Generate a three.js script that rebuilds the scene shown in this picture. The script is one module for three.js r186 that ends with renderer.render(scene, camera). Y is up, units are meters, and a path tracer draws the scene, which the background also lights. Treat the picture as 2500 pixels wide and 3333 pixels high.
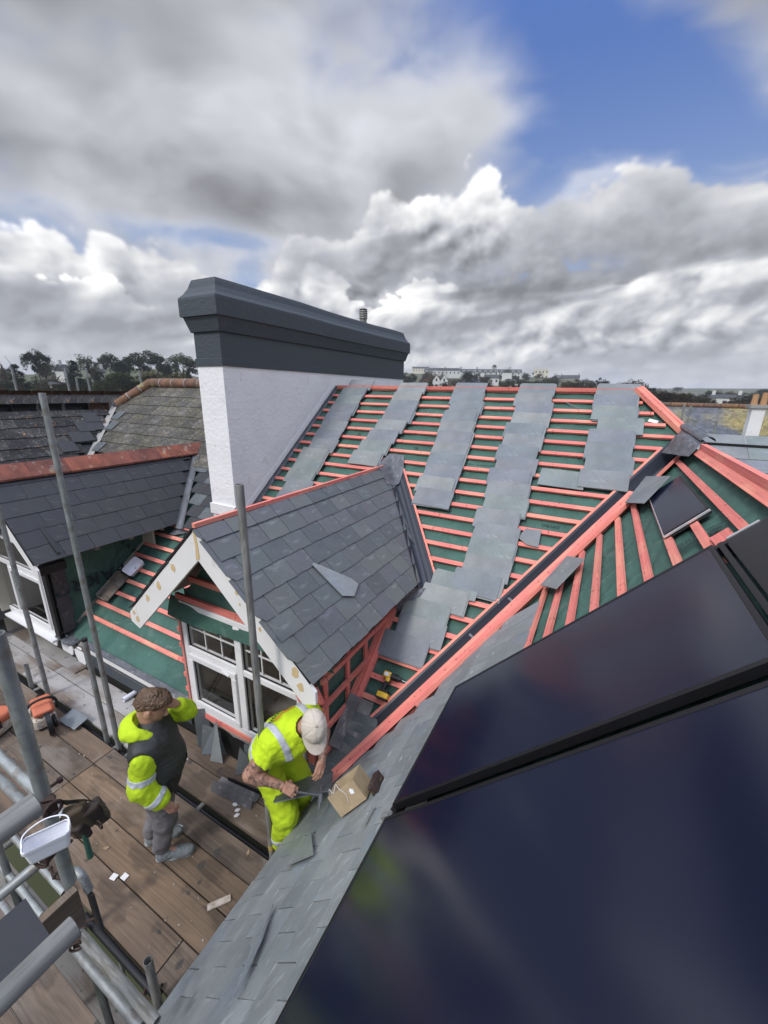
import * as THREE from 'three';
import { mergeGeometries, mergeVertices } from 'three/addons/utils/BufferGeometryUtils.js';
import { RoundedBoxGeometry } from 'three/addons/geometries/RoundedBoxGeometry.js';

// ---------- camera, exposure ----------
const scene = new THREE.Scene();
const R = THREE.MathUtils.degToRad;
const camera = new THREE.PerspectiveCamera(103.65, 0.75, 0.03, 6000);
camera.position.set(0, 3.6, 0);
camera.rotation.set(R(-16.714), R(28.106), R(1.02), 'YXZ');
const renderer = new THREE.WebGLRenderer({ antialias: true });
renderer.toneMapping = THREE.LinearToneMapping;
renderer.toneMappingExposure = 1.3;
renderer.shadowMap.enabled = true;

// ---------- random numbers and noise ----------
let seed = 7;
function rnd() { seed = (seed * 1664525 + 1013904223) >>> 0; return seed / 4294967296; }
const rr = (a, b) => a + (b - a) * rnd();
const reseed = s => { seed = s >>> 0; };
const clamp = (x, a = 0, b = 1) => Math.min(b, Math.max(a, x));
const mix = (a, b, t) => a + (b - a) * t;
const smooth = (a, b, x) => { const t = clamp((x - a) / (b - a)); return t * t * (3 - 2 * t); };
const HT = new Float32Array(65536);
for (let i = 0; i < 65536; i++) HT[i] = rnd();
function n3(x, y, z) {
  const xi = Math.floor(x), yi = Math.floor(y), zi = Math.floor(z);
  let fx = x - xi, fy = y - yi, fz = z - zi;
  fx = fx * fx * (3 - 2 * fx); fy = fy * fy * (3 - 2 * fy); fz = fz * fz * (3 - 2 * fz);
  const h = (a, b, c) => HT[(Math.imul(a, 73856093) ^ Math.imul(b, 19349663) ^ Math.imul(c, 83492791)) & 65535];
  const a = mix(mix(h(xi, yi, zi), h(xi + 1, yi, zi), fx), mix(h(xi, yi + 1, zi), h(xi + 1, yi + 1, zi), fx), fy);
  const b = mix(mix(h(xi, yi, zi + 1), h(xi + 1, yi, zi + 1), fx), mix(h(xi, yi + 1, zi + 1), h(xi + 1, yi + 1, zi + 1), fx), fy);
  return mix(a, b, fz);
}
function fbm3(x, y, z, o) { let s = 0, a = 0.5, t = 0; for (let i = 0; i < o; i++) { s += a * n3(x, y, z); t += a; x = x * 2.03 + 5.1; y = y * 2.03 + 1.7; z = z * 2.03 + 9.3; a *= 0.5; } return s / t; }
// periodic 2D noise for tiling textures; x,y in [0,1), p cells
function pn(x, y, px, py, s = 0) {
  x *= px; y *= py; const xi = Math.floor(x), yi = Math.floor(y); let fx = x - xi, fy = y - yi;
  fx = fx * fx * (3 - 2 * fx); fy = fy * fy * (3 - 2 * fy);
  const h = (a, b) => HT[(Math.imul(((a % px) + px) % px, 73856093) ^ Math.imul(((b % py) + py) % py, 19349663) ^ Math.imul(s + 11, 83492791)) & 65535];
  return mix(mix(h(xi, yi), h(xi + 1, yi), fx), mix(h(xi, yi + 1), h(xi + 1, yi + 1), fx), fy);
}
function pf(x, y, px, py, o, s = 0) { let v = 0, a = 0.5, t = 0; for (let i = 0; i < o; i++) { v += a * pn(x, y, px, py, s + i * 3); t += a; px *= 2; py *= 2; a *= 0.5; } return v / t; }

// ---------- sky: broken autumn cloud, computed by direction ----------
const V0 = (x, y, z) => new THREE.Vector3(x, y, z).normalize();
const G2 = (az, el, a0, e0, sa, se) => { let d = az - a0; if (d > 180) d -= 360; if (d < -180) d += 360; return Math.exp(-(d * d) / (sa * sa) - ((el - e0) * (el - e0)) / (se * se)); };
const SUN = V0(-7, 36, 33);
function worley(x, y, px, s) {                             // 1 at cell centres, falling to 0 between them; wraps every px cells in x
  const xi = Math.floor(x), yi = Math.floor(y); let m = 9;
  for (let j = -1; j <= 1; j++) for (let i = -1; i <= 1; i++) { const cx = xi + i, cy = yi + j, wx = ((cx % px) + px) % px, h = (Math.imul(wx, 73856093) ^ Math.imul(cy, 19349663) ^ Math.imul(s, 83492791)) & 65535, dx = cx + HT[h] - x, dy = cy + HT[(h * 7 + 13) & 65535] - y, d = dx * dx + dy * dy; if (d < m) m = d; }
  return 1 - Math.min(1, Math.sqrt(m));
}
function puffs(az, el) {                                   // cauliflower heads, 3 sizes
  const e = el * 1.25; return 0.58 * worley(az / 6, e / 6, 60, 1) + 0.29 * worley(az / 2.4 + 3, e / 2.4, 150, 2) + 0.13 * worley(az / 1.0, e / 1.0, 360, 3);
}
const curve = (pts, x) => { if (x <= pts[0][0]) return pts[0][1]; for (let i = 1; i < pts.length; i++) if (x <= pts[i][0]) { const t = (x - pts[i - 1][0]) / (pts[i][0] - pts[i - 1][0]); return mix(pts[i - 1][1], pts[i][1], t * t * (3 - 2 * t)); } return pts[pts.length - 1][1]; };
const TOP1 = [[-120, 14], [-75, 14], [-60, 14.5], [-50, 12.6], [-44, 12.4], [-39, 15.6], [-34, 16.4], [-28, 20], [-22, 21], [-17.5, 23], [-14, 20.6], [-8, 20.6], [0, 19.8], [8, 19], [15, 18], [120, 15]];
const TOP2 = [[-120, 10], [-75, 9.5], [-64, 11], [-50, 8.5], [-40, 12.6], [-30, 11], [-20, 13], [-11, 13.6], [-3, 12.2], [5, 15], [12, 14], [30, 12], [120, 9]];
function highCover(az, el) {                               // broad soft layer, open to the right
  let c = 0.13 + 0.30 * G2(az, el, -52, 29, 28, 12) + 0.16 * G2(az, el, -36, 22, 14, 6);
  c -= 0.44 * G2(az, el, -3, 26, 15, 5.5) + 0.22 * G2(az, el, -14, 33, 8, 5) + 0.34 * G2(az, el, -4, 39, 16, 8) + 0.20 * G2(az, el, 4, 22, 12, 4);
  c += 0.50 * G2(az, el, 14, 29, 6, 7) + 0.30 * G2(az, el, -18, 28.5, 4.5, 3.0) + 0.22 * G2(az, el, 4.5, 31.5, 3.5, 3) + 0.16 * G2(az, el, -24, 25.5, 3, 2);
  c -= 0.36 * G2(az, el, -53, 16.2, 9, 1.5) + 0.26 * G2(az, el, -41.5, 16.3, 5, 1.4);
  return c;
}
function skyTexture(W, H) {
  const data = new Float32Array(W * H * 4);
  const field = (dx, dy, dz, o) => { const k = 1 / (0.42 + Math.max(dy, 0)), x = dx * k * 2.6, z = dz * k * 2.6, y = dy * 4.6; const w = fbm3(x * 1.1 + 3, y * 1.1, z * 1.1 + 7, 3) - 0.5, w2 = fbm3(x * 1.1 + 31, y * 1.1 + 9, z * 1.1 + 17, 3) - 0.5; return fbm3(x * 1.3 + w * 1.5 + 11, y * 1.3 + w2 * 1.5, z * 1.3 + w2 + 4, o) - 0.5; };
  for (let j = 0; j < H; j++) {
    const lat = ((j + 0.5) / H - 0.5) * Math.PI, dy = Math.sin(lat), cl = Math.cos(lat), el = lat * 180 / Math.PI;
    for (let i = 0; i < W; i++) {
      const o = (j * W + i) * 4;
      if (el < -2) { data[o] = 0.20; data[o + 1] = 0.20; data[o + 2] = 0.19; data[o + 3] = 1; continue; }
      const lon = ((i + 0.5) / W - 0.5) * 2 * Math.PI, dx = Math.cos(lon) * cl, dz = Math.sin(lon) * cl, az = Math.atan2(dx, -dz) * 180 / Math.PI, e = Math.max(el, 0);
      const t = smooth(0, 36, e); let c = [mix(0.30, 0.075, t), mix(0.40, 0.148, t), mix(0.58, 0.39, t)];
      // high layer
      const n = field(dx, dy, dz, 7), n2 = field(dx - 0.05, dy + 0.07, dz + 0.03, 4), d1 = n * 1.25 + highCover(az, e), a1 = smooth(-0.24, 0.30, d1);
      let g1 = 0.375 + 0.62 * (n - n2) + 0.13 * (1 - smooth(0.05, 0.4, d1)) + 0.55 * (field(dx * 1.0 + 0.3, dy, dz + 0.6, 3)) * 0.55;
      g1 += 0.10 * G2(az, e, -40, 29, 16, 5) - 0.09 * G2(az, e, -36, 20.5, 10, 3) - 0.06 * G2(az, e, -62, 30, 10, 6);
      g1 = clamp(g1, 0.16, 0.78);
      c = [mix(c[0], g1 * 0.955, a1), mix(c[1], g1 * 0.98, a1), mix(c[2], g1 * 1.06, a1)];
      // cumulus banks
      if (e < 30) {
        const wz = 2.6 * n, wa = az + wz * 1.6, we = e + wz * 0.8, p = puffs(wa, we), q = puffs(wa - 0.9, we + 1.0);
        const bump = (p - 0.45) * 5.0 + n * 5.5, D1 = curve(TOP1, az) + bump - e, D2 = curve(TOP2, az) + bump * 0.9 - e;
        let a2 = smooth(-0.15, 0.75, D1); a2 *= 1 - 0.85 * clamp(G2(az, e, -26, 13.4, 4.5, 1.0) + G2(az, e, -8, 13.9, 6, 1.0)) * smooth(0.52, 0.40, p + n * 0.5);
        const glow = D => D > 0 ? Math.exp(-D * D / 7.5) : 0, low = field(dx + 0.9, dy * 1.6, dz - 0.4, 4);
        const rough = smooth(-0.12, 0.14, low + 0.25 * n2) ; let g2 = 0.365 + 0.42 * glow(D1) * (0.6 + 0.4 * rough) + 0.42 * glow(D2) * smooth(0.3, 0.5, p) * rough + mix(0.22, 0.80, rough) * (p - q) + 0.55 * low + 0.10 * (p - 0.45);
        g2 += 0.09 * smooth(11, 3, e); g2 -= 0.13 * G2(az, e, -23.5, 18.6, 5, 2.2) + 0.07 * G2(az, e, -13, 9.5, 14, 3.5) + 0.06 * G2(az, e, 4, 6, 20, 2.5);
        g2 = clamp(g2, 0.19, 0.98);
        const hz = smooth(7, 0, e); g2 = mix(g2, 0.44, hz * 0.6); const wm = smooth(0.35, 0.7, g2);
        const cc = [g2 * mix(0.945, 1, wm), g2 * mix(0.975, 1, wm), g2 * mix(1.07, 1.01, wm)]; const soft = a2 * mix(1, 0.75, hz);
        c = c.map((v, k) => mix(v, cc[k], soft));
      }
      // extra brightness above the view and round the sun, added to fill shaded faces
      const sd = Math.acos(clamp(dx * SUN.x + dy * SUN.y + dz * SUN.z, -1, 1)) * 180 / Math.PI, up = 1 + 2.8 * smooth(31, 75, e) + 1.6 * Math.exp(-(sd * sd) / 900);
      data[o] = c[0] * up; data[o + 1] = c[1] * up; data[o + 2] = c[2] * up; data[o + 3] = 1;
    }
  }
  const t = new THREE.DataTexture(data, W, H, THREE.RGBAFormat, THREE.FloatType);
  t.mapping = THREE.EquirectangularReflectionMapping; t.magFilter = THREE.LinearFilter; t.minFilter = THREE.LinearFilter;
  t.colorSpace = THREE.LinearSRGBColorSpace; t.needsUpdate = true; return t;
}
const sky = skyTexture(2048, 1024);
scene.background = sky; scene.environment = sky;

// ---------- sun behind thin cloud: soft light from the left, behind the camera ----------
const sun = new THREE.DirectionalLight(new THREE.Color(1.0, 0.955, 0.89), 1.5);
sun.position.copy(SUN).multiplyScalar(50).add(new THREE.Vector3(-3, 0, -3)); sun.target.position.set(-3, 0, -3);
sun.castShadow = true; sun.shadow.radius = 22; sun.shadow.mapSize.set(2048, 2048);
Object.assign(sun.shadow.camera, { left: -30, right: 30, top: 30, bottom: -30, near: 1, far: 120 });
scene.add(sun, sun.target);

// ---------- naming, tagging, building ----------
const used = {};
function numbered(n) { const k = used[n] = (used[n] || 0) + 1; return k === 1 ? n : `${n}_${String(k - 1).padStart(3, '0')}`; }
function tag(o, label, category, group, kind) { if (label) o.userData.label = label; if (category) o.userData.category = category; if (group) o.userData.group = group; if (kind) o.userData.kind = kind; return o; }
function thing(name, label, category, pos = [0, 0, 0], group) { const g = new THREE.Group(); g.name = numbered(name); g.position.set(...pos); scene.add(g); return tag(g, label, category, group); }
function mesh(name, geo, mat, parent, label) {
  const m = new THREE.Mesh(geo, mat); m.castShadow = m.receiveShadow = true;
  m.name = parent === scene ? numbered(name) : name; parent.add(m); if (label) m.userData.label = label; return m;
}
function part(name, parent) { const g = new THREE.Group(); g.name = name; parent.add(g); return g; }
const V = (x, y, z) => new THREE.Vector3(x, y, z);
// a frame: origin o, axes u (right), v (up the slope), n (out of the surface)
class Frame {
  constructor(o, u, v) { this.o = V(...o); this.u = V(...u).normalize(); this.v = V(...v).normalize(); this.n = new THREE.Vector3().crossVectors(this.u, this.v); this.m = new THREE.Matrix4().makeBasis(this.u, this.v, this.n); }
  p(a, b, h = 0) { return this.o.clone().addScaledVector(this.u, a).addScaledVector(this.v, b).addScaledVector(this.n, h); }
  put(o, a, b, h = 0, spin = 0, tilt = 0, roll = 0) {
    o.position.copy(this.p(a, b, h));
    const q = new THREE.Quaternion().setFromRotationMatrix(this.m);
    q.multiply(new THREE.Quaternion().setFromEuler(new THREE.Euler(tilt, roll, spin, 'ZXY')));
    o.quaternion.copy(q); return o;
  }
}
// uv in metres from position by the main direction of each face
function metreUV(g, ou = 0, ov = 0, s = 1) {
  if (g.index) g = g.toNonIndexed();
  const p = g.attributes.position, n = g.attributes.normal, uv = new Float32Array(p.count * 2);
  for (let i = 0; i < p.count; i++) {
    const ax = Math.abs(n.getX(i)), ay = Math.abs(n.getY(i)), az = Math.abs(n.getZ(i));
    let a, b; if (az >= ax && az >= ay) { a = p.getX(i); b = p.getY(i); } else if (ay >= ax) { a = p.getX(i); b = p.getZ(i); } else { a = p.getZ(i); b = p.getY(i); }
    uv[2 * i] = (a + ou) * s; uv[2 * i + 1] = (b + ov) * s;
  }
  g.setAttribute('uv', new THREE.BufferAttribute(uv, 2)); return g;
}
const box = (w, h, d, ou, ov) => metreUV(new THREE.BoxGeometry(w, h, d), ou ?? rr(0, 9), ov ?? rr(0, 9));
const rbox = (w, h, d, r = 0.004, s = 1) => metreUV(new RoundedBoxGeometry(w, h, d, s, r), rr(0, 9), rr(0, 9));
function poly(pts, depth, bevel = 0) {                     // outline in XY, thickness along +Z from 0
  const s = new THREE.Shape(pts.map(p => new THREE.Vector2(p[0], p[1])));
  const g = new THREE.ExtrudeGeometry(s, { depth, bevelEnabled: bevel > 0, bevelThickness: bevel, bevelSize: bevel, bevelSegments: 1, steps: 1 });
  return metreUV(g, rr(0, 9), rr(0, 9));
}
function quad3(a, b, c, d) {                                // free quad, both windings are drawn
  const g = new THREE.BufferGeometry(); g.setAttribute('position', new THREE.BufferAttribute(new Float32Array([a, b, c, a, c, d].flatMap(p => [p.x, p.y, p.z])), 3)); g.computeVertexNormals(); return metreUV(g);
}
function loftStrip(rows) {                                  // rows of Vector3, same length
  const pos = [], idx = [], w = rows[0].length, uv = [];
  rows.forEach((r, i) => r.forEach((p, j) => { pos.push(p.x, p.y, p.z); uv.push(i * 0.1, j * 0.1); }));
  for (let i = 0; i < rows.length - 1; i++) for (let j = 0; j < w - 1; j++) { const a = i * w + j; idx.push(a, a + 1, a + w, a + 1, a + w + 1, a + w); }
  const g = new THREE.BufferGeometry(); g.setAttribute('position', new THREE.Float32BufferAttribute(pos, 3)); g.setAttribute('uv', new THREE.Float32BufferAttribute(uv, 2)); g.setIndex(idx); g.computeVertexNormals(); return g;
}
function between(o, a, b, up = V(0, 1, 0)) {               // box of length along X laid from a to b
  o.position.copy(a).add(b).multiplyScalar(0.5); const x = b.clone().sub(a).normalize(), z = new THREE.Vector3().crossVectors(x, up).normalize(), y = new THREE.Vector3().crossVectors(z, x);
  o.quaternion.setFromRotationMatrix(new THREE.Matrix4().makeBasis(x, y, z)); return o;
}
function bar(name, a, b, h, w, mat, parent, up, label) { const L = a.distanceTo(b); return between(mesh(name, box(L, h, w), mat, parent, label), a, b, up); }
function tubeGeo(L, r = 0.0242, open = true, seg = 18) {    // scaffold tube along Y from 0 to L with open ends
  const ri = r - 0.004;
  const pr = open ? [[ri, 0.004], [r - 0.001, 0], [r, 0.002], [r, L - 0.002], [r - 0.001, L], [ri, L], [ri, L - 0.35 > 0 ? L - 0.3 : 0.01]] : [[0.0005, 0], [r, 0], [r, L], [0.0005, L]];
  const g = new THREE.LatheGeometry(pr.map(p => new THREE.Vector2(...p)), seg);
  const uv = g.attributes.uv, p = g.attributes.position, ou = rr(0, 5);
  for (let i = 0; i < uv.count; i++) uv.setXY(i, uv.getX(i) * 0.16 + ou, p.getY(i) + ou);
  return g;
}
function tube(name, a, b, mat, parent, r, open = true, label) {
  const L = a.distanceTo(b), m = mesh(name, tubeGeo(L, r, open), mat, parent, label);
  m.position.copy(a); m.quaternion.setFromUnitVectors(V(0, 1, 0), b.clone().sub(a).normalize()); return m;
}
function curveTube(pts, r, seg = 24, rad = 8, closed = false) { return new THREE.TubeGeometry(new THREE.CatmullRomCurve3(pts.map(p => Array.isArray(p) ? V(...p) : p), closed), seg, r, rad, closed); }

// ---------- computed textures ----------
function tex(W, H, fn, srgb = true) {
  const d = new Uint8Array(W * H * 4);
  for (let j = 0; j < H; j++) for (let i = 0; i < W; i++) { const c = fn((i + 0.5) / W, (j + 0.5) / H), o = (j * W + i) * 4; const a = typeof c === 'number' ? [c, c, c] : c; d[o] = clamp(a[0]) * 255; d[o + 1] = clamp(a[1]) * 255; d[o + 2] = clamp(a[2]) * 255; d[o + 3] = 255; }
  const t = new THREE.DataTexture(d, W, H, THREE.RGBAFormat); t.wrapS = t.wrapT = THREE.RepeatWrapping; t.magFilter = THREE.LinearFilter; t.minFilter = THREE.LinearMipmapLinearFilter; t.generateMipmaps = true; t.anisotropy = 8;
  if (srgb) t.colorSpace = THREE.SRGBColorSpace; t.needsUpdate = true; return t;
}
const repCache = new Map();
const rep = (t, a, b = a) => { const k = `${t.uuid} ${a} ${b}`; if (!repCache.has(k)) { const c = t.clone(); c.repeat.set(a, b); c.needsUpdate = true; repCache.set(k, c); } return repCache.get(k); };
const S = v => Math.pow(clamp(v), 1 / 2.2);                 // linear to display
const L3 = (r, g, b, k = 1) => [S(r * k), S(g * k), S(b * k)];
// pale rub marks on split slate: thin streaks with a grain of their own
function scratch(u, v, s, d) { const w = pf(u, v, 4, 4, 3, s) - 0.5; const a = pf(u + w * 0.10, v + w * 0.25, 5, 26, 3, s + 1), b = pf(u + v + w * 0.1, v - w * 0.2, 22, 4, 3, s + 2); const m = smooth(0.48, 0.72, pf(u, v, 5, 5, 3, s + 9)), n = smooth(0.5, 0.74, pf(u, v, 4, 6, 3, s + 7)); return clamp(smooth(0.58, 0.78, a) * m + smooth(0.66, 0.82, b) * n * 0.7) * d; }
function slateTex(base, s, sc, mott) { return tex(512, 512, (u, v) => { const k = 0.84 + mott * (pf(u, v, 3, 3, 5, s) - 0.5) * 2 + 0.14 * (pf(u, v, 40, 40, 2, s + 4) - 0.5); const w = scratch(u, v, s + 20, sc); const g = pf(u, v, 2, 2, 3, s + 50) - 0.5; return L3(mix(base[0] * k * (1 - g * .12), 0.46, w), mix(base[1] * k, 0.49, w), mix(base[2] * k * (1 + g * .18), 0.50, w)); }); }
const T = {
  slateA: slateTex([0.225, 0.245, 0.250], 1, 0.22, 0.20),   // green-grey riven slate
  slateB: slateTex([0.112, 0.130, 0.138], 5, 0.13, 0.18),   // blue-grey slate on the dormer
  slateC: slateTex([0.024, 0.026, 0.031], 9, 0.06, 0.16),   // smooth dark slate
  slateW: slateTex([0.250, 0.274, 0.276], 13, 0.7, 0.24),  // rubbed slate by the panels
  slateBump: tex(512, 512, (u, v) => { const a = pf(u, v, 5, 5, 6, 3); return 0.6 * a + 0.4 * Math.floor(pf(u, v, 3, 4, 4, 8) * 7) / 7; }, false),
  moss: tex(512, 512, (u, v) => { const k = 0.55 + 0.9 * (pf(u, v, 5, 5, 5, 2) - 0.4); const m = smooth(0.55, 0.7, pf(u, v, 7, 7, 4, 41)), w = smooth(0.60, 0.74, pf(u, v, 12, 20, 4, 61)), o = smooth(0.74, 0.8, pf(u, v, 10, 10, 3, 71)); let c = [0.125 * k, 0.118 * k, 0.105 * k]; c = c.map((x, i) => mix(x, [0.07, 0.07, 0.03][i], m * 0.7)); c = c.map((x, i) => mix(x, [0.24, 0.225, 0.20][i], w * 0.5)); c = c.map((x, i) => mix(x, [0.20, 0.17, 0.05][i], o * 0.35)); return L3(...c); }),
  oldDark: tex(512, 512, (u, v) => { const k = 0.4 + 1.1 * (pf(u, v, 6, 6, 5, 4) - 0.3); const w = smooth(0.66, 0.76, pf(u, v, 22, 22, 3, 66)), o = smooth(0.78, 0.82, pf(u, v, 9, 9, 3, 77)); let c = [0.050 * k, 0.049 * k, 0.048 * k]; c = c.map(x => mix(x, 0.22, w * 0.6)); c = c.map((x, i) => mix(x, [0.42, 0.17, 0.03][i], o * 0.8)); return L3(...c); }),
  batten: tex(512, 256, (u, v) => { const g = pf(u, v, 3, 34, 4, 5), f = pf(u, v, 10, 90, 2, 15); const kn = smooth(0.90, 0.94, pn(u, v, 34, 10, 33)) * 0.8; const bl = pf(u, v, 5, 4, 3, 45); let c = [0.74, 0.212, 0.172].map((x, i) => x * (0.76 + 0.44 * g) * (0.92 + 0.16 * f)); const y = smooth(0.42, 0.68, bl); c = c.map((x, i) => mix(x, [0.78, 0.275, 0.200][i] * (0.76 + 0.42 * g), y)); return L3(mix(c[0], 0.30, kn), mix(c[1], 0.07, kn), mix(c[2], 0.05, kn)); }),
  wood: tex(1024, 512, (u, v) => { const wv = pf(u, v, 3, 5, 3, 3); const g = pf(u, v + wv * 0.03, 4, 64, 4, 7), rg = Math.sin((v * 26 + wv * 5 + pf(u, v, 2, 8, 2, 9) * 3) * 6.28) * 0.5 + 0.5; const st = pf(u, v, 4, 4, 5, 21), kn = smooth(0.90, 0.95, pn(u, v, 26, 14, 55)); const du = smooth(0.52, 0.75, pf(u, v, 5, 6, 5, 91)); const st2 = smooth(0.52, 0.66, pf(u, v, 9, 7, 5, 121)); let k = (0.55 + 0.55 * g + 0.10 * rg) * (0.5 + 0.95 * st) * (1 - 0.35 * st2); let c = [0.158 * k, 0.117 * k, 0.083 * k]; c = c.map((x, i) => mix(x, [0.235, 0.205, 0.172][i], du * 0.6)); c = c.map(x => mix(x, 0.035, kn * 0.8)); return L3(...c); }),
  dusty: tex(1024, 512, (u, v) => { const st = pf(u, v, 4, 5, 6, 23), g = pf(u, v, 4, 60, 3, 7), d = smooth(0.36, 0.62, pf(u, v, 3, 4, 5, 33)), sp = smooth(0.72, 0.8, pf(u, v, 34, 26, 3, 44)); const c = [0.175, 0.135, 0.10].map(x => x * (0.5 + 0.5 * g + 0.5 * st)); const e = [0.36, 0.345, 0.325].map(x => x * (0.75 + 0.5 * st)); return L3(...c.map((x, i) => mix(mix(x, e[i], d), 0.09, sp * 0.6))); }),
  woodBump: tex(512, 512, (u, v) => pf(u, v, 4, 70, 3, 7), false),
  galv: tex(256, 512, (u, v) => { const a = pf(u, v, 5, 4, 5, 3), b = pf(u, v, 20, 40, 2, 8), r = smooth(0.58, 0.74, pf(u, v, 4, 7, 4, 61)); const k = (0.62 + 0.7 * (a - 0.3)) * (0.92 + 0.16 * b); return L3(mix(0.33 * k, 0.17, r * 0.6), mix(0.35 * k, 0.14, r * 0.6), mix(0.345 * k, 0.11, r * 0.6)); }),
  galvWorn: tex(256, 512, (u, v) => { const a = pf(u, v, 6, 3, 5, 13), st = pf(u, v, 26, 5, 3, 17), r = smooth(0.5, 0.7, pf(u, v, 8, 3, 4, 19)); const k = 0.42 + 0.8 * (a - 0.25) + 0.35 * (st - 0.5); return L3(mix(0.36 * k, 0.20 * k, r), mix(0.36 * k, 0.19 * k, r), mix(0.335 * k, 0.155 * k, r)); }),
  render: tex(512, 512, (u, v) => { const a = pf(u, v, 6, 6, 6, 3), b = pf(u, v, 34, 34, 3, 8); return 0.55 * a + 0.45 * smooth(0.35, 0.7, b); }, false),
  white: tex(256, 256, (u, v) => { const a = pf(u, v, 4, 4, 5, 3), d = smooth(0.72, 0.8, pf(u, v, 12, 8, 4, 9)); const k = 0.93 + 0.12 * (a - 0.5); return L3(mix(0.80 * k, 0.5, d * .35), mix(0.80 * k, 0.48, d * .35), mix(0.795 * k, 0.44, d * .35)); }),
  membrane: tex(512, 512, (u, v) => { const a = pf(u, v, 3, 3, 5, 3), w = pf(u, v, 90, 90, 1, 5), s = smooth(0.03, 0.0, Math.abs(pn(u + pf(u, v, 3, 3, 2, 4) * .1, v, 8, 5, 8) - 0.5)) * smooth(0.55, 0.7, pf(u, v, 4, 4, 3, 18)); const d = smooth(0.6, 0.75, pf(u, v, 6, 7, 4, 38)); const k = 0.7 + 0.55 * a + 0.14 * (w - 0.5); return L3(mix(0.042 * k, 0.18, s * .5 + d * .2), mix(0.118 * k, 0.25, s * .5 + d * .18), mix(0.090 * k, 0.22, s * .5 + d * .18)); }),
  wrinkle: tex(512, 512, (u, v) => { const w = pf(u, v, 3, 3, 4, 6); return 0.5 + 0.5 * Math.sin((u * 2 + w * 2.4) * 6.283) * 0.4 + (pf(u, v, 6, 5, 4, 9) - 0.5) * 0.8; }, false),
  lead: tex(256, 256, (u, v) => { const a = pf(u, v, 5, 5, 5, 3), w = smooth(0.62, 0.74, pf(u, v, 12, 9, 4, 12)); const k = 0.6 + 0.8 * (a - 0.2); return L3(mix(0.118 * k, 0.3, w * .4), mix(0.125 * k, 0.31, w * .4), mix(0.138 * k, 0.32, w * .4)); }),
  terra: tex(256, 256, (u, v) => { const a = pf(u, v, 5, 5, 5, 3), l = smooth(0.66, 0.76, pf(u, v, 11, 11, 4, 19)), y = smooth(0.7, 0.78, pf(u, v, 8, 8, 4, 29)); const k = 0.55 + 0.9 * (a - 0.25); let c = [0.255 * k, 0.082 * k, 0.055 * k]; c = c.map((x, i) => mix(x, [0.34, 0.33, 0.28][i], l * .45)); c = c.map((x, i) => mix(x, [0.42, 0.28, 0.05][i], y * .7)); return L3(...c); }),
  fabric: tex(256, 256, (u, v) => 0.5 + 0.3 * (pf(u, v, 60, 60, 2, 5) - .5) + 0.6 * (pf(u, v, 4, 5, 4, 9) - 0.5), false),
  card: tex(256, 256, (u, v) => { const a = pf(u, v, 5, 5, 4, 3), s = pf(u, v, 3, 50, 2, 8), w = smooth(0.72, 0.78, pf(u, v, 7, 9, 3, 15)); const k = 0.75 + 0.4 * a + 0.1 * s; return L3(mix(0.36 * k, .6, w * .4), mix(0.275 * k, .55, w * .4), mix(0.165 * k, .45, w * .4)); }),
  tarBump: tex(256, 256, (u, v) => pf(u, v, 6, 6, 6, 5), false),
};
const std = (o) => new THREE.MeshStandardMaterial(o), phy = (o) => new THREE.MeshPhysicalMaterial(o);
const lin = (r, g, b) => new THREE.Color().setRGB(r, g, b);
const two = THREE.DoubleSide;
const slateMat = (map, tint, rough = 0.62, bump = 0.003) => std({ map: rep(map, 1.7), color: lin(...tint), roughness: rough, bumpMap: rep(T.slateBump, 1.9), bumpScale: bump });
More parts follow.
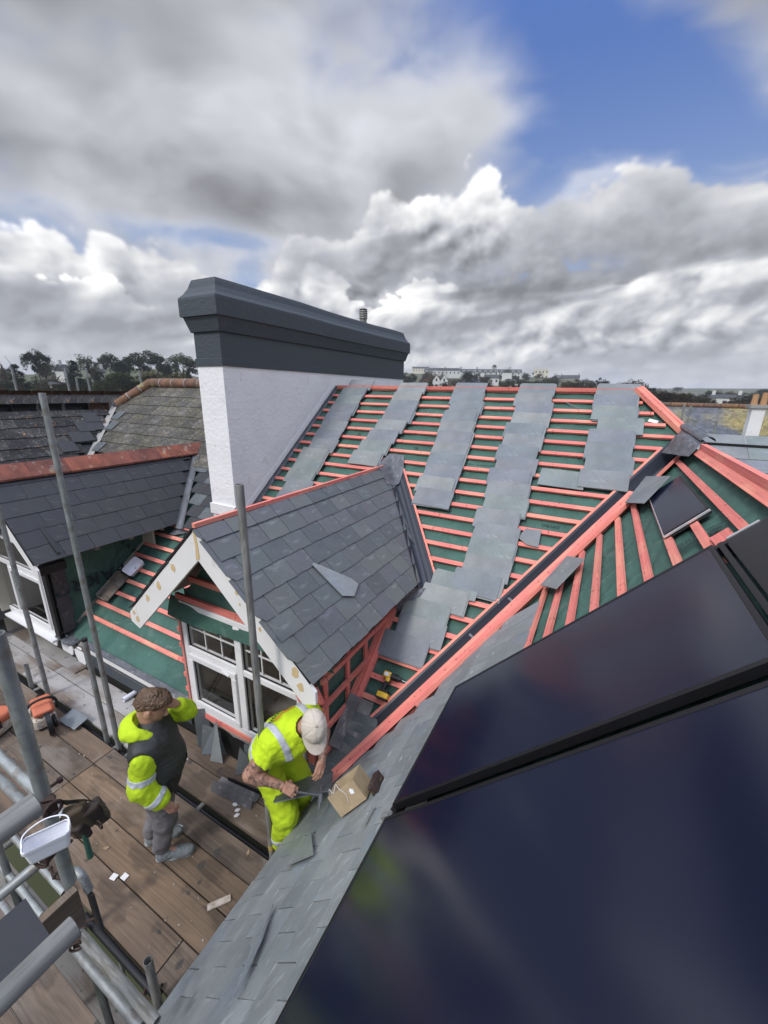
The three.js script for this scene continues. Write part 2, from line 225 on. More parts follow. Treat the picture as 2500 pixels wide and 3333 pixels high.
const M = {
  slateA: [[1, 1, 1], [0.84, 0.89, 0.93], [1.14, 1.13, 1.07], [0.95, 1.02, 0.97], [0.9, 0.9, 0.97]].map(t => slateMat(T.slateA, t)),
  slateB: [[1, 1, 1], [0.86, 0.88, 0.9], [1.16, 1.15, 1.1], [0.98, 1.02, 1.02], [1.06, 1.0, 1.06]].map(t => slateMat(T.slateB, t, 0.5)),
  slateC: [[1, 1, 1], [0.9, 0.9, 0.95], [1.12, 1.1, 1.06]].map(t => slateMat(T.slateC, t, 0.6, 0.001)),
  slateW: [[1, 1, 1], [0.9, 0.92, 0.92], [1.1, 1.1, 1.1]].map(t => slateMat(T.slateW, t, 0.45, 0.004)),
  slateM: [[1, 1, 1], [0.75, 0.74, 0.72], [1.25, 1.22, 1.15], [0.95, 0.92, 0.8]].map(t => slateMat(T.moss, t, 0.9, 0.012)),
  slateO: [[1, 1, 1], [0.7, 0.7, 0.72], [1.35, 1.3, 1.25]].map(t => slateMat(T.oldDark, t, 0.88, 0.014)),
  batten: [[1, 1, 1], [0.93, 0.9, 0.9], [1.0, 1.08, 1.02], [0.9, 0.98, 0.95]].map(t => std({ map: rep(T.batten, 0.8, 2.6), color: lin(...t), roughness: 0.75, bumpMap: rep(T.woodBump, 0.8, 3), bumpScale: 0.0015 })),
  endgrain: std({ color: lin(0.42, 0.30, 0.17), roughness: 0.9 }),
  wood: [[1, 1, 1], [0.86, 0.85, 0.84], [1.1, 1.07, 1.02], [1.0, 0.94, 0.88], [1.14, 1.04, 0.9]].map(t => std({ map: rep(T.wood, 0.42, 0.85), color: lin(...t), roughness: 0.86, bumpMap: rep(T.woodBump, 0.6, 1.4), bumpScale: 0.003 })),
  dusty: std({ map: rep(T.dusty, 0.42, 0.85), roughness: 0.92, bumpMap: rep(T.woodBump, 0.6, 1.4), bumpScale: 0.002 }),
  greyWood: std({ map: rep(T.wood, 0.9, 1.6), color: lin(1.25, 1.35, 1.45), roughness: 0.9, bumpMap: rep(T.woodBump, 1, 3), bumpScale: 0.002 }),
  galv: std({ map: rep(T.galv, 5, 2), metalness: 0.4, roughness: 0.5 }), galvWorn: std({ map: rep(T.galvWorn, 5, 2), metalness: 0.15, roughness: 0.66 }),
  galvNew: std({ map: rep(T.galv, 5, 2), color: lin(1.55, 1.55, 1.5), metalness: 0.6, roughness: 0.38 }),
  rust: std({ map: rep(T.terra, 4), color: lin(0.26, 0.42, 0.48), metalness: 0.3, roughness: 0.8 }),
  render: std({ map: rep(T.white, 0.7), color: lin(1.06, 1.06, 1.07), roughness: 0.92, bumpMap: rep(T.render, 0.9), bumpScale: 0.0045 }),
  renderSmooth: std({ map: rep(T.white, 0.7), color: lin(1.0, 1.0, 1.0), roughness: 0.9, bumpMap: rep(T.render, 1.6), bumpScale: 0.004 }),
  charcoal: std({ color: lin(0.048, 0.060, 0.072), roughness: 0.6, bumpMap: rep(T.render, 1.0), bumpScale: 0.004 }),
  upvc: std({ map: rep(T.white, 1.2), color: lin(1.04, 1.04, 1.04), roughness: 0.32 }),
  barge: std({ map: rep(T.white, 0.9), color: lin(1.0, 0.985, 0.955), roughness: 0.55 }),
  filler: std({ color: lin(0.58, 0.43, 0.22), roughness: 0.9 }),
  membrane: std({ map: rep(T.membrane, 0.9), roughness: 0.72, side: two, bumpMap: rep(T.wrinkle, 1.3), bumpScale: 0.022 }),
  lead: std({ map: rep(T.lead, 1.4), roughness: 0.5, metalness: 0.15, bumpMap: rep(T.wrinkle, 1.2), bumpScale: 0.006, side: two }),
  valley: std({ color: lin(0.020, 0.024, 0.034), roughness: 0.33, bumpMap: rep(T.slateBump, 1.3), bumpScale: 0.001, side: two }),
  terra: [[1, 1, 1], [0.8, 0.85, 0.9], [1.15, 1.1, 1.0]].map(t => std({ map: rep(T.terra, 1.6), color: lin(...t), roughness: 0.88, bumpMap: rep(T.render, 2), bumpScale: 0.004 })),
  terraOrange: [[0.85, 1.3, 1.15], [0.7, 1.15, 1.1], [0.95, 1.45, 1.1]].map(t => std({ map: rep(T.terra, 1.2), color: lin(...t), roughness: 0.9, bumpMap: rep(T.render, 2), bumpScale: 0.006 })),
  mortar: std({ color: lin(0.34, 0.33, 0.31), roughness: 0.95, bumpMap: rep(T.render, 3), bumpScale: 0.01 }),
  tar: std({ color: lin(0.010, 0.010, 0.011), roughness: 0.55, bumpMap: rep(T.tarBump, 1.5), bumpScale: 0.01 }),
  rubber: std({ color: lin(0.012, 0.012, 0.013), roughness: 0.6 }), blackMetal: std({ color: lin(0.012, 0.012, 0.014), roughness: 0.42, metalness: 0.3 }),
  panelGlass: phy({ color: lin(0.004, 0.007, 0.024), roughness: 0.2, ior: 1.65, specularIntensity: 1.0 }),
  windowGlass: phy({ color: lin(1, 1, 1), transmission: 1, thickness: 0, roughness: 0.02, ior: 1.5 }),
  plaster: std({ color: lin(0.45, 0.42, 0.36), roughness: 0.95 }), interior: std({ map: rep(T.dusty, 0.6), color: lin(0.75, 0.75, 0.75), roughness: 0.95 }),
  alloy: std({ color: lin(0.72, 0.73, 0.74), roughness: 0.3, metalness: 0.6 }),
  plasticWhite: phy({ color: lin(0.80, 0.81, 0.84), roughness: 0.35 }), plasticTub: phy({ color: lin(0.72, 0.72, 0.78), roughness: 0.4 }),
};
const pick = a => a[Math.floor(rnd() * a.length)];
// printed marks: a flat sheet of ink cut out by an alpha map (writing on membrane, labels, clothing)
function ink(w, h, draw, color, W = 512) {
  const H = Math.max(16, Math.round(W * h / w)), c = document.createElement('canvas'); c.width = W; c.height = H; const x = c.getContext('2d');
  x.fillStyle = '#000'; x.fillRect(0, 0, W, H); x.fillStyle = '#fff'; x.strokeStyle = '#fff'; draw(x, W, H);
  const t = new THREE.CanvasTexture(c); const m = std({ color, alphaMap: t, transparent: true, roughness: 0.8, side: two, polygonOffset: true, polygonOffsetFactor: -1 });
  return { geo: new THREE.PlaneGeometry(w, h), mat: m };
}
const word = (s, font = 'bold', k = 0.8, face = 'sans-serif') => (x, W, H) => { x.font = `${font} ${Math.floor(H * k)}px ${face}`; x.textAlign = 'center'; x.textBaseline = 'middle'; const tw = x.measureText(s).width; x.save(); x.translate(W / 2, H / 2); x.scale(Math.min(1.6, W * 0.96 / tw), 1); x.fillText(s, 0, 0); x.restore(); };
// ---------- the house: one building, roofs, dormers, chimney and walls as its parts ----------
const house = thing('house', 'large house being re-roofed, green membrane and pink battens half slated', 'house');
const PITCH = R(38.05), tm = Math.tan(PITCH), sm = Math.sin(PITCH), cm = Math.cos(PITCH);
const RY = 3.65, RZ = -6.37, WK = 2.15, WT = 1.103, wa = Math.atan(WT), sw = Math.sin(wa), cw = Math.cos(wa);
const mainF = new Frame([0, RY, RZ], [1, 0, 0], [0, sm, -cm]);               // a = x, b = -distance below the ridge
const wingF = new Frame([0, WK, 0], [0, 0, 1], [cw, sw, 0]);                 // a = z, b = x / cw
const wingB = x => x / cw, mainS = y => (RY - y) / sm;
const valleyP = (y, dx = 0, dy = 0, dz = 0) => V((y - WK) / WT + dx, y + dy, RZ + (RY - y) / tm + dz);
const hipX = y => mix(0.29, 0.86, clamp((RY - y) / 0.55));
const ROOF_R = y => y > 3.10 ? hipX(y) : (y - WK) / WT;
// dormer that breaks through the eaves
const DX = -2.57, DY = 2.60, DT = 0.93, DE = 1.05;                          // ridge x, ridge y, slope, half width at the eaves
const dormHalf = y => y > DY ? 0 : y > DY - DE * DT ? (DY - y) / DT : 0.80;
const LX = -6.59, LY = 2.56, LE = 1.02;                                      // the other dormer

function slateShape(w, l, jit, chip = 0.5) {
  const p = [], n = 5; const j = () => rr(-jit, jit);
  for (let i = 0; i < n; i++) p.push([-w / 2 + w * i / (n - 1) + (i && i < n - 1 ? j() : 0), j()]);
  for (let i = 1; i < 3; i++) p.push([w / 2 + j() * 0.6, l * i / 3]);
  if (rnd() < chip) p.push([w / 2, l - rr(0.008, 0.03)], [w / 2 - rr(0.008, 0.03), l]); else p.push([w / 2, l]);
  if (rnd() < chip) p.push([-w / 2 + rr(0.008, 0.03), l], [-w / 2, l - rr(0.008, 0.03)]); else p.push([-w / 2, l]);
  for (let i = 2; i > 0; i--) p.push([-w / 2 + j() * 0.6, l * i / 3]);
  return p;
}
const slateSet = (w, l, th, jit, n = 8) => Array.from({ length: n }, () => poly(slateShape(w, l, jit), th));
// courses of slates on a frame; a along the eaves, b up from b0; inside(a, b) keeps a slate
function courses(parent, F, { a0, a1, b0, rows, gauge, w, l, th = 0.007, mats, name = 'slate', inside, h = 0.006, jit = 0.0025, gap = 0.005, stag = 0.5, sets, top = 1e9, aMax }) {
  sets = sets || slateSet(w - gap, l, th, jit);
  const tilt = -Math.atan2(2 * th, l);
  for (let r = 0; r < rows; r++) { const b_ = b0 + r * gauge, use = b_ + l > top ? slateSet(w - gap, Math.max(0.05, top - b_), th, jit, 4) : sets; for (let k = 0, a = a0 + (r % 2 ? w * stag : 0) - w * 0.5; a < a1 + w; a += w, k++) {
    const b = b0 + r * gauge; if (a < a0 - w * 0.05 || a > a1 + w * 0.05) continue;
    if (inside && !inside(a, b + gauge * 0.5, r)) continue;
    let geo = pick(use);
    if (aMax) { const ll = Math.min(l, top - b), x0 = aMax(b) - a, x1 = aMax(b + ll) - a, hw = (w - gap) / 2; if (x0 < -hw + 0.03 && aMax(b + gauge) - a < -hw + 0.03) continue; if (x0 < hw || x1 < hw) { const pt = [[-hw, 0], [Math.max(-hw + 0.005, Math.min(hw, x0)), 0]]; if (x0 < hw && x1 > hw) { const k = (hw - x0) / (x1 - x0); pt.push([hw, ll * k]); } pt.push([Math.max(-hw + 0.01, Math.min(hw, x1)), ll], [-hw, ll]); geo = poly(pt, th); } }
    const m = mesh(name, geo, pick(mats), parent);
    F.put(m, a, b + rr(-0.003, 0.003), h + 2 * th + rr(0, 0.002), rr(-0.006, 0.006), tilt, 0);
  } }
}

// --- main roof: membrane on rafters, pink battens ---
reseed(21);
const mainRoof = part('main_roof', house); tag(mainRoof, 'main roof slope of green membrane with bare pink battens');
const underS = -0.055;
function mainSheet(pts, h, th, mat, name, parent, label) { const g = poly(pts.map(([x, s]) => [x, -s]), th); const m = mesh(name, g, mat, parent, label); return mainF.put(m, 0, 0, h); }
const sE = mainS(0.38);
const sD = mainS(1.56), xD = DX - 0.80, xE = DX + 0.80;
mainSheet([[-9.9, 0], [0.30, 0], [0.86, mainS(3.10)], [(1.56 - WK) / WT, sD], [-8.7, sD], [-10.4, mainS(3.15)]], underS - 0.05, 0.02, M.greyWood, 'sarking', mainRoof);
mainSheet([[-6.05, sD + 0.002], [xD, sD + 0.002], [xD, mainS(0.30)], [-6.05, mainS(0.30)]], underS - 0.05, 0.02, M.greyWood, 'sarking', mainRoof);
mainSheet([[xE, sD + 0.002], [(1.56 - WK) / WT, sD + 0.002], [-1.70, mainS(0.30)], [xE, mainS(0.30)]], underS - 0.05, 0.02, M.greyWood, 'sarking', mainRoof);
// membrane: draped sheets, sagging a little between the rafters, lapped down the slope
for (const [s0, s1, xl, xc, k] of [[-0.04, 1.50, -10.2, 9, 0], [1.38, 2.84, -9.6, 9, 1], [2.72, sD + 0.01, -8.9, 9, 2], [sD - 0.02, sE + 0.02, -6.05, xD, 3], [sD - 0.02, 4.55, xE, 9, 4], [4.45, sE + 0.02, xE, 9, 5]]) {
  const rows = [];
  for (let i = 0; i <= 14; i++) { const s = mix(s0, s1, i / 14), y = RY - s * sm, row = []; const xr = Math.min(xc, ROOF_R(y) + 0.02), N = Math.ceil((xr - xl) / 0.09) > 60 ? 110 : 36;
    for (let j = 0; j <= (xc < 9 || xl > -4 ? 36 : 110); j++) { const x = mix(xl, xr, j / (xc < 9 || xl > -4 ? 36 : 110)); const sag = 0.010 * Math.cos(x / 0.4 * Math.PI * 2) + 0.012 * (fbm3(x * 2.2, s * 3, k, 3) - 0.5) + (i === 14 ? 0.012 * n3(x * 3, 1, k) : 0); row.push(mainF.p(x, -s, underS + 0.012 + sag * 0.6 - 0.003 * k)); }
    rows.push(row); }
  const g = loftStrip(rows); const uv = g.attributes.uv, p = g.attributes.position; for (let i = 0; i < uv.count; i++) uv.setXY(i, p.getX(i), p.getZ(i) * 1.27);
  mesh('membrane', g, M.membrane, mainRoof);
}
// slope behind the ridge, out of sight, closes the roof
mesh('rear_slope', quad3(V(-9.9, RY - 0.06, RZ), V(0.3, RY - 0.06, RZ), V(3.2, 0.3, -10.6), V(-12.6, 0.3, -10.6)), M.slateA[1], mainRoof);
mesh('hip_slope', quad3(V(0.29, RY - 0.07, RZ), V(0.86, 3.06, -5.70), V(3.3, 0.3, -5.7), V(3.2, 0.3, -10.6)), M.slateA[1], mainRoof);
mesh('hip_slope', quad3(V(-9.9, RY - 0.07, RZ), V(-10.4, 3.1, -5.7), V(-12.6, 0.3, -5.7), V(-12.6, 0.3, -10.6)), M.slateO[1], mainRoof);
function battenRun(y, x0, x1, s, off) {                                       // a course of battens made up of lengths with joints
  let x = x0; const joints = []; for (let q = -12 + off; q < 4; q += 2.35) if (q > x0 + 0.15 && q < x1 - 0.15) joints.push(q); joints.push(x1);
  for (const e of joints) { const L = e - x - 0.004; const m = mesh('batten', box(L, 0.05, 0.026), pick(M.batten), mainRoof); mainF.put(m, (x + e) / 2, -s + rr(-0.003, 0.003), -0.013 + rr(-0.002, 0.002), rr(-0.0015, 0.0015)); x = e; }
}
for (let i = 0; i < 27; i++) {
  const s = i * 0.2 + 0.012, y = RY - s * sm, xr = ROOF_R(y) - (y > 3.1 ? 0.05 : 0.19), dh = dormHalf(y), off = (i % 3) * 0.62 + 0.2 * (i % 2) + (i > 8 ? 0.15 : 0);
  const xl = s < 3.2 ? -4.40 + rr(-0.02, 0.02) : (s < 3.35 ? -5.0 : -5.98);
  if (y < 0.48) continue;
  if (dh > 0) { battenRun(y, xl, DX - dh - (y > 1.57 ? 0.12 : 0.0), s, off); battenRun(y, DX + dh + (y > 1.57 ? 0.13 : 0.03), xr, s, off); }
  else battenRun(y, xl, xr, s, off);
}
// ridge and hip timbers
bar('ridge_timber', V(-4.40, RY + 0.012, RZ + 0.01), V(0.30, RY + 0.012, RZ + 0.01), 0.05, 0.05, M.batten[1], mainRoof);
bar('hip_timber', V(0.30, RY + 0.03, RZ + 0.03), V(0.84, 3.17, -5.78), 0.055, 0.10, M.batten[2], mainRoof);
bar('hip_timber', V(0.33, RY + 0.05, RZ - 0.02), V(0.88, 3.19, -5.82), 0.05, 0.05, M.batten[0], mainRoof);
mainF.put(mesh('nail_strip', box(0.20, 0.012, 0.003), M.lead, mainRoof), -0.44, -0.30, 0.0, -0.55, 0.1);
{ const m = mesh('paper_tag', box(0.10, 0.05, 0.002), M.plasticWhite, mainRoof); mainF.put(m, 0.50, -0.555, 0.0, -0.35); }
// print on the membrane
function stamp(F, text, w, h, a, b, hgt, spin, parent, color = lin(0.012, 0.035, 0.03), k = 0.8, font = 'bold', face = 'serif') { const t = ink(w, h, word(text, font, k, face), color); const m = mesh('printed_lettering', t.geo, t.mat, parent); return F.put(m, a, b, hgt, spin); }
for (const [x, i, txt, w] of [[-1.62, 11.55, 'PRO', 0.24], [-0.63, 12.55, 'PRO', 0.24], [-0.36, 11.5, 'OMAR®', 0.20], [-3.42, 5.55, '3', 0.10], [-2.35, 6.55, '3', 0.10], [-0.86, 18.5, '3', 0.13], [-1.5, 10.4, '3', 0.1], [-0.12, 5.6, 'PRO', 0.16]]) stamp(mainF, txt, w, txt.length > 3 ? 0.05 : 0.085, x, -i * 0.2, underS + 0.026, rr(-0.03, 0.03), mainRoof);

// --- valley between the main roof and the right wing ---
const valley = part('valley', house); tag(valley, 'black valley trough beside a long pink timber');
{ const rows = []; for (let i = 0; i <= 12; i++) { const y = mix(0.36, 3.12, i / 12); rows.push([valleyP(y, -0.17, 0.016), valleyP(y, -0.155, 0.03), valleyP(y, -0.14, 0.012), valleyP(y, -0.055, -0.055), valleyP(y, -0.03, -0.03), valleyP(y, -0.01, -0.055), valleyP(y, 0, -0.05, 0.07), valleyP(y, 0, 0.0, 0.20), valleyP(y, 0, 0.03, 0.22)]); } mesh('valley_trough', loftStrip(rows), M.valley, valley); }
bar('edge_batten', valleyP(0.62, -0.185, 0.012), valleyP(3.02, -0.185, 0.012), 0.026, 0.026, M.batten[2], valley, mainF.n);
bar('edge_batten', valleyP(0.95, 0, 0.03, 0.24), valleyP(3.0, 0, 0.03, 0.24), 0.026, 0.028, M.batten[2], valley, wingF.n);
bar('valley_timber', valleyP(0.40, 0, 0.035, 0.055), valleyP(2.56, 0, 0.035, 0.055), 0.075, 0.075, M.batten[0], valley, V(-0.2, 1, 0.25), 'long pink timber laid in the valley');
bar('valley_timber', valleyP(0.40, 0, 0.012, 0.135), valleyP(2.56, 0, 0.012, 0.135), 0.06, 0.07, M.batten[1], valley, V(-0.2, 1, 0.25));
for (const y of [1.62, 1.33]) bar('joint_tape', valleyP(y, -0.10, 0.0), valleyP(y + 0.012, -0.10, 0.0), 0.10, 0.004, M.lead, valley, V(1, 0, 0));
{ // lead saddle dressed over the top of the valley
  const A0 = V(0.60, 2.97, -5.46), B0 = V(0.80, 3.24, -5.84), C0 = V(0.885, 3.165, -4.98), D0 = V(0.745, 3.03, -4.78), pts = [];
  for (let i = 0; i <= 10; i++) { const t = i / 10, row = []; for (let j = 0; j <= 10; j++) { const q = j / 10, x = A0.clone().lerp(B0, q), y = D0.clone().lerp(C0, q), v = x.lerp(y, t); v.y += 0.035 * Math.sin(q * Math.PI) * Math.sin(t * Math.PI) + 0.02 * Math.exp(-((q - 0.55) ** 2) / 0.01) + 0.012 * (n3(v.x * 18, v.y * 9, v.z * 9) - 0.5) + 0.02; row.push(v); } pts.push(row); }
  mesh('lead_saddle', loftStrip(pts), M.lead, valley, 'grey lead saddle at the head of the valley');
  const roll = []; for (let i = 0; i <= 10; i++) { const c = B0.clone().lerp(C0, i / 10), r = []; for (let j = 0; j <= 6; j++) { const a = j / 6 * Math.PI; r.push(c.clone().add(V(-Math.cos(a) * 0.06 + 0.02, 0.02 + Math.sin(a) * 0.045, 0))); } roll.push(r); } mesh('lead_roll', loftStrip(roll), M.lead, valley);
}

// --- right wing: membrane, battens, slated strip, ridge ---
const wing = part('right_wing_roof', house); tag(wing, 'steep right wing roof, slated beside the solar panels');
{ const rows = []; for (let i = 0; i <= 30; i++) { const x = mix(-1.68, 0.86, i / 30), y = WK + WT * x, zv = RZ + (RY - y) / tm + 0.12, row = []; for (let j = 0; j <= 40; j++) { const z = mix(zv, 1.6, Math.pow(j / 40, 1.2)); row.push(wingF.p(z, wingB(x), underS + 0.01 + 0.006 * Math.cos(z / 0.4 * 6.28) + 0.008 * (fbm3(x * 3, z * 2.4, 3, 3) - 0.5) + (Math.abs(x - 0.735) < 0.02 ? 0.008 : 0))); } rows.push(row); } const g = loftStrip(rows); const uv = g.attributes.uv, p = g.attributes.position; for (let i = 0; i < uv.count; i++) uv.setXY(i, p.getX(i) * 1.49, p.getZ(i)); mesh('membrane', g, M.membrane, wing); }
mesh('far_slope', quad3(V(0.86, 3.06, -5.7), V(0.86, 3.06, 1.6), V(3.4, 0.3, 1.6), V(3.4, 0.3, -5.7)), M.slateA[0], wing);
for (const x of [-0.27, -0.145, -0.02, 0.107, 0.242, 0.362, 0.482, 0.60, 0.722]) {
  const y = WK + WT * x, z0 = RZ + (RY - y) / tm + 0.26, w = 0.05;
  const runs = x > 0.59 && x < 0.61 ? [[-3.28, -2.44], ] : x > 0.7 ? [[z0, -2.40]] : [[z0, -2.44]];
  for (const [a, b] of runs) { if (b - a < 0.05) continue; const m = mesh('batten', box(b - a, w, 0.026), pick(M.batten), wing); wingF.put(m, (a + b) / 2, wingB(x), -0.013, 0, 0); }
}
{ const m = mesh('batten', box(0.24, 0.10, 0.03), M.batten[1], wing, 'short pink batten offcut by the panel corner'); wingF.put(m, -2.62, wingB(0.655), 0.0, 0.02); }
bar('ridge_board', wingF.p(-4.93, wingB(0.834), 0.012), wingF.p(1.6, wingB(0.834), 0.012), 0.022, 0.06, M.batten[2], wing, wingF.n);
bar('ridge_timber', V(0.865, 3.125, -4.93), V(0.865, 3.125, 1.6), 0.075, 0.05, M.batten[0], wing);
bar('ridge_timber', V(0.91, 3.09, -4.90), V(0.91, 3.09, 1.6), 0.05, 0.05, M.batten[1], wing);
// approval mark printed on the membrane
{ const t = ink(0.27, 0.18, (x, W, H) => { x.font = `bold ${H * 0.42 | 0}px sans-serif`; x.textAlign = 'center'; x.fillText('BBA', W / 2, H * 0.42); x.font = `${H * 0.12 | 0}px sans-serif`; for (let i = 0; i < 4; i++) { x.fillRect(W * 0.08, H * (0.52 + 0.11 * i), W * (0.84 - 0.1 * (i % 2)), H * 0.045); } }, lin(0.012, 0.035, 0.03)); wingF.put(mesh('printed_lettering', t.geo, t.mat, wing), -2.93, wingB(0.545), underS + 0.034, Math.PI * 0.5); 
  const t2 = ink(0.16, 0.16, (x, W, H) => { x.beginPath(); x.moveTo(W * 0.1, H * 0.15); x.lineTo(W * 0.9, H * 0.15); x.lineTo(W * 0.5, H * 0.95); x.closePath(); x.fill(); x.fillStyle = '#000'; x.fillRect(W * 0.1, H * 0.28, W * 0.8, H * 0.08); }, lin(0.012, 0.035, 0.03)); wingF.put(mesh('printed_arrow', t2.geo, t2.mat, wing), -2.92, wingB(0.648), underS + 0.034, 1.2); }
reseed(33);
courses(wing, wingF, { a0: -3.6, a1: 0.6, b0: wingB(-1.66), rows: 10, gauge: 0.185, w: 0.255, l: 0.40, mats: M.slateW, th: 0.007, jit: 0.004, h: -0.006, inside: (a, b) => { const x = b * cw, y = WK + WT * x, zv = RZ + (RY - y) / tm + 0.25; return a > zv && (x < -0.70 || (a < -2.50 && x < -0.30)) && a < 0.75; } });
// wing eaves: soffit and wall below
mesh('wall', metreUV(new THREE.BoxGeometry(2.3, 7.2, 3.7)), M.render, wing).position.set(-0.28, -3.32, 0.0);
bar('eaves_board', V(-1.63, 0.27, -2.2), V(-1.63, 0.27, 1.6), 0.12, 0.03, M.tar, wing);

// --- our dormer ---
reseed(45);
const dormer = part('dormer', house); tag(dormer, 'slated gable dormer with white bargeboards and a white window');
const dA = Math.atan(DT), dF = new Frame([DX, DY, 0], [0, 0, -1], [-Math.cos(dA), Math.sin(dA), 0]);   // right slope; a = -z, b = 0 at ridge
const dG = new Frame([DX, DY, 0], [0, 0, 1], [Math.cos(dA), Math.sin(dA), 0]);                         // left slope; a = z
const dL = DE / Math.cos(dA), zFront = -1.83;
const dormBack = b => { const y = DY + b * Math.sin(dA); return -(RZ + (RY - y) / tm); };              // depth where the slope meets the main roof
{ // boarding under the slates
  for (const [F, s] of [[dF, 1], [dG, -1]]) { const p = [[-zFront * s - 0.0, 0], [dormBack(0) * s, 0], [dormBack(-dL) * s, -dL + 0.02], [-zFront * s, -dL + 0.02]]; F.put(mesh('roof_boarding', poly(s > 0 ? p : p.reverse(), 0.02), M.tar, dormer), 0, 0, -0.028); }
}
courses(dormer, dF, { a0: 1.83, a1: 5.3, b0: -dL, rows: 8, gauge: 0.184, w: 0.252, l: 0.40, top: -0.015, mats: M.slateB, h: -0.004, jit: 0.004, aMax: b => dormBack(b) - 0.10, inside: a => a - 0.06 > 1.83 });
for (let r = 0; r < 8; r++) { if (r % 2 === 0) continue; const m = mesh('slate', poly([[0.065, 0], [0.065, Math.min(0.40, dL - r * 0.184 - 0.015)], [-0.06, Math.min(0.40, dL - r * 0.184 - 0.015)], [-0.06, 0.07], [-0.015, 0.0]], 0.007), pick(M.slateB), dormer); dF.put(m, 1.855, -dL + r * 0.184, 0.010, 0, -0.035); }
{ const m = mesh('slate', poly(slateShape(0.24, 0.2, 0.003), 0.007), M.slateB[2], dormer); }
dormer.children.pop();
for (let k = 0; k < 13; k++) { const m = mesh('slate', poly(slateShape(0.245, 0.13, 0.002), 0.007), pick(M.slateB), dormer); const a = 1.95 + k * 0.252; if (a > 4.75) { dormer.remove(m); continue; } dF.put(m, a, -0.145, 0.016, rr(-.01, .01), -0.03); }
// verge slates of the far slope, seen as a stepped dark edge
for (let r = 0; r < 8; r++) for (let k = 0; k < 3; k++) { const m = mesh('slate', poly(slateShape(0.25, Math.min(0.40, dL + 0.02 - r * 0.184 - 0.015), 0.003), 0.009), pick(M.slateC), dormer); dG.put(m, zFront + 0.02 - 0.13 - k * 0.252, -dL - 0.02 + r * 0.184, 0.014, rr(-0.03, 0.03), -0.05); }
bar('ridge_timber', V(DX, DY + 0.022, zFront + 0.01), V(DX, DY + 0.022, -4.75), 0.035, 0.03, M.batten[0], dormer);
// white bargeboards with filled screw holes
for (const s of [1, -1]) {
  const w = 0.185, e = DE + 0.03, pts = [[0, 0], [s * e, -e * DT], [s * e, -e * DT - 0.10], [s * (e - 0.115), -e * DT - 0.145], [0, -w * 1.33]];
  const m = mesh('bargeboard', poly(s > 0 ? pts : pts.slice().reverse(), 0.025), M.barge, dormer); m.position.set(DX, DY - 0.012, zFront - 0.02);
  for (const [q, d, r] of s > 0 ? [[0.36, 0.05, 0.018], [0.38, 0.12, 0.01], [0.84, 0.06, 0.035], [0.88, 0.12, 0.03], [0.55, 0.10, 0.016]] : [[0.30, 0.08, 0.028], [0.52, 0.08, 0.03], [0.70, 0.07, 0.026], [0.94, 0.05, 0.022], [0.90, 0.15, 0.026]]) { const f = mesh('filler_patch', poly(Array.from({ length: 10 }, (_, i) => { const a = i / 10 * 6.283, k = r * rr(0.75, 1.2); return [Math.cos(a) * k, Math.sin(a) * k * 1.3]; }), 0.002), M.filler, dormer); f.position.set(DX + s * q * e, DY - 0.012 - q * e * DT - d, zFront + 0.0055); }
}
{ const f = mesh('filler_patch', poly([[-0.012, 0], [0.014, 0.01], [0.03, -0.13], [0.034, -0.22], [-0.01, -0.24], [0.0, -0.12]], 0.003), M.filler, dormer); f.position.set(DX - 0.01, DY - 0.02, zFront + 0.0055); }
// soffit lining and gable: membrane with two pink battens, a loose flap below
mesh('gable_membrane', metreUV(poly([[-0.98, 1.46], [0.98, 1.46], [0.0, 2.52]], 0.012)), M.membrane, dormer).position.set(DX, 0, -2.19);
for (const s of [1, -1]) bar('soffit_timber', V(DX + s * 0.08, DY - 0.15, zFront - 0.07), V(DX + s * 1.0, DY - 1.03, zFront - 0.07), 0.05, 0.06, M.batten[1], dormer);
for (const [y, hw] of [[1.90, 0.62], [1.665, 0.86]]) bar('batten', V(DX - hw, y, -2.155), V(DX + hw, y, -2.155), 0.055, 0.03, M.batten[1], dormer);
{ const rows = []; for (let i = 0; i <= 6; i++) { const t = i / 6, r = []; for (let j = 0; j <= 24; j++) { const q = j / 24; r.push(V(mix(DX - 0.97, DX + 0.78, q), 1.64 - t * (0.20 + 0.03 * Math.sin(q * 7)), -2.165 + t * 0.05 + 0.012 * Math.sin(q * 9 + t * 2))); } rows.push(r); } const g = loftStrip(rows); const uv = g.attributes.uv, p = g.attributes.position; for (let i = 0; i < uv.count; i++) uv.setXY(i, p.getX(i), p.getY(i)); mesh('membrane_flap', g, M.membrane, dormer, 'green membrane flap hanging over the window head'); }
{ const zf = new Frame([0, 0, -2.112], [1, 0, 0], [0, 1, 0.05]); const t2 = ink(0.16, 0.10, (x, W, H) => { x.lineWidth = W * 0.03; x.beginPath(); x.moveTo(W * 0.1, H * 0.1); x.lineTo(W * 0.85, H * 0.5); x.lineTo(W * 0.1, H * 0.9); x.closePath(); x.stroke(); }, lin(0.012, 0.035, 0.03)); zf.put(mesh('printed_arrow', t2.geo, t2.mat, dormer), DX - 0.70, 1.53, 0.0); stamp(zf, 'e', 0.07, 0.09, DX - 0.13, 1.53, 0.002, 0, dormer); stamp(zf, 'SMART', 0.16, 0.05, DX - 0.05, 1.455, 0.012, 0, dormer); }
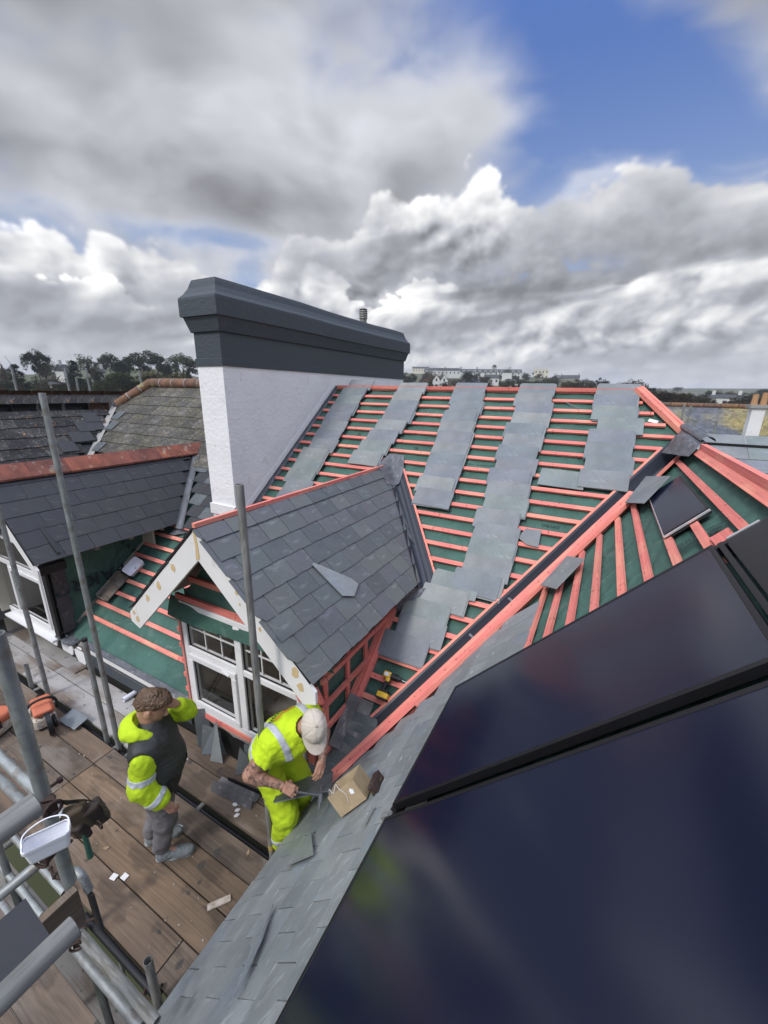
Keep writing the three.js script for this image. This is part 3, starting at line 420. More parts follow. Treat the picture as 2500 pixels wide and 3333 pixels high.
// window: two upper leaded lights over two lower lights
const wx0 = -3.40, wx1 = -1.90, wy0 = 0.385, wyT = 1.06, wy1 = 1.56, wxm = -2.625, WZ = -2.18;
{
  const fr = (x0, x1, y0, y1, d = 0.07, z = WZ) => { const m = mesh('window_frame', rbox(x1 - x0, y1 - y0, d, 0.008, 2), M.upvc, dormer); m.position.set((x0 + x1) / 2, (y0 + y1) / 2, z); };
  fr(wx0, wx1, wy0 - 0.03, wy0 + 0.045); fr(wx0, wx0 + 0.06, wy0 + 0.046, wy1); fr(wx1 - 0.06, wx1, wy0 + 0.046, wy1); fr(wxm - 0.042, wxm + 0.042, wy0 + 0.046, wy1, 0.074); fr(wx0 + 0.061, wxm - 0.043, wyT, wyT + 0.065); fr(wxm + 0.043, wx1 - 0.061, wyT, wyT + 0.065); fr(wx0 + 0.0, wx1, wy1 + 0.001, wy1 + 0.06);
  // opening casement, lower left
  const c0 = wx0 + 0.066, c1 = wxm - 0.05, d0 = wy0 + 0.052, d1 = wyT - 0.006; for (const [a, b, c, d] of [[c0, c1, d0, d0 + 0.062], [c0, c1, d1 - 0.062, d1], [c0, c0 + 0.06, d0 + 0.063, d1 - 0.063], [c1 - 0.06, c1, d0 + 0.063, d1 - 0.063]]) { const m = mesh('casement_frame', rbox(b - a, d - c, 0.06, 0.007, 2), M.upvc, dormer); m.position.set((a + b) / 2, (c + d) / 2, WZ + 0.026); }
  for (const [a, b, c, d, z] of [[c0 + 0.05, c1 - 0.05, d0 + 0.05, d1 - 0.05, 0.02], [wxm + 0.04, wx1 - 0.055, wy0 + 0.04, wyT + 0.005, 0], [wx0 + 0.055, wxm - 0.04, wyT + 0.06, wy1, 0], [wxm + 0.04, wx1 - 0.055, wyT + 0.06, wy1, 0]]) {
    const m = mesh('window_pane', new THREE.PlaneGeometry(b - a, d - c), M.windowGlass, dormer); m.position.set((a + b) / 2, (c + d) / 2, WZ + z + 0.004);
    for (const [p, q, w, h] of [[(a + b) / 2, c + 0.006, b - a, 0.014], [(a + b) / 2, d - 0.006, b - a, 0.014], [a + 0.006, (c + d) / 2, 0.014, d - c], [b - 0.006, (c + d) / 2, 0.014, d - c]]) { const k = mesh('gasket', box(w, h, 0.012), M.rubber, dormer); k.position.set(p, q, WZ + z + 0.012); }
    if (c > wyT) { for (const f of [1 / 3, 2 / 3]) { const k = mesh('glazing_bar', box(0.012, d - c, 0.010), M.upvc, dormer); k.position.set(mix(a, b, f), (c + d) / 2, WZ - 0.008); } for (const y of [c + 0.20]) { const k = mesh('glazing_bar', box(b - a, 0.012, 0.011), M.upvc, dormer); k.position.set((a + b) / 2, y, WZ - 0.008); } }
  }
  const hd = mesh('window_handle', rbox(0.10, 0.022, 0.02, 0.006), M.upvc, dormer); hd.position.set(c1 - 0.12, d1 - 0.03, WZ + 0.06); hd.rotation.z = -0.2;
  bar('sill_batten', V(wx0 - 0.04, wy0 - 0.058, -2.165), V(wx1 + 0.06, wy0 - 0.058, -2.165), 0.05, 0.06, M.batten[1], dormer);
  bar('corner_post', V(wx0 - 0.055, 0.36, -2.2), V(wx0 - 0.055, 1.60, -2.2), 0.06, 0.07, M.batten[0], dormer, V(0, 0, 1)); bar('corner_post', V(wx1 + 0.055, 0.36, -2.2), V(wx1 + 0.055, 1.60, -2.2), 0.06, 0.07, M.batten[1], dormer, V(0, 0, 1));
  bar('lead_strip', V(wx0 - 0.012, 0.33, -2.145), V(wx0 - 0.012, 1.5, -2.145), 0.03, 0.003, M.lead, dormer, V(1, 0, 0.3));
  { const m = mesh('batten', box(0.26, 0.14, 0.03), M.batten[1], dormer); m.position.set(wx1 + 0.09, 1.17, -2.14); m.rotation.z = 0.5; }
}
// stub battens nailed on the left corner post
for (let k = 0; k < 6; k++) { const y = 0.46 + k * 0.185; const m = mesh('batten', box(0.15, 0.05, 0.05), M.batten[k % 2], dormer); m.position.set(wx0 - 0.115, y, -2.235); const e = mesh('batten_end', box(0.004, 0.046, 0.046), M.endgrain, dormer); e.position.set(wx0 - 0.035, y, -2.235); }
// cheeks: membrane, counter battens, rake timber along the roof
for (const s of [1, -1]) {
  const x = DX + s * 0.80 - (s > 0 ? 0.0 : 0.0), pts = [[-2.2, 0.36], [-2.2, 1.72], [-(-(RZ + (RY - 1.72) / tm)), 1.72], [RZ + (RY - 0.40) / tm, 0.40]];
  const g = new THREE.BufferGeometry(); const v3 = pts.map(([z, y]) => V(x, y, z)); const m = mesh('cheek_membrane', quad3(v3[0], v3[1], v3[2], v3[3]), M.membrane, dormer);
  mesh('cheek_lining', quad3(v3[0].clone().add(V(-s * 0.02, 0, 0)), v3[1].clone().add(V(-s * 0.02, 0, 0)), v3[2].clone().add(V(-s * 0.02, 0, 0)), v3[3].clone().add(V(-s * 0.02, 0, 0))), M.plaster, dormer);
  const zr = y => RZ + (RY - y) / tm;
  if (s > 0) {
    for (const y of [1.30, 1.045, 0.80, 0.56]) bar('batten', V(x + 0.045, y, -2.20), V(x + 0.045, y, zr(y) + 0.03), 0.048, 0.026, pick(M.batten), dormer, V(0, 1, 0));
    for (const z of [-2.28, -2.62, -2.94, -3.28]) { const yb = RY - tm * (z - RZ); bar('counter_batten', V(x + 0.018, yb + 0.02, z), V(x + 0.018, 1.68, z), 0.026, 0.048, pick(M.batten), dormer, V(1, 0, 0)); }
    bar('rake_timber', V(x + 0.03, 0.52, zr(0.52) + 0.015), V(x + 0.03, 1.72, zr(1.72) + 0.015), 0.05, 0.085, M.batten[1], dormer, V(1, 0, 0));
    bar('rake_timber', V(x + 0.085, 0.46, zr(0.46) + 0.01), V(x + 0.085, 1.62, zr(1.62) + 0.01), 0.045, 0.05, M.batten[0], dormer, mainF.n);
  }
}
// lead-lined valleys up both sides of the dormer, a lead cap where its ridge meets the roof
for (const s of [1, -1]) {
  const dv = (y, along, out) => { const half = (DY - y) / DT; return V(DX + s * (half + along), y + out, RZ + (RY - y) / tm); };
  const rows = []; for (let i = 0; i <= 10; i++) { const y = mix(1.58, 2.60, i / 10); rows.push([dv(y, 0.15, 0.012), dv(y, 0.135, 0.03), dv(y, 0.12, 0.012), dv(y, 0.075, 0.010), dv(y, 0.065, 0.026), dv(y, 0.05, 0.008), dv(y, 0.0, 0.0), dv(y, 0, 0.015).add(V(0, 0.0, 0.07)), dv(y, 0, 0.022).add(V(0, 0, 0.14)), dv(y, 0, 0.03).add(V(0, 0, 0.16))]); }
  mesh('lead_valley', loftStrip(rows), M.valley, dormer);
  const a = dv(1.52, 0.17, 0.008), b = dv(2.56, 0.17, 0.008); bar('edge_batten', a, b, 0.026, 0.024, M.batten[2], dormer, mainF.n);
}
{ const rows = []; for (let i = 0; i <= 8; i++) { const t = i / 8, r = []; for (let j = 0; j <= 12; j++) { const q = j / 12 * 2 - 1, a = Math.abs(q); const wdt = mix(0.08, 0.25, Math.sin(t * 2.2 + 0.2)); const x = DX + q * wdt, z = mix(-5.16, -4.62, t) + a * 0.10 * t; const ym = RY - tm * (z - RZ), yd = DY - Math.abs(x - DX) * DT; const y = Math.max(ym, yd) + 0.03 + 0.014 * Math.exp(-q * q * 60) + 0.01 * (n3(x * 16, 3, z * 14) - 0.5); r.push(V(x, y, z)); } rows.push(r); } mesh('lead_cap', loftStrip(rows), M.lead, dormer, 'lead cap at the back of the dormer ridge'); }
{ const rows = []; for (let i = 0; i <= 8; i++) { const t = i / 8, r = []; for (let j = 0; j <= 6; j++) { const q = j / 6; r.push(V(mix(-1.62, -1.40, q) - 0.05 * t * (1 - q) + 0.012 * Math.sin(t * 9 + q * 4), 1.60 - 0.02 * q - t * mix(0.34, 0.26, q), mix(-3.52, -3.70, q) + 0.10 * Math.sin(t * 2.5) + 0.02 * Math.sin(q * 9 + t * 5))); } rows.push(r); } mesh('lead_apron', loftStrip(rows), M.lead, dormer, 'crumpled lead flap hanging below the dormer valley'); }
// dim room behind the window
mesh('room_floor', metreUV(new THREE.BoxGeometry(1.52, 0.04, 2.4)), M.interior, dormer).position.set(-2.62, -0.25, -3.42);
mesh('room_back', metreUV(new THREE.BoxGeometry(1.56, 2.0, 0.04)), M.plaster, dormer).position.set(-2.60, 0.62, -4.3);
for (const x of [-3.39, -1.85]) mesh('room_side', metreUV(new THREE.BoxGeometry(0.03, 1.6, 2.1)), M.plaster, dormer).position.set(x, 0.45, -3.25);
bar('roof_strut', V(-3.1, 1.55, -2.5), V(-1.95, 0.6, -2.6), 0.09, 0.05, M.greyWood, dormer); bar('roof_strut', V(-2.3, 1.6, -2.7), V(-3.2, 1.0, -2.9), 0.06, 0.05, M.batten[1], dormer);

// --- the other dormer, already slated ---
reseed(57);
const dorm2 = part('slated_dormer', house); tag(dorm2, 'dark slated dormer with a red tiled ridge and green membrane cheek');
{
  const A = Math.atan(0.955), l2 = LE / Math.cos(A), F = new Frame([LX, LY, 0], [0, 0, -1], [-Math.cos(A), Math.sin(A), 0]), Gf = new Frame([LX, LY, 0], [0, 0, 1], [Math.cos(A), Math.sin(A), 0]);
  const back = b => -(RZ + (RY - (LY + b * Math.sin(A))) / tm), zf = 1.86;
  F.put(mesh('roof_boarding', poly([[zf, 0], [back(0), 0], [back(-l2), -l2 + 0.02], [zf, -l2 + 0.02]], 0.02), M.tar, dorm2), 0, 0, -0.03);
  Gf.put(mesh('roof_boarding', poly([[-zf, 0], [-zf, -l2], [-back(-l2), -l2], [-back(0), 0]], 0.03), M.slateC[0], dorm2), 0, 0, -0.03);
  courses(dorm2, F, { a0: zf, a1: 5.2, b0: -l2, rows: 6, gauge: 0.232, w: 0.33, l: 0.50, top: -0.02, mats: M.slateC, h: -0.006, jit: 0.0008, th: 0.006, inside: (a, b) => a - 0.05 > zf && a < back(b) - 0.12 });
  for (let r = 0; r < 6; r += 1) if (r % 2) F.put(mesh('slate', poly([[-0.08, 0], [0.08, 0], [0.08, Math.min(0.5, l2 - r * 0.232 - 0.02)], [-0.08, Math.min(0.5, l2 - r * 0.232 - 0.02)]], 0.006), pick(M.slateC), dorm2), zf + 0.09, -l2 + r * 0.232, 0.007, 0, -0.024);
  // angular ridge tiles
  for (let k = 0; k < 7; k++) { const z0 = -1.9 - k * 0.45, w = 0.17, sh = new THREE.Shape([[0, 0.05], [w, -w * 0.955 + 0.05], [w, -w * 0.955 + 0.03], [0.0, 0.028], [-w, -w * 0.955 + 0.03], [-w, -w * 0.955 + 0.05]].map(p => new THREE.Vector2(...p))); const g = metreUV(new THREE.ExtrudeGeometry(sh, { depth: 0.443, bevelEnabled: true, bevelSize: 0.003, bevelThickness: 0.003, bevelSegments: 1 }), rr(0, 5), rr(0, 5)); const m = mesh('ridge_tile', g, M.terra[k % 3], dorm2); m.position.set(LX, LY + 0.02 + rr(-.003, .003), z0 - 0.445); }
  // lead-lined valley against the main roof
  const rows = []; for (let i = 0; i <= 8; i++) { const y = mix(1.52, 2.45, i / 8), hx = (LY - y) / 0.955, z = RZ + (RY - y) / tm; rows.push([V(LX + hx + 0.085 + 0.02 * n3(i, 1, 1), y + 0.035, z), V(LX + hx + 0.04, y + 0.012, z + 0.0), V(LX + hx, y + 0.02, z + 0.02), V(LX + hx - 0.01, y + 0.035, z + 0.05)]); } mesh('lead_valley', loftStrip(rows), M.lead, dorm2);
  mesh('lead_valley_foot', loftStrip([0, 1, 2, 3].map(i => [0, 1, 2, 3].map(j => V(-5.62 + j * 0.07 + 0.01 * i, 1.55 - 0.03 * i + 0.015 * Math.sin(i * 3 + j * 2), -3.72 + i * 0.06 - 0.03 * j)))), M.lead, dorm2);
  // cheek with membrane and its print
  const cx = -6.03, zr = y => RZ + (RY - y) / tm, rws = []; for (let i = 0; i <= 16; i++) { const t = i / 16, r = []; for (let j = 0; j <= 16; j++) { const y = mix(0.40, 1.72, j / 16), z = mix(-2.14, zr(y) - 0.0, t); r.push(V(cx + 0.02 * (fbm3(z * 2.2, y * 2.5, 5, 3) - 0.5) * 2 + 0.02 * Math.sin(z * 5 + y * 6) * (1 - t), y, z)); } rws.push(r); } const cg = loftStrip(rws); { const uv = cg.attributes.uv, p = cg.attributes.position; for (let i = 0; i < uv.count; i++) uv.setXY(i, p.getZ(i), p.getY(i)); } mesh('cheek_membrane', cg, M.membrane, dorm2, 'dark green printed membrane on the dormer cheek');
  mesh('cheek_lining', quad3(V(cx - 0.06, 0.4, -2.14), V(cx - 0.06, 1.66, -2.14), V(cx - 0.06, 1.66, zr(1.66)), V(cx - 0.06, 0.4, zr(0.4))), M.tar, dorm2);
  const cf = new Frame([cx + 0.034, 0, 0], [0, 0, -1], [0, 1, 0]); 
  stamp(cf, 'FAKRO', 0.98, 0.21, 2.58, 1.0, 0.006, Math.PI, dorm2, lin(0.008, 0.018, 0.022), 1.15, 'bold', 'sans-serif'); stamp(cf, 'EUROTOP N 35', 0.82, 0.085, 3.257, 1.164, 0.006, 2.205, dorm2, lin(0.008, 0.018, 0.022), 1.0, 'bold', 'sans-serif');
  mesh('membrane_lap', quad3(V(cx + 0.03, 1.62, -2.6), V(cx + 0.035, 1.28, -3.1), V(cx + 0.03, 1.27, -3.1), V(cx + 0.025, 1.60, -2.6)), M.membrane, dorm2);
  // ragged strip of old vertical slates and a dark corner board at the front of the cheek
  for (let k = 0; k < 6; k++) { const m = mesh('hung_slate', poly(slateShape(0.16, 0.26, 0.006), 0.01), M.terra[1], dorm2); m.material = M.hung || (M.hung = std({ map: rep(T.lead, 2), color: lin(0.55, 0.46, 0.46), roughness: 0.8, bumpMap: rep(T.slateBump, 3), bumpScale: 0.006 })); new Frame([cx + 0.02, 0, 0], [0, 0, -1], [0, 1, 0]).put(m, 2.20 + rr(-.012, .03), 0.40 + k * 0.20, 0.016, rr(-0.03, 0.03), -0.04); }
  bar('corner_board', V(cx - 0.01, 0.30, -2.10), V(cx - 0.01, 1.60, -2.10), 0.11, 0.05, M.tar, dorm2, V(1, 0, 0)); bar('corner_board', V(cx + 0.03, 0.34, -2.12), V(cx + 0.03, 1.58, -2.12), 0.03, 0.03, M.tar, dorm2, V(1, 0, 0));
  // window
  const x0 = -7.60, x1 = -6.10, y0 = 0.37, y1 = 1.56, yt = 1.16, z = -2.12; const fr = (a, b, c, d, dz = 0, n = 'window_frame') => { const m = mesh(n, rbox(b - a, d - c, 0.06, 0.007, 2), M.upvc, dorm2); m.position.set((a + b) / 2, (c + d) / 2, z + dz); };
  fr(x0, x1, y0 - 0.04, y0 + 0.05); fr(x0, x0 + 0.06, y0 + 0.051, y1); fr(x1 - 0.06, x1, y0 + 0.051, y1); fr(x0 + 0.061, x1 - 0.061, yt, yt + 0.07); fr(-7.16, -7.09, y0 + 0.051, yt - 0.001); fr(x0, x1, y1 + 0.001, y1 + 0.05);
  const c0 = -7.085, c1 = x1 - 0.064, d0 = y0 + 0.055, d1 = yt - 0.004; fr(c0, c1, d0, d0 + 0.055, 0.02, 'casement_frame'); fr(c0, c1, d1 - 0.055, d1, 0.02, 'casement_frame'); fr(c0, c0 + 0.055, d0 + 0.056, d1 - 0.056, 0.02, 'casement_frame'); fr(c1 - 0.055, c1, d0 + 0.056, d1 - 0.056, 0.02, 'casement_frame');
  for (const [a, b, c, d, e] of [[c0 + 0.05, c1 - 0.05, d0 + 0.05, d1 - 0.05, 0.02], [x0 + 0.05, -7.15, y0 + 0.04, yt + 0.01, 0], [x0 + 0.05, x1 - 0.05, yt + 0.06, y1, 0]]) { mesh('window_pane', new THREE.PlaneGeometry(b - a, d - c), M.windowGlass, dorm2).position.set((a + b) / 2, (c + d) / 2, z + e); mesh('gasket', box(b - a, 0.014, 0.01), M.rubber, dorm2).position.set((a + b) / 2, c + 0.006, z + e + 0.008); mesh('gasket', box(0.014, d - c, 0.01), M.rubber, dorm2).position.set(b - 0.006, (c + d) / 2, z + e + 0.008); }
  mesh('window_sill', rbox(x1 - x0 + 0.1, 0.035, 0.14, 0.008), M.upvc, dorm2).position.set((x0 + x1) / 2, y0 - 0.06, z + 0.045);
  mesh('room_back', metreUV(new THREE.BoxGeometry(1.7, 1.7, 0.03)), M.plaster, dorm2).position.set(LX - 0.02, 0.7, -3.4); mesh('room_side', metreUV(new THREE.BoxGeometry(0.03, 2.2, 1.4)), M.plaster, dorm2).position.set(-7.5, 0.7, -2.7); mesh('room_floor', metreUV(new THREE.BoxGeometry(2.0, 0.03, 1.5)), M.interior, dorm2).position.set(LX, 0.0, -2.75);
  mesh('gable_wall', poly([[-1.0, 1.66], [1.0, 1.66], [0, 2.5]], 0.04), M.tar, dorm2).position.set(LX, 0, -2.15);
  // dark bargeboard and end of the gutter
  for (const s of [1, -1]) { const pts = [[0, 0.0], [s * 1.05, -1.0], [s * 1.05, -1.16], [0, -0.2]]; const m = mesh('bargeboard', poly(s > 0 ? pts : pts.slice().reverse(), 0.022), M.barge, dorm2); m.position.set(LX, LY - 0.03, -1.885); }
  { const m = mesh('gutter_end', rbox(0.10, 0.12, 0.30, 0.02), M.blackMetal, dorm2); m.position.set(-5.68, 1.47, -2.05); }
  for (const zz of [-2.55, -3.0, -3.45]) mesh('rafter_end', box(0.07, 0.05, 0.05), M.greyWood, dorm2).position.set(-5.63, 1.575, zz);
  // crumpled lead at the foot of the corner
  const lr = []; for (let i = 0; i <= 6; i++) { const r = []; for (let j = 0; j <= 6; j++) r.push(V(-6.12 + i * 0.055, 0.36 - 0.01 * i + 0.06 * (n3(i * 0.9, j * 0.8, 3) - 0.5), -2.09 - j * 0.04 + 0.03 * n3(i, j, 9))); lr.push(r); } mesh('lead_apron', loftStrip(lr), M.lead, dorm2);
}

// --- chimney ---
reseed(63);
const chim = part('chimney', house); tag(chim, 'long white rendered chimney stack with a dark grey moulded cap');
{
  const x1 = -4.45, x0 = -4.93, z1 = -3.85, z0 = -9.2; // stack in plan
  const cx = (x0 + x1) / 2, cz = (z0 + z1) / 2, hx = (x1 - x0) / 2, hz = (z1 - z0) / 2;
  const stack = mesh('stack', metreUV(new THREE.BoxGeometry(2 * hx, 2.35, 2 * hz)), M.render, chim); stack.position.set(cx, 2.72, cz);
  mesh('plinth', metreUV(new THREE.BoxGeometry(2 * hx + 0.03, 0.15, 0.04)), M.renderSmooth, chim).position.set(cx, 1.91, z1 + 0.012);
  // moulded cap: rings lofted from a profile of height and overhang
  const ring = (y, o, rough = 0) => { const a = hx + o, b = hz + o, pts = []; const N = 40; const e = [[-a, b], [a, b], [a, -b], [-a, -b]]; for (let k = 0; k < 4; k++) { const p = e[k], q = e[(k + 1) % 4], n = k % 2 ? N : 6; for (let i = 0; i < n; i++) { const t = i / n, x = mix(p[0], q[0], t), z = mix(p[1], q[1], t); pts.push(V(cx + x + rough * (n3(x * 2, y * 5, z * 1.3) - 0.5), y + rough * 1.2 * (n3(x, y, z * 0.9 + 7) - 0.5), cz + z)); } } pts.push(pts[0].clone()); return pts; };
  const cap = (name, prof, mat, lab) => { const pos = []; for (let i = 0; i < prof.length - 1; i++) { const A = ring(...prof[i]), B = ring(...prof[i + 1]); for (let j = 0; j < A.length - 1; j++) pos.push(A[j], A[j + 1], B[j + 1], A[j], B[j + 1], B[j]); } const g = new THREE.BufferGeometry(); g.setAttribute('position', new THREE.Float32BufferAttribute(pos.flatMap(p => [p.x, p.y, p.z]), 3)); g.computeVertexNormals(); mesh(name, metreUV(g), mat, chim, lab); };
  cap('cap_collar', [[3.875, 0.0], [3.875, 0.014], [3.965, 0.016], [3.972, 0.005]], M.charcoal); cap('cap_block', [[3.97, 0.003], [4.285, 0.003], [4.287, 0.03]], M.charcoal);
  cap('cap_corbel', [[4.287, 0.015], [4.290, 0.028], [4.46, 0.078], [4.462, 0.09]], M.charcoal); cap('cap_band', [[4.462, 0.07], [4.464, 0.105, 0.008], [4.66, 0.105, 0.014], [4.685, 0.10, 0.014]], M.charcoal);
  cap('cap_cove', [[4.685, 0.10, 0.014], [4.73, 0.055, 0.02], [4.80, 0.012, 0.02], [4.86, -0.008, 0.02], [4.90, -0.025, 0.02], [4.915, -0.08, 0.02], [4.92, -0.235, 0]], M.charcoal, 'curved grey top of the chimney cap');
  const pot = thing('flue_terminal', 'small grey louvred metal flue terminal on top of the chimney', 'flue', [-4.68, 4.91, -7.72]); pot.scale.setScalar(0.78); mesh('flue_pipe', new THREE.CylinderGeometry(0.085, 0.09, 0.12, 20), M.galvWorn, pot).position.y = 0.06; for (let k = 0; k < 5; k++) mesh('louvre', new THREE.CylinderGeometry(0.098, 0.11, 0.03, 20), M.galvWorn, pot).position.y = 0.14 + k * 0.042; mesh('flue_cap', new THREE.CylinderGeometry(0.06, 0.11, 0.03, 20), M.galvWorn, pot).position.y = 0.36;
  // cement fillet and lead soakers down the roof line
  const zs = s => RZ + s * cm, ys = s => RY - s * sm;
  const f = [], so = []; for (let i = 0; i <= 40; i++) { const s = mix(-0.22, 3.22, i / 40); const w = 0.02 * (n3(s * 9, 2, 1) - 0.5), zz = s < 0 ? RZ - s * cm * -1 : zs(s), yy = ys(Math.abs(s)); f.push([V(x1 + 0.002, yy + 0.155 + w, zz), V(x1 + 0.014, yy + 0.145 + w, zz), V(x1 + 0.02, yy + 0.055, zz)]); so.push([V(x1 + 0.006, yy + 0.075, zz), V(x1 + 0.012, yy + 0.005, zz), V(x1 + 0.05, yy - 0.03, zz)]); }
  mesh('cement_fillet', loftStrip(f), M.renderSmooth, chim); mesh('lead_soaker', loftStrip(so), M.lead, chim);
  for (let k = 0; k < 3; k++) { const s = 0.18 + k * 0.13; const m = mesh('soaker_flap', poly([[0, -0.16], [0.035, -0.13], [0.03, 0.11], [0, 0.10]], 0.006), M.lead, chim); mainF.put(m, x1 + 0.02, -s, 0.03, 0.06, 0, -0.7); }
}

// --- older roof left of the chimney, new slates beside the stack, left wing ---
reseed(71);
const old = part('old_main_roof', house); tag(old, 'weathered mossy slate slope behind the dark dormer');
{
  const leftV = y => -10.36 + (3.10 - y) / 0.94;                       // valley against the left wing
  courses(old, mainF, { a0: -10.4, a1: -4.95, b0: -4.35, rows: 14, gauge: 0.30, w: 0.36, l: 0.58, top: -0.03, th: 0.012, jit: 0.008, mats: M.slateM, h: -0.01, name: 'weathered_slate', inside: (a, b) => { const y = RY + b * sm, s = -b; const hip = y > 3.1 ? -10.36 + (y - 3.10) * 0.85 : leftV(y); return a > hip + 0.12 && s > 0.12 && s < 2.25 && a < -5.0; } });
  for (let i = 0; i < 3; i++) for (let j = 0; j < 2; j++) mainF.put(mesh('replacement_slate', poly(slateShape(0.30, 0.26, 0.003), 0.008), M.slateB[1], old), [-9.86, -9.70, -9.40][i] - j * 0.3 + j * 0.3, [-1.28, -1.62, -2.25][i], 0.035, rr(-.02, .02), -0.03);
  mainF.put(mesh('replacement_slate', poly(slateShape(0.30, 0.30, 0.003), 0.008), M.slateA[0], old), -5.45, -2.0, 0.036, 0, -0.03); mainF.put(mesh('replacement_slate', poly(slateShape(0.26, 0.30, 0.003), 0.008), M.slateA[1], old), -5.14, -2.0, 0.036, 0, -0.03);
  courses(old, mainF, { a0: -6.6, a1: -4.95, b0: -3.42, rows: 6, gauge: 0.215, w: 0.29, l: 0.44, mats: [M.slateC[2], M.slateB[1], M.slateC[0], M.slateB[1]], h: 0.0, jit: 0.002, inside: (a, b) => { const y = RY + b * sm; return a < -5.06 && a > LX + (LY - y) / 0.955 + 0.2 && y < 2.42; } });
  // orange ridge tiles, hip tiles
  const rt = (name, a, b, n, mats, w, h) => { for (let k = 0; k < n; k++) { const p = a.clone().lerp(b, k / n), q = a.clone().lerp(b, (k + 0.97) / n); const L = p.distanceTo(q); const g = metreUV(new THREE.CylinderGeometry(w, w, L, 14, 1, false, -Math.PI / 2, Math.PI), rr(0, 4), rr(0, 4)); g.rotateZ(Math.PI / 2); const m = mesh(name, g, pick(mats), old); between(m, p, q); m.scale.y = h; m.rotateX(rr(-0.04, 0.04)); if (k) { const j = mesh('mortar_joint', metreUV(new THREE.CylinderGeometry(w * 1.04, w * 1.04, 0.022, 14, 1, false, -Math.PI / 2, Math.PI).rotateZ(Math.PI / 2)), M.mortar, old); between(j, p, p.clone().add(q.clone().sub(p).setLength(0.02))); j.scale.y = h; } } };
  rt('ridge_tile', V(-9.85, RY + 0.03, RZ), V(-4.95, RY + 0.03, RZ), 11, M.terraOrange, 0.15, 0.8);
  rt('hip_tile', V(-10.36, 3.17, -5.75), V(-9.86, RY + 0.05, RZ), 3, M.terraOrange, 0.15, 0.8);
  const lw = part('left_wing_roof', house); tag(lw, 'dark weathered slate wing roof at the far left');
  const A = Math.atan(0.94), F = new Frame([-10.36, 3.10, 0], [0, 0, -1], [-Math.cos(A), Math.sin(A), 0]);
  mesh('boarding', quad3(V(-10.36, 3.06, -5.75), V(-10.36, 3.06, 1.2), V(-7.4, 0.28, 1.2), V(-7.4, 0.28, -2.1)), M.tar, lw); mesh('far_slope', quad3(V(-10.36, 3.06, -5.75), V(-10.36, 3.06, 1.2), V(-13.2, 0.3, 1.2), V(-13.2, 0.3, -5.75)), M.slateO[1], lw);
  courses(lw, F, { a0: 0.5, a1: 6.0, b0: -2.72, rows: 11, gauge: 0.25, w: 0.33, l: 0.48, top: -0.03, th: 0.012, jit: 0.012, mats: M.slateO, name: 'weathered_slate', h: -0.02, inside: (a, b) => { const y = 3.10 + b * Math.sin(A), zv = RZ + (RY - y) / tm; return -a > zv + 0.12 && a < 5.8 && b < -0.02; } });
  for (const [a, b] of [[5.0, -0.42], [4.75, -0.68], [4.98, -0.66], [4.5, -0.95], [4.62, -0.94], [4.2, -1.18]]) F.put(mesh('replacement_slate', poly(slateShape(0.31, 0.28, 0.003), 0.008), M.slateC[2], lw), a, b, 0.03, rr(-.02, .02), -0.03);
  const pts = []; for (let i = 0; i <= 8; i++) { const y = mix(1.2, 3.1, i / 8), x = leftV(y), z = RZ + (RY - y) / tm; pts.push([V(x + 0.09, y + 0.035, z), V(x, y + 0.02, z + 0.02), V(x - 0.05, y + 0.06, z + 0.03)]); } mesh('valley_mortar', loftStrip(pts), M.mortar, lw);
  for (let k = 0; k < 14; k++) { const z0 = -5.55 + k * 0.46, m = mesh('ridge_tile', metreUV(new THREE.CylinderGeometry(0.14, 0.14, 0.45, 12, 1, false, -Math.PI / 2, Math.PI).rotateZ(Math.PI / 2), rr(0, 4), rr(0, 4)), k < 1 ? M.terraOrange[1] : pick(M.slateC), lw); between(m, V(-10.36, 3.12, z0), V(-10.36, 3.12, z0 + 0.45)); m.scale.y = 0.8; const j = mesh('mortar_joint', metreUV(new THREE.CylinderGeometry(0.146, 0.146, 0.02, 12, 1, false, -Math.PI / 2, Math.PI).rotateZ(Math.PI / 2)), M.mortar, lw); between(j, V(-10.36, 3.12, z0 + 0.44), V(-10.36, 3.12, z0 + 0.46)); j.scale.y = 0.8; }
  for (let k = 0; k < 9; k++) { const m = mesh('hip_tile', metreUV(new THREE.CylinderGeometry(0.13, 0.13, 0.42, 12, 1, false, -Math.PI / 2, Math.PI).rotateZ(Math.PI / 2), rr(0, 4), rr(0, 4)), pick(M.terraOrange), lw); between(m, V(-12.6, 3.36, -8.0 + k * 0.43), V(-12.6, 3.36, -8.0 + k * 0.43 + 0.42)); m.scale.y = 0.8; }
  mesh('rear_wing_slope', quad3(V(-12.6, 3.36, -8.2), V(-12.6, 3.36, -4.1), V(-10.9, 1.4, -4.1), V(-10.9, 1.4, -8.2)), M.slateO[0], lw);
}

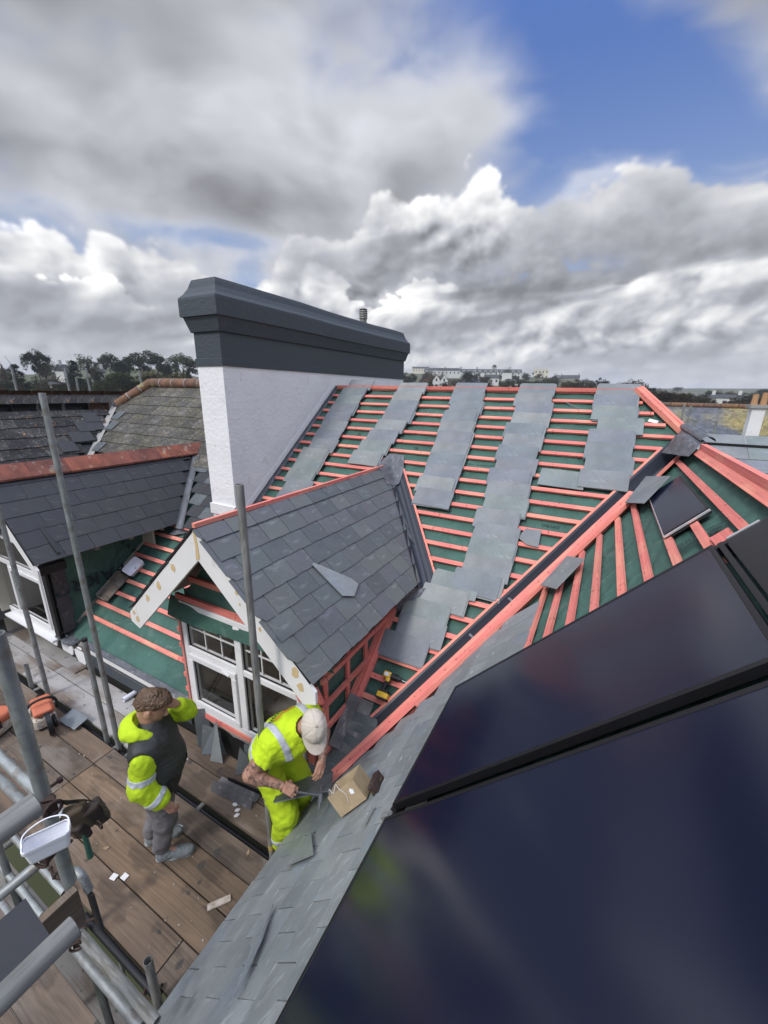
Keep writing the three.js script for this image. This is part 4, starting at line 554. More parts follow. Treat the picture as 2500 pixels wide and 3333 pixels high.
// --- front wall, fascia, eaves between the dormers ---
const front = part('front_wall', house); tag(front, 'black painted parapet strip with pale render patches above the scaffold boards');
{
  mesh('wall', metreUV(new THREE.BoxGeometry(10.6, 7.0, 0.25)), M.tar, front).position.set(-5.4, -3.24, -2.34);
  mesh('wall_face', metreUV(new THREE.BoxGeometry(6.2, 0.36, 0.04)), M.tar, front).position.set(-4.7, 0.08, -2.19);
  bar('fascia', V(-5.60, 0.292, -2.165), V(-3.47, 0.292, -2.165), 0.07, 0.02, M.barge, front); bar('fascia_lower', V(-5.60, 0.17, -2.155), V(-3.47, 0.17, -2.155), 0.17, 0.02, M.charcoal, front);
  { const rows = []; for (let i = 0; i <= 20; i++) { const x = mix(-5.6, -3.47, i / 20); rows.push([V(x, 0.325, -2.15), V(x, 0.342, -2.18), V(x, 0.366 + 0.004 * Math.sin(i), -2.21)]); } mesh('eaves_felt', loftStrip(rows), M.lead, front); }
  tube('overflow_pipe', V(-4.55, 0.03, -2.17), V(-4.55, 0.03, -2.02), M.plasticTub, front, 0.03);
  const blob = (x, w, h, y0) => { const pts = []; const n = 14; for (let i = 0; i < n; i++) { const a = i / n * 6.283, k = rr(0.86, 1.1); pts.push([Math.cos(a) * w * k, Math.max(-0.1, Math.sin(a) * h * k)]); } const m = mesh('render_patch', poly(pts, 0.012, 0.004), M.renderSmooth, front); m.position.set(x, y0, -2.165); };
  blob(-2.12, 0.13, 0.19, 0.03); blob(-1.78, 0.08, 0.13, 0.02); blob(-6.05, 0.15, 0.2, 0.16); blob(-6.5, 0.16, 0.22, 0.16); blob(-5.72, 0.13, 0.14, 0.12); blob(-7.0, 0.12, 0.2, 0.16);
  const mt = []; for (let i = 0; i <= 24; i++) { const x = mix(-3.40, -1.9, i / 24); mt.push([V(x, 0.305 + 0.01 * n3(i, 1, 1), -2.16), V(x, 0.29 - 0.03 * n3(i * 0.8, 4, 2), -2.148), V(x, 0.262 - 0.05 * n3(i * 0.8, 4, 2), -2.162)]); } mesh('broken_mortar', loftStrip(mt), M.mortar, front);
  bar('wall_bracket', V(-2.33, 0.22, -2.15), V(-2.33, 0.02, -2.15), 0.02, 0.03, M.rubber, front, V(1, 0, 0));
}
// ---------- solar panels set into the wing roof ----------
reseed(81);
function solarPanel(z0, z1, label) {
  const x0 = -0.622, x1 = 0.622, L = (x1 - x0) / cw, W = z1 - z0, c = wingF.p((z0 + z1) / 2, wingB((x0 + x1) / 2), 0.0);
  const t = thing('solar_panel', label, 'solar panel', [c.x, c.y, c.z], 'black solar panels on the wing roof'); t.quaternion.setFromRotationMatrix(wingF.m);
  const g = mesh('glass', new THREE.PlaneGeometry(W - 0.03, L - 0.03), M.panelGlass, t); g.position.z = 0.083;
  const f = (w, h, x, y) => { const m = mesh('frame', rbox(w, h, 0.038, 0.003), M.blackMetal, t); m.position.set(x, y, 0.067); };
  f(0.022, L, -W / 2 + 0.011, 0); f(0.022, L, W / 2 - 0.011, 0); f(W - 0.046, 0.022, 0, L / 2 - 0.011); f(W - 0.046, 0.022, 0, -L / 2 + 0.011);
  mesh('back_sheet', box(W - 0.03, L - 0.03, 0.02), M.rubber, t).position.z = 0.062;
  return t;
}
solarPanel(-2.444, -1.43, 'black solar panel beside the pink battens, upper one of the row');
solarPanel(-1.355, -0.285, 'black solar panel nearest the photographer, filling the lower right');
solarPanel(-0.215, 0.85, 'black solar panel at the lower right edge, mostly out of view');
{ // black in-roof trays and flashings round the panels
  const t = thing('panel_flashing', 'black metal flashing tray around and between the solar panels', 'flashing');
  const strip = (z0, z1, xa, xb, h, th, n = 'flashing_strip') => { const m = mesh(n, rbox(z1 - z0, (xb - xa) / cw, th, 0.002), M.blackMetal, t); wingF.put(m, (z0 + z1) / 2, wingB((xa + xb) / 2), h); };
  strip(-2.49, -2.448, -0.66, 0.66, 0.03, 0.05); strip(-1.426, -1.359, -0.64, 0.63, 0.022, 0.03); strip(-0.281, -0.219, -0.64, 0.63, 0.022, 0.03); strip(-2.447, 0.9, -0.672, -0.626, 0.026, 0.045); strip(-2.447, 0.9, -0.70, -0.673, 0.014, 0.02);
  strip(-2.46, 0.9, 0.632, 0.648, 0.060, 0.02); strip(-2.50, 0.9, 0.655, 0.80, 0.045, 0.012, 'top_tray');
  const e = mesh('white_edge', rbox(0.008, 0.115 / cw * 0.9, 0.016, 0.002), M.alloy, t); wingF.put(e, -2.505, wingB(0.715), 0.05);
  const clip = mesh('end_clamp', rbox(0.05, 0.05, 0.03, 0.004), M.galvWorn, t); wingF.put(clip, -1.39, wingB(-0.645), 0.07);
  // maker's label on the frame in the gap
  const lab = ink(0.20, 0.018, (x, W, H) => { x.fillRect(0, 0, W, H); x.fillStyle = '#000'; x.font = `${H * 0.75 | 0}px sans-serif`; x.fillText('MADE IN REC 405 MADE IN 1', 6, H * 0.8); }, lin(0.16, 0.17, 0.18)); wingF.put(mesh('frame_label', lab.geo, lab.mat, t), -1.392, wingB(0.33), 0.040, Math.PI / 2 + Math.PI);
}
{ // narrow glazed unit lying on the battens
  const c = wingF.p(-3.80, wingB(0.578), -0.022); const t = thing('glazed_unit', 'narrow dark glazed roof unit with white edge lying on pink battens', 'roof window', [c.x, c.y, c.z]); t.quaternion.setFromRotationMatrix(wingF.m); const W = 1.30, L = 0.31;
  const m = mesh('glass', new THREE.PlaneGeometry(W - 0.03, L - 0.02), M.panelGlass, t); m.position.z = 0.047; mesh('tray', box(W - 0.01, L - 0.01, 0.03), M.rubber, t).position.z = 0.03;
  for (const [w, h, x, y, mat, n] of [[0.007, L, W / 2 - 0.004, 0, M.alloy, 'white_edge'], [W - 0.02, 0.007, 0, -L / 2 + 0.004, M.alloy, 'white_edge'], [0.022, L - 0.03, W / 2 - 0.03, 0, M.blackMetal, 'frame'], [W - 0.06, 0.014, 0, L / 2 - 0.007, M.blackMetal, 'frame']]) mesh(n, rbox(w, h, mat === M.alloy ? 0.016 : 0.034, 0.003), mat, t).position.set(x, y, mat === M.alloy ? 0.04 : 0.034);
}

// ---------- loose slates loaded out on the battens, each one a thing ----------
reseed(91);
const bigSet = slateSet(0.495, 0.262, 0.009, 0.004, 10), landSet = bigSet;
function looseSlate(F, a, b, h, spin, tilt, label, group, mat, geo) { const m = mesh('loose_slate', geo || pick(landSet), mat || pick(M.slateA), scene); tag(m, label, 'slate', group); return F.put(m, a, b, h, spin, tilt); }
const ORD = ['first', 'second', 'third', 'fourth', 'fifth', 'sixth', 'seventh', 'eighth', 'ninth', 'tenth', 'eleventh', 'twelfth', 'thirteenth', 'fourteenth', 'fifteenth', 'sixteenth'];
const COLS = [
  ['chimney', 'the column beside the white chimney', 'slates loaded beside the chimney', [[-0.13, -3.95], [2.7, -3.88]], 14],
  ['two', 'the short column above the dormer ridge', 'slates loaded above the dormer', [[-0.06, -2.91], [0.6, -2.87], [1.0, -2.93], [1.55, -3.03]], 8],
  ['three', 'the column right of the dormer valley', 'slates loaded right of the dormer', [[-0.06, -1.89], [0.7, -1.86], [1.2, -1.80], [2.1, -1.785]], 11],
  ['four', 'the longest column mid-roof', 'slates in the longest column', [[-0.06, -0.91], [0.5, -0.915], [1.3, -0.92], [2.2, -0.90], [3.12, -0.92]], 16],
  ['five', 'the column nearest the pink hip', 'slates loaded near the hip', [[-0.06, 0.04], [0.3, 0.11], [0.55, 0.145], [0.8, 0.11], [1.1, 0.08], [1.5, 0.075]], 8],
];
for (const [, label, group, path, n] of COLS) {
  for (let k = 0; k < n; k++) {
    const s = mix(path[0][0], path[path.length - 1][0], k / (n - 1)); let x = path[path.length - 1][1]; for (let q = 0; q < path.length - 1; q++) if (s >= path[q][0] && s <= path[q + 1][0] + 1e-6) x = mix(path[q][1], path[q + 1][1], (s - path[q][0]) / (path[q + 1][0] - path[q][0]));
    const jx = rr(-0.035, 0.035), sp = rr(-0.02, 0.02);
    for (let e = 0; e < 2; e++) looseSlate(mainF, x + jx + e * rr(-0.035, 0.01), -s - 0.235 + e * rr(-0.004, 0.014), 0.006 + e * 0.011 + 0.004, sp + e * rr(-0.015, 0.015), 0.085, `${e ? 'upper' : 'under'} grey slate, ${ORD[k]} down ${label}`, group);
  }
}
for (const [x, s, k] of [[-1.16, 3.17, 0], [-1.205, 3.36, 1], [-1.34, 3.56, 2], [-1.34, 3.76, 3], [-1.43, 3.97, 4]]) for (let e = 0; e < 2; e++) looseSlate(mainF, x + e * rr(-0.02, 0.02), -s - 0.245 + e * 0.008, 0.010 + e * 0.0085, 0.01 + rr(-0.02, 0.02), 0.055, `${e ? 'upper' : 'under'} grey slate, ${ORD[k]} of five steps between dormer cheek and valley`, 'slates stepping down beside the dormer', pick(M.slateA));
looseSlate(mainF, -0.36, -1.77, 0.010, -0.03, 0.01, 'single flat grey slate beside the longest column, near the valley');
looseSlate(mainF, -0.53, -2.62, 0.010, 0, 0.02, 'five-sided cut slate lying alone on battens near the valley', null, M.slateA[0], poly([[-0.02, 0], [0.10, -0.01], [0.09, 0.21], [-0.07, 0.20], [-0.13, 0.07]], 0.007));
// slates lying over the valley on the wing
looseSlate(wingF, 0, 0, 0.052, 0, 0, 'grey slate across the valley below the lead saddle', null, M.slateA[0], poly([[-5.16, 0.77], [-4.48, 0.952], [-4.15, 0.665], [-4.63, 0.50]].reverse(), 0.008));
looseSlate(wingF, 0, 0, 0.055, 0, 0, 'scratched grey slate laid across the pink valley timber', null, M.slateW[0], poly([[-4.06, -0.134], [-3.62, 0.09], [-3.31, -0.165], [-3.68, -0.39]].reverse(), 0.008));
// on the dormer slope and on the slated strip of the wing
looseSlate(dF, 2.72, -1.06, 0.028, 0.15, 0.0, 'pale scratched pointed slate offcut lying on the dormer slope', null, M.slateW[2], poly([[-0.13, 0.02], [-0.03, -0.06], [0.12, -0.02], [0.11, 0.06], [-0.10, 0.40], [-0.13, 0.40]], 0.006));
looseSlate(wingF, -1.44, wingB(-1.245), 0.035, 0.1, 0.0, 'triangular slate offcut on the slated strip below the cardboard box', null, M.slateW[1], poly([[-0.12, -0.10], [0.13, 0.18], [0.12, -0.13]], 0.007));
looseSlate(wingF, -0.93, wingB(-1.115), 0.030, 0.0, 0.0, 'long lifted slate splinter on the strip beside the panel', null, M.slateW[2], poly([[-0.22, -0.02], [0.0, 0.09], [0.26, 0.14], [0.02, 0.02], [-0.02, -0.04]], 0.010));
wingF.put(scene.children[scene.children.length - 1], -0.86, wingB(-1.14), 0.034, 0.28, 0.07);
looseSlate(wingF, -1.50, wingB(-0.85), 0.032, 0.0, 0.0, 'thin slate sliver lying above the triangular offcut', null, M.slateW[0], poly([[-0.06, 0], [0.07, 0.012], [0.06, 0.03], [-0.05, 0.022]], 0.006));
// first slates in the valley foot under the worker
for (const [x, s, sp, lab] of [[-1.56, 5.04, 0.05, 'dark slate at the valley foot under the crouching worker'], [-1.72, 5.22, -0.1, 'dark slate at the eaves beside the valley foot'], [-1.44, 5.10, 0.1, 'dark slate between the valley timber and worker']]) looseSlate(mainF, x, -s - 0.15, 0.03, sp, 0.03, lab, null, M.slateB[1], poly(slateShape(0.36, 0.42, 0.004), 0.008));
{ const m = looseSlate(new Frame([-1.58, 0.70, -1.80], [0.75, 0.1, -0.65], [0.5, 0.45, 0.6]), 0, -0.2, 0, 0.1, 0, 'large dark slate held under the left hand of the worker in the cap', null, M.slateB[1], poly(slateShape(0.42, 0.34, 0.004), 0.008)); }
// cut triangles of slate leaning against the wall by the window
const lean = (x, y, z, pts, ry, rx, label, mat) => { const m = mesh('slate_offcut', poly(pts, 0.008), mat, scene); m.position.set(x, y, z); m.rotation.set(rx, ry, 0, 'YXZ'); tag(m, label, 'slate', 'slate offcuts leaning on the wall'); };
const tri = [[-0.13, 0], [0.13, 0], [0.02, 0.34]], tri2 = [[-0.10, 0], [0.14, 0.0], [0.12, 0.12], [0.04, 0.22], [-0.06, 0.30]];
lean(-3.02, 0.006, -2.05, tri, 0.5, -0.22, 'upright triangular slate offcut at the dormer corner, foremost of its bunch', M.slateA[1]); lean(-3.10, 0.006, -2.09, tri2, 0.9, -0.14, 'upright slate offcut second in the bunch at the dormer corner', M.slateA[0]); lean(-3.20, 0.006, -2.10, [[-0.08, 0], [0.07, 0], [0.05, 0.4], [-0.07, 0.44]], 1.1, -0.1, 'narrow upright slate rearmost in the bunch at the dormer corner', M.slateA[1]); lean(-2.93, 0.006, -2.0, [[-0.06, 0], [0.08, 0], [-0.04, 0.4]], 0.3, -0.35, 'narrow pointed slate sliver leaning behind the man in the gilet', M.slateA[2]);
lean(-2.56, 0.006, -2.07, [[-0.12, 0], [0.11, 0], [-0.06, 0.28]], 0.75, -0.2, 'pointed slate offcut leaning below the window, front of two', M.slateA[0]); lean(-2.50, 0.006, -2.11, [[-0.12, 0], [0.13, 0], [0.12, 0.10], [0.03, 0.18], [-0.02, 0.26], [-0.11, 0.29]], 0.4, -0.16, 'rough-edged slate leaning below the window, rear of two', M.slateA[1]);
{ const m = mesh('slate_offcut', poly([[-0.1, 0], [0.12, 0.02], [0.09, 0.19], [-0.05, 0.17]], 0.008), M.slateA[2], scene); tag(m, 'grey slate piece lying by the left foot of the white bargeboard', 'slate'); mainF.put(m, -3.62, -4.72, 0.012, 0.2); }

// ---------- tools and bits ----------
{ // lead-covered angle pieces beside the dormer cheek
  const t = thing('flashing_angle', 'folded grey flashing angle standing beside the dormer cheek', 'flashing', [-1.60, 0.72, -2.40]); const FM = std({ map: rep(T.lead, 2), color: lin(1.25, 1.15, 1.05), roughness: 0.7 }), m1 = mesh('upstand', box(0.12, 0.006, 0.46), FM, t), m2 = mesh('base_leaf', box(0.14, 0.006, 0.46), FM, t); t.quaternion.setFromRotationMatrix(new THREE.Matrix4().makeBasis(V(1, 0, 0), mainF.n, V(0, -sm, cm))); t.position.copy(mainF.p(-1.60, -4.88, 0.045)); m1.position.set(-0.085, 0.05, 0); m1.rotation.z = -0.9 ; m2.position.set(0.03, 0.0, 0);
  const b = thing('flashing_angle', 'folded grey flashing angle lying on the boards below the window', 'flashing', [-2.50, 0.004, -1.86]); b.rotation.y = 0.12; const a1 = mesh('upstand', box(0.46, 0.006, 0.10), FM, b), a2 = mesh('base_leaf', box(0.46, 0.006, 0.09), FM, b), a3 = mesh('rib', box(0.40, 0.05, 0.006), M.blackMetal, b); a1.position.set(0, 0.045, 0.05); a1.rotation.x = 1.15; a2.position.set(0, 0.008, -0.035); a3.position.set(0.05, 0.03, -0.07);
}
{ // cordless drill lying on the battens
  const c = mainF.p(-1.40, -4.46, 0.012), t = thing('cordless_drill', 'yellow and black cordless drill lying on pink battens near the valley', 'drill', [c.x, c.y, c.z]); t.quaternion.setFromRotationMatrix(mainF.m); const Y = std({ color: lin(0.72, 0.44, 0.03), roughness: 0.45 });
  const cyl = (n, r1, r2, L, mat, x, y, z) => { const m = mesh(n, new THREE.CylinderGeometry(r1, r2, L, 18).rotateZ(-Math.PI / 2), mat, t); m.position.set(x, y, z); return m; };
  mesh('motor_housing', new RoundedBoxGeometry(0.085, 0.062, 0.058, 3, 0.02), Y, t).position.set(-0.075, 0.088, 0.035); cyl('gearbox', 0.030, 0.031, 0.045, M.rubber, -0.012, 0.088, 0.035); cyl('clutch_ring', 0.033, 0.033, 0.02, M.blackMetal, 0.018, 0.088, 0.035); cyl('chuck', 0.014, 0.028, 0.05, M.blackMetal, 0.053, 0.086, 0.035); cyl('drill_bit', 0.002, 0.003, 0.07, M.alloy, 0.11, 0.084, 0.034);
  const g = mesh('handle', new RoundedBoxGeometry(0.038, 0.13, 0.036, 3, 0.015), M.rubber, t); g.position.set(-0.062, 0.005, 0.034); g.rotation.z = -0.12; mesh('handle_shell', new RoundedBoxGeometry(0.046, 0.05, 0.044, 2, 0.012), Y, t).position.set(-0.056, 0.052, 0.034); mesh('trigger', new RoundedBoxGeometry(0.018, 0.035, 0.016, 2, 0.006), M.rubber, t).position.set(-0.033, 0.038, 0.034);
  mesh('battery_shoe', new RoundedBoxGeometry(0.095, 0.03, 0.062, 2, 0.008), M.rubber, t).position.set(-0.05, -0.062, 0.036); mesh('battery', new RoundedBoxGeometry(0.112, 0.052, 0.072, 2, 0.01), Y, t).position.set(-0.045, -0.1, 0.04); mesh('battery_base', new RoundedBoxGeometry(0.114, 0.018, 0.074, 2, 0.006), M.rubber, t).position.set(-0.045, -0.13, 0.04); mesh('label', box(0.045, 0.03, 0.002), M.plasticWhite, t).position.set(-0.078, 0.088, 0.0655);
}
{ // open cardboard box of nails on the wing slates, wedged with a brick
  const F = new Frame(wingF.p(-1.63, wingB(-1.07), 0.02).toArray(), [0.62, 0.62, -0.48], [-0.66, 0.72, 0.10]); const W = 0.225, D = 0.155, Hh = 0.145, t = thing('cardboard_box', 'open cardboard box of nails resting on the slated strip', 'box', F.o.toArray()); t.position.copy(wingF.p(-1.70, wingB(-1.05), 0.026)); { const y = wingF.n.clone(), x = wingF.v.clone().multiplyScalar(0.93).addScaledVector(wingF.u, -0.36).normalize(), z = new THREE.Vector3().crossVectors(x, y); t.quaternion.setFromRotationMatrix(new THREE.Matrix4().makeBasis(x, y, z)); }
  const K = std({ map: rep(T.card, 3), roughness: 0.9 }), K2 = std({ map: rep(T.card, 3), color: lin(0.8, 0.78, 0.72), roughness: 0.9 });
  const wl = (n, w, h, d, x, y, z, m = K) => mesh(n, box(w, h, d), m, t).position.set(x, y, z);
  wl('base', W, 0.005, D, 0, 0.003, 0); wl('nail_fill', W - 0.02, 0.07, D - 0.02, 0, 0.045, 0, M.galvWorn); wl('side', W, Hh, 0.005, 0, Hh / 2, D / 2); wl('side', W, Hh, 0.005, 0, Hh / 2, -D / 2); wl('end', 0.005, Hh, D - 0.011, -W / 2, Hh / 2, 0); wl('end', 0.005, Hh, D - 0.011, W / 2, Hh / 2, 0, K2);
  mesh('label_scrap', poly([[-0.013, -0.012], [0.01, -0.018], [0.016, 0.006], [0.0, 0.022], [-0.013, 0.012]], 0.002), M.plasticWhite, t).position.set(0.06, 0.09, D / 2 + 0.003);
  for (let k = 0; k < 16; k++) { const n = mesh('nail', new THREE.CylinderGeometry(0.0013, 0.0013, 0.045, 5), M.galv, t); n.position.set(rr(-0.09, 0.09), Hh - 0.07 + rr(-0.02, 0.015), rr(-0.05, 0.05)); n.rotation.set(rr(0, 3), rr(0, 3), rr(0, 3)); }
  const st = mesh('string', curveTube([[-0.10, 0.15, 0.06], [-0.07, 0.18, 0.07], [-0.05, 0.15, 0.09], [-0.02, 0.175, 0.06], [0.0, 0.15, 0.085], [0.02, 0.10, 0.0885], [0.0, 0.05, 0.0885]], 0.0014, 40, 5), M.barge, t);
  const b = thing('wood_block', 'reddish timber wedge under the cardboard box', 'block', wingF.p(-1.75, wingB(-0.955), 0.02).toArray()); b.quaternion.copy(t.quaternion); mesh('block', rbox(0.05, 0.07, 0.15, 0.004), M.rust, b).position.set(0.035, 0.02, 0.0);
}
{ // wooden hand float and white tub on the battens by the green cheek
  const c = mainF.p(-5.85, -4.56, 0.0), t = thing('wooden_float', 'worn wooden carrying tray lying on battens against the green membrane', 'tray', [c.x, c.y, c.z]); t.quaternion.setFromRotationMatrix(mainF.m); t.rotateZ(-0.08);
  mesh('board', rbox(0.17, 0.40, 0.018, 0.003), M.greyWood, t).position.set(0.045, 0, 0.02); mesh('side_rail', rbox(0.022, 0.40, 0.05, 0.003), M.greyWood, t).position.set(-0.13, 0, 0.035); mesh('floor_board', rbox(0.09, 0.40, 0.008, 0.002), M.greyWood, t).position.set(-0.08, 0, 0.014); mesh('divider', rbox(0.085, 0.02, 0.045, 0.003), M.greyWood, t).position.set(-0.085, 0.07, 0.035); mesh('end_rail', rbox(0.26, 0.02, 0.04, 0.003), M.greyWood, t).position.set(-0.01, -0.205, 0.03); 
  const c2 = mainF.p(-5.70, -4.22, 0.03), u = thing('plastic_tub', 'white rectangular plastic tub tipped on its side on the battens', 'tub', [c2.x, c2.y, c2.z]); u.quaternion.setFromRotationMatrix(mainF.m); u.rotateZ(-0.12); tubMesh(u, 0.17, 0.25, 0.10, M.plasticTub); u.rotateY(0.45);
}
function tubMesh(t, W, L, H, mat, kr = 1) {                          // open tub, floor in the XY plane, opening towards +Z
  const ring = (w, l, z, r0) => { const r = r0 * kr, p = []; for (let k = 0; k < 4; k++) for (let i = 0; i <= 4; i++) { const a = (k + i / 4) * Math.PI / 2, sx = [1, -1, -1, 1][k], sy = [1, 1, -1, -1][k]; p.push(V(sx * (w / 2 - r) + Math.cos(a) * r, sy * (l / 2 - r) + Math.sin(a) * r, z)); } p.push(p[0].clone()); return p; };
  mesh('tub_wall', loftStrip([ring(0.02, 0.02, 0, 0.004), ring(W * 0.84, L * 0.9, 0, 0.02), ring(W * 0.88, L * 0.92, 0.006, 0.025), ring(W * 0.98, L * 0.98, H - 0.014, 0.03), ring(W * 0.97, L * 0.973, H - 0.012, 0.03), ring(W * 0.86, L * 0.905, 0.008, 0.025), ring(0.02, 0.02, 0.004, 0.004)]), mat, t);
  mesh('rim', loftStrip([ring(W * 0.98, L * 0.98, H - 0.02, 0.03), ring(W * 1.04, L * 1.03, H - 0.018, 0.033), ring(W * 1.04, L * 1.03, H - 0.006, 0.033), ring(W * 1.0, L, H, 0.03), ring(W * 0.96, L * 0.965, H - 0.004, 0.03)]), mat, t);
}
// cut-off saws on the boards
function discSaw(x, z, turn, label) {
  const t = thing('cutoff_saw', label, 'disc cutter', [x, 0, z], 'petrol disc cutters on the boards'); t.rotation.y = turn; const O = std({ map: rep(T.white, 3), color: lin(0.70, 0.20, 0.10), roughness: 0.6 }), C = std({ map: rep(T.dusty, 2), color: lin(1.5, 1.45, 1.32), roughness: 0.85 });
  mesh('lower_body', new RoundedBoxGeometry(0.34, 0.13, 0.20, 3, 0.035), C, t).position.set(0, 0.085, 0); const tp = mesh('engine_cover', new RoundedBoxGeometry(0.30, 0.10, 0.19, 3, 0.04), O, t); tp.position.set(-0.02, 0.185, -0.01); const fl = mesh('filter_cover', new RoundedBoxGeometry(0.13, 0.06, 0.17, 3, 0.025), O, t); fl.position.set(0.10, 0.215, 0.0); fl.rotation.z = -0.35; mesh('starter_cover', new THREE.CylinderGeometry(0.065, 0.07, 0.02, 20).rotateX(Math.PI / 2), C, t).position.set(-0.03, 0.12, 0.105);
  mesh('front_handle', curveTube([[0.02, 0.13, 0.12], [0.03, 0.24, 0.12], [0.06, 0.315, 0.06], [0.07, 0.32, -0.06], [0.06, 0.27, -0.12], [0.05, 0.14, -0.13]], 0.014, 36, 10), M.rubber, t); mesh('rear_handle', curveTube([[-0.16, 0.21, 0], [-0.22, 0.20, 0], [-0.24, 0.13, 0], [-0.17, 0.07, 0]], 0.015, 24, 10), M.rubber, t); mesh('foot', new RoundedBoxGeometry(0.06, 0.04, 0.1, 2, 0.01), M.rubber, t).position.set(0.12, 0.02, 0.02); mesh('belt_arm', new RoundedBoxGeometry(0.16, 0.09, 0.035, 2, 0.015), M.blackMetal, t).position.set(0.21, 0.10, -0.07);
  const gd = mesh('disc_guard', new THREE.CylinderGeometry(0.125, 0.125, 0.045, 26, 1, false, 0, Math.PI * 1.1).rotateX(Math.PI / 2), M.blackMetal, t); gd.position.set(0.27, 0.13, -0.02); mesh('cutting_disc', new THREE.CylinderGeometry(0.115, 0.115, 0.004, 30).rotateX(Math.PI / 2), M.galvWorn, t).position.set(0.27, 0.12, -0.02);
  return t;
}
discSaw(-5.02, -1.43, -0.25, 'dusty orange and cream disc cutter on the boards behind the slate');
discSaw(-5.25, -1.10, -1.15, 'orange and cream disc cutter half hidden behind the near scaffold pole');
{ const m = mesh('loose_slate', poly(slateShape(0.30, 0.155, 0.004), 0.008), M.slateA[1], scene); tag(m, 'blue-grey slate propped flat in front of the disc cutter', 'slate'); m.position.set(-4.70, 0.03, -1.50); m.rotation.set(-Math.PI / 2 + 0.22, 0, 0.05); }

// ---------- scaffold: uprights, ledgers, boards ----------
reseed(101);
const scaf = thing('scaffold', 'galvanised tube scaffold with timber boards along the eaves', 'scaffold');
const rowsZ = [[-2.125, -1.903, 0], [-1.897, -1.672, 1], [-1.592, -1.402, 2], [-1.396, -1.182, 3], [-1.176, -0.957, 4], [-0.951, -0.732, 5]];
for (const [z0, z1, r] of rowsZ) {
  const w = z1 - z0, ends = [[-8.6, -5.9, -3.98, -0.9], [-9.0, -6.2, -3.2, -0.9], [-8.6, -6.6, -3.98, -0.9], [-9.2, -7.3, -3.97, -0.9], [-8.5, -6.0, -3.965, -0.9], [-8.0, -5.2, -2.0, -0.9]][r];
  for (let k = 0; k < 3; k++) { const a = ends[k] + 0.004, b = ends[k + 1] - 0.004, dust = (r < 2 && k < 2) || (r === 2 && k < 1) || (r === 1 && k === 1); const m = mesh('board', rbox(b - a, 0.036, w - 0.002, 0.003), dust ? M.dusty : pick(M.wood), scaf); m.position.set((a + b) / 2, -0.018 - rr(0, 0.004), (z0 + z1) / 2); m.rotation.x = rr(-0.008, 0.008); }
}
// return platform at the lower left and the lift below
for (let k = 0; k < 5; k++) { const m = mesh('board', rbox(2.6, 0.036, 0.222, 0.003), pick(M.wood), scaf); m.position.set(-2.35, -0.02, -0.36 + k * 0.227); }
for (let k = 0; k < 3; k++) { const m = mesh('board', rbox(6.4, 0.036, 0.222, 0.003), M.dusty, scaf); m.position.set(-4.6, -2.0, -1.1 + k * 0.227 + 0.28); }
for (let k = 0; k < 6; k++) { const m = mesh('board', rbox(2.6, 0.036, 0.222, 0.003), pick([M.dusty, M.wood[2]]), scaf); m.position.set(-4.4, -0.05, -0.30 + k * 0.227); }
const up = (x, z, y0, y1, mat = M.galv, lab) => tube('upright_tube', V(x, y0, z), V(x, y1, z), mat, scaf, undefined, true, lab);
up(-1.842, -1.637, -6.6, 3.06, M.galvWorn, 'weathered upright tube in front of the dormer'); up(-3.975, -1.640, -6.6, 3.54, M.galv); up(-4.17, -1.628, -0.4, 1.21, M.galv); up(-5.43, -1.64, -6.6, 2.38, M.galv); up(-5.83, -1.628, -0.4, 0.30, M.galv);
up(-1.69, -0.42, 1.60, 2.80, M.galv, 'near upright tube at the left edge'); up(-2.62, -0.64, -6, 1.15, M.galv); up(-3.53, -0.56, -6, 0.75, M.galv); up(-1.862, -0.682, -0.4, 0.42, M.galvWorn, 'short open-topped upright tube by the slated strip');
{ const c = mesh('yellow_tape', new THREE.CylinderGeometry(0.0252, 0.0252, 0.05, 18), std({ color: lin(0.45, 0.33, 0.08), roughness: 0.7 }), scaf); c.position.set(-1.842, 0.10, -1.637); const cp = mesh('tube_cap', new THREE.CylinderGeometry(0.026, 0.026, 0.03, 18), M.rubber, scaf); cp.position.set(-4.17, 1.22, -1.628); }
const led = (a, b, mat = M.galv, r) => tube('ledger_tube', V(...a), V(...b), mat, scaf, r);
led([-8.5, -0.075, -1.632], [-0.9, -0.075, -1.632], M.blackMetal); for (const x of [-5.83, -5.4, -4.10, -3.9, -2.78, -1.75]) led([x + 0.06, -0.062, -2.12], [x + 0.06, -0.062, -0.6], M.galvWorn);
led([-2.06, 0.80, -0.49], [-1.40, 0.80, -0.49], M.galvWorn); led([-2.14, 0.70, -0.466], [-1.50, 0.70, -0.466], M.galv); led([-2.72, 0.0, -0.70], [-1.93, 0.0, -0.70], M.blackMetal);
led([-3.6, 1.66, -0.53], [-1.95, 1.66, -0.53], M.galvNew); led([-3.6, 1.40, -0.535], [-2.35, 1.40, -0.535], M.galv); led([-2.10, 1.37, -0.52], [-2.62, 0.83, 0.6], M.galv); led([-4.4, 0.06, -0.69], [-2.95, 0.06, -0.69], M.galvNew); led([-4.4, -0.02, -0.56], [-3.0, -0.02, -0.56], M.galvNew); led([-4.2, -0.02, -0.45], [-3.1, -0.02, -0.45], M.galv);
led([-0.877, 2.806, -0.205], [-0.877, 2.806, 1.6], M.galvWorn); led([-0.872, 2.446, -0.205], [-0.872, 2.446, 1.6], M.galvWorn);
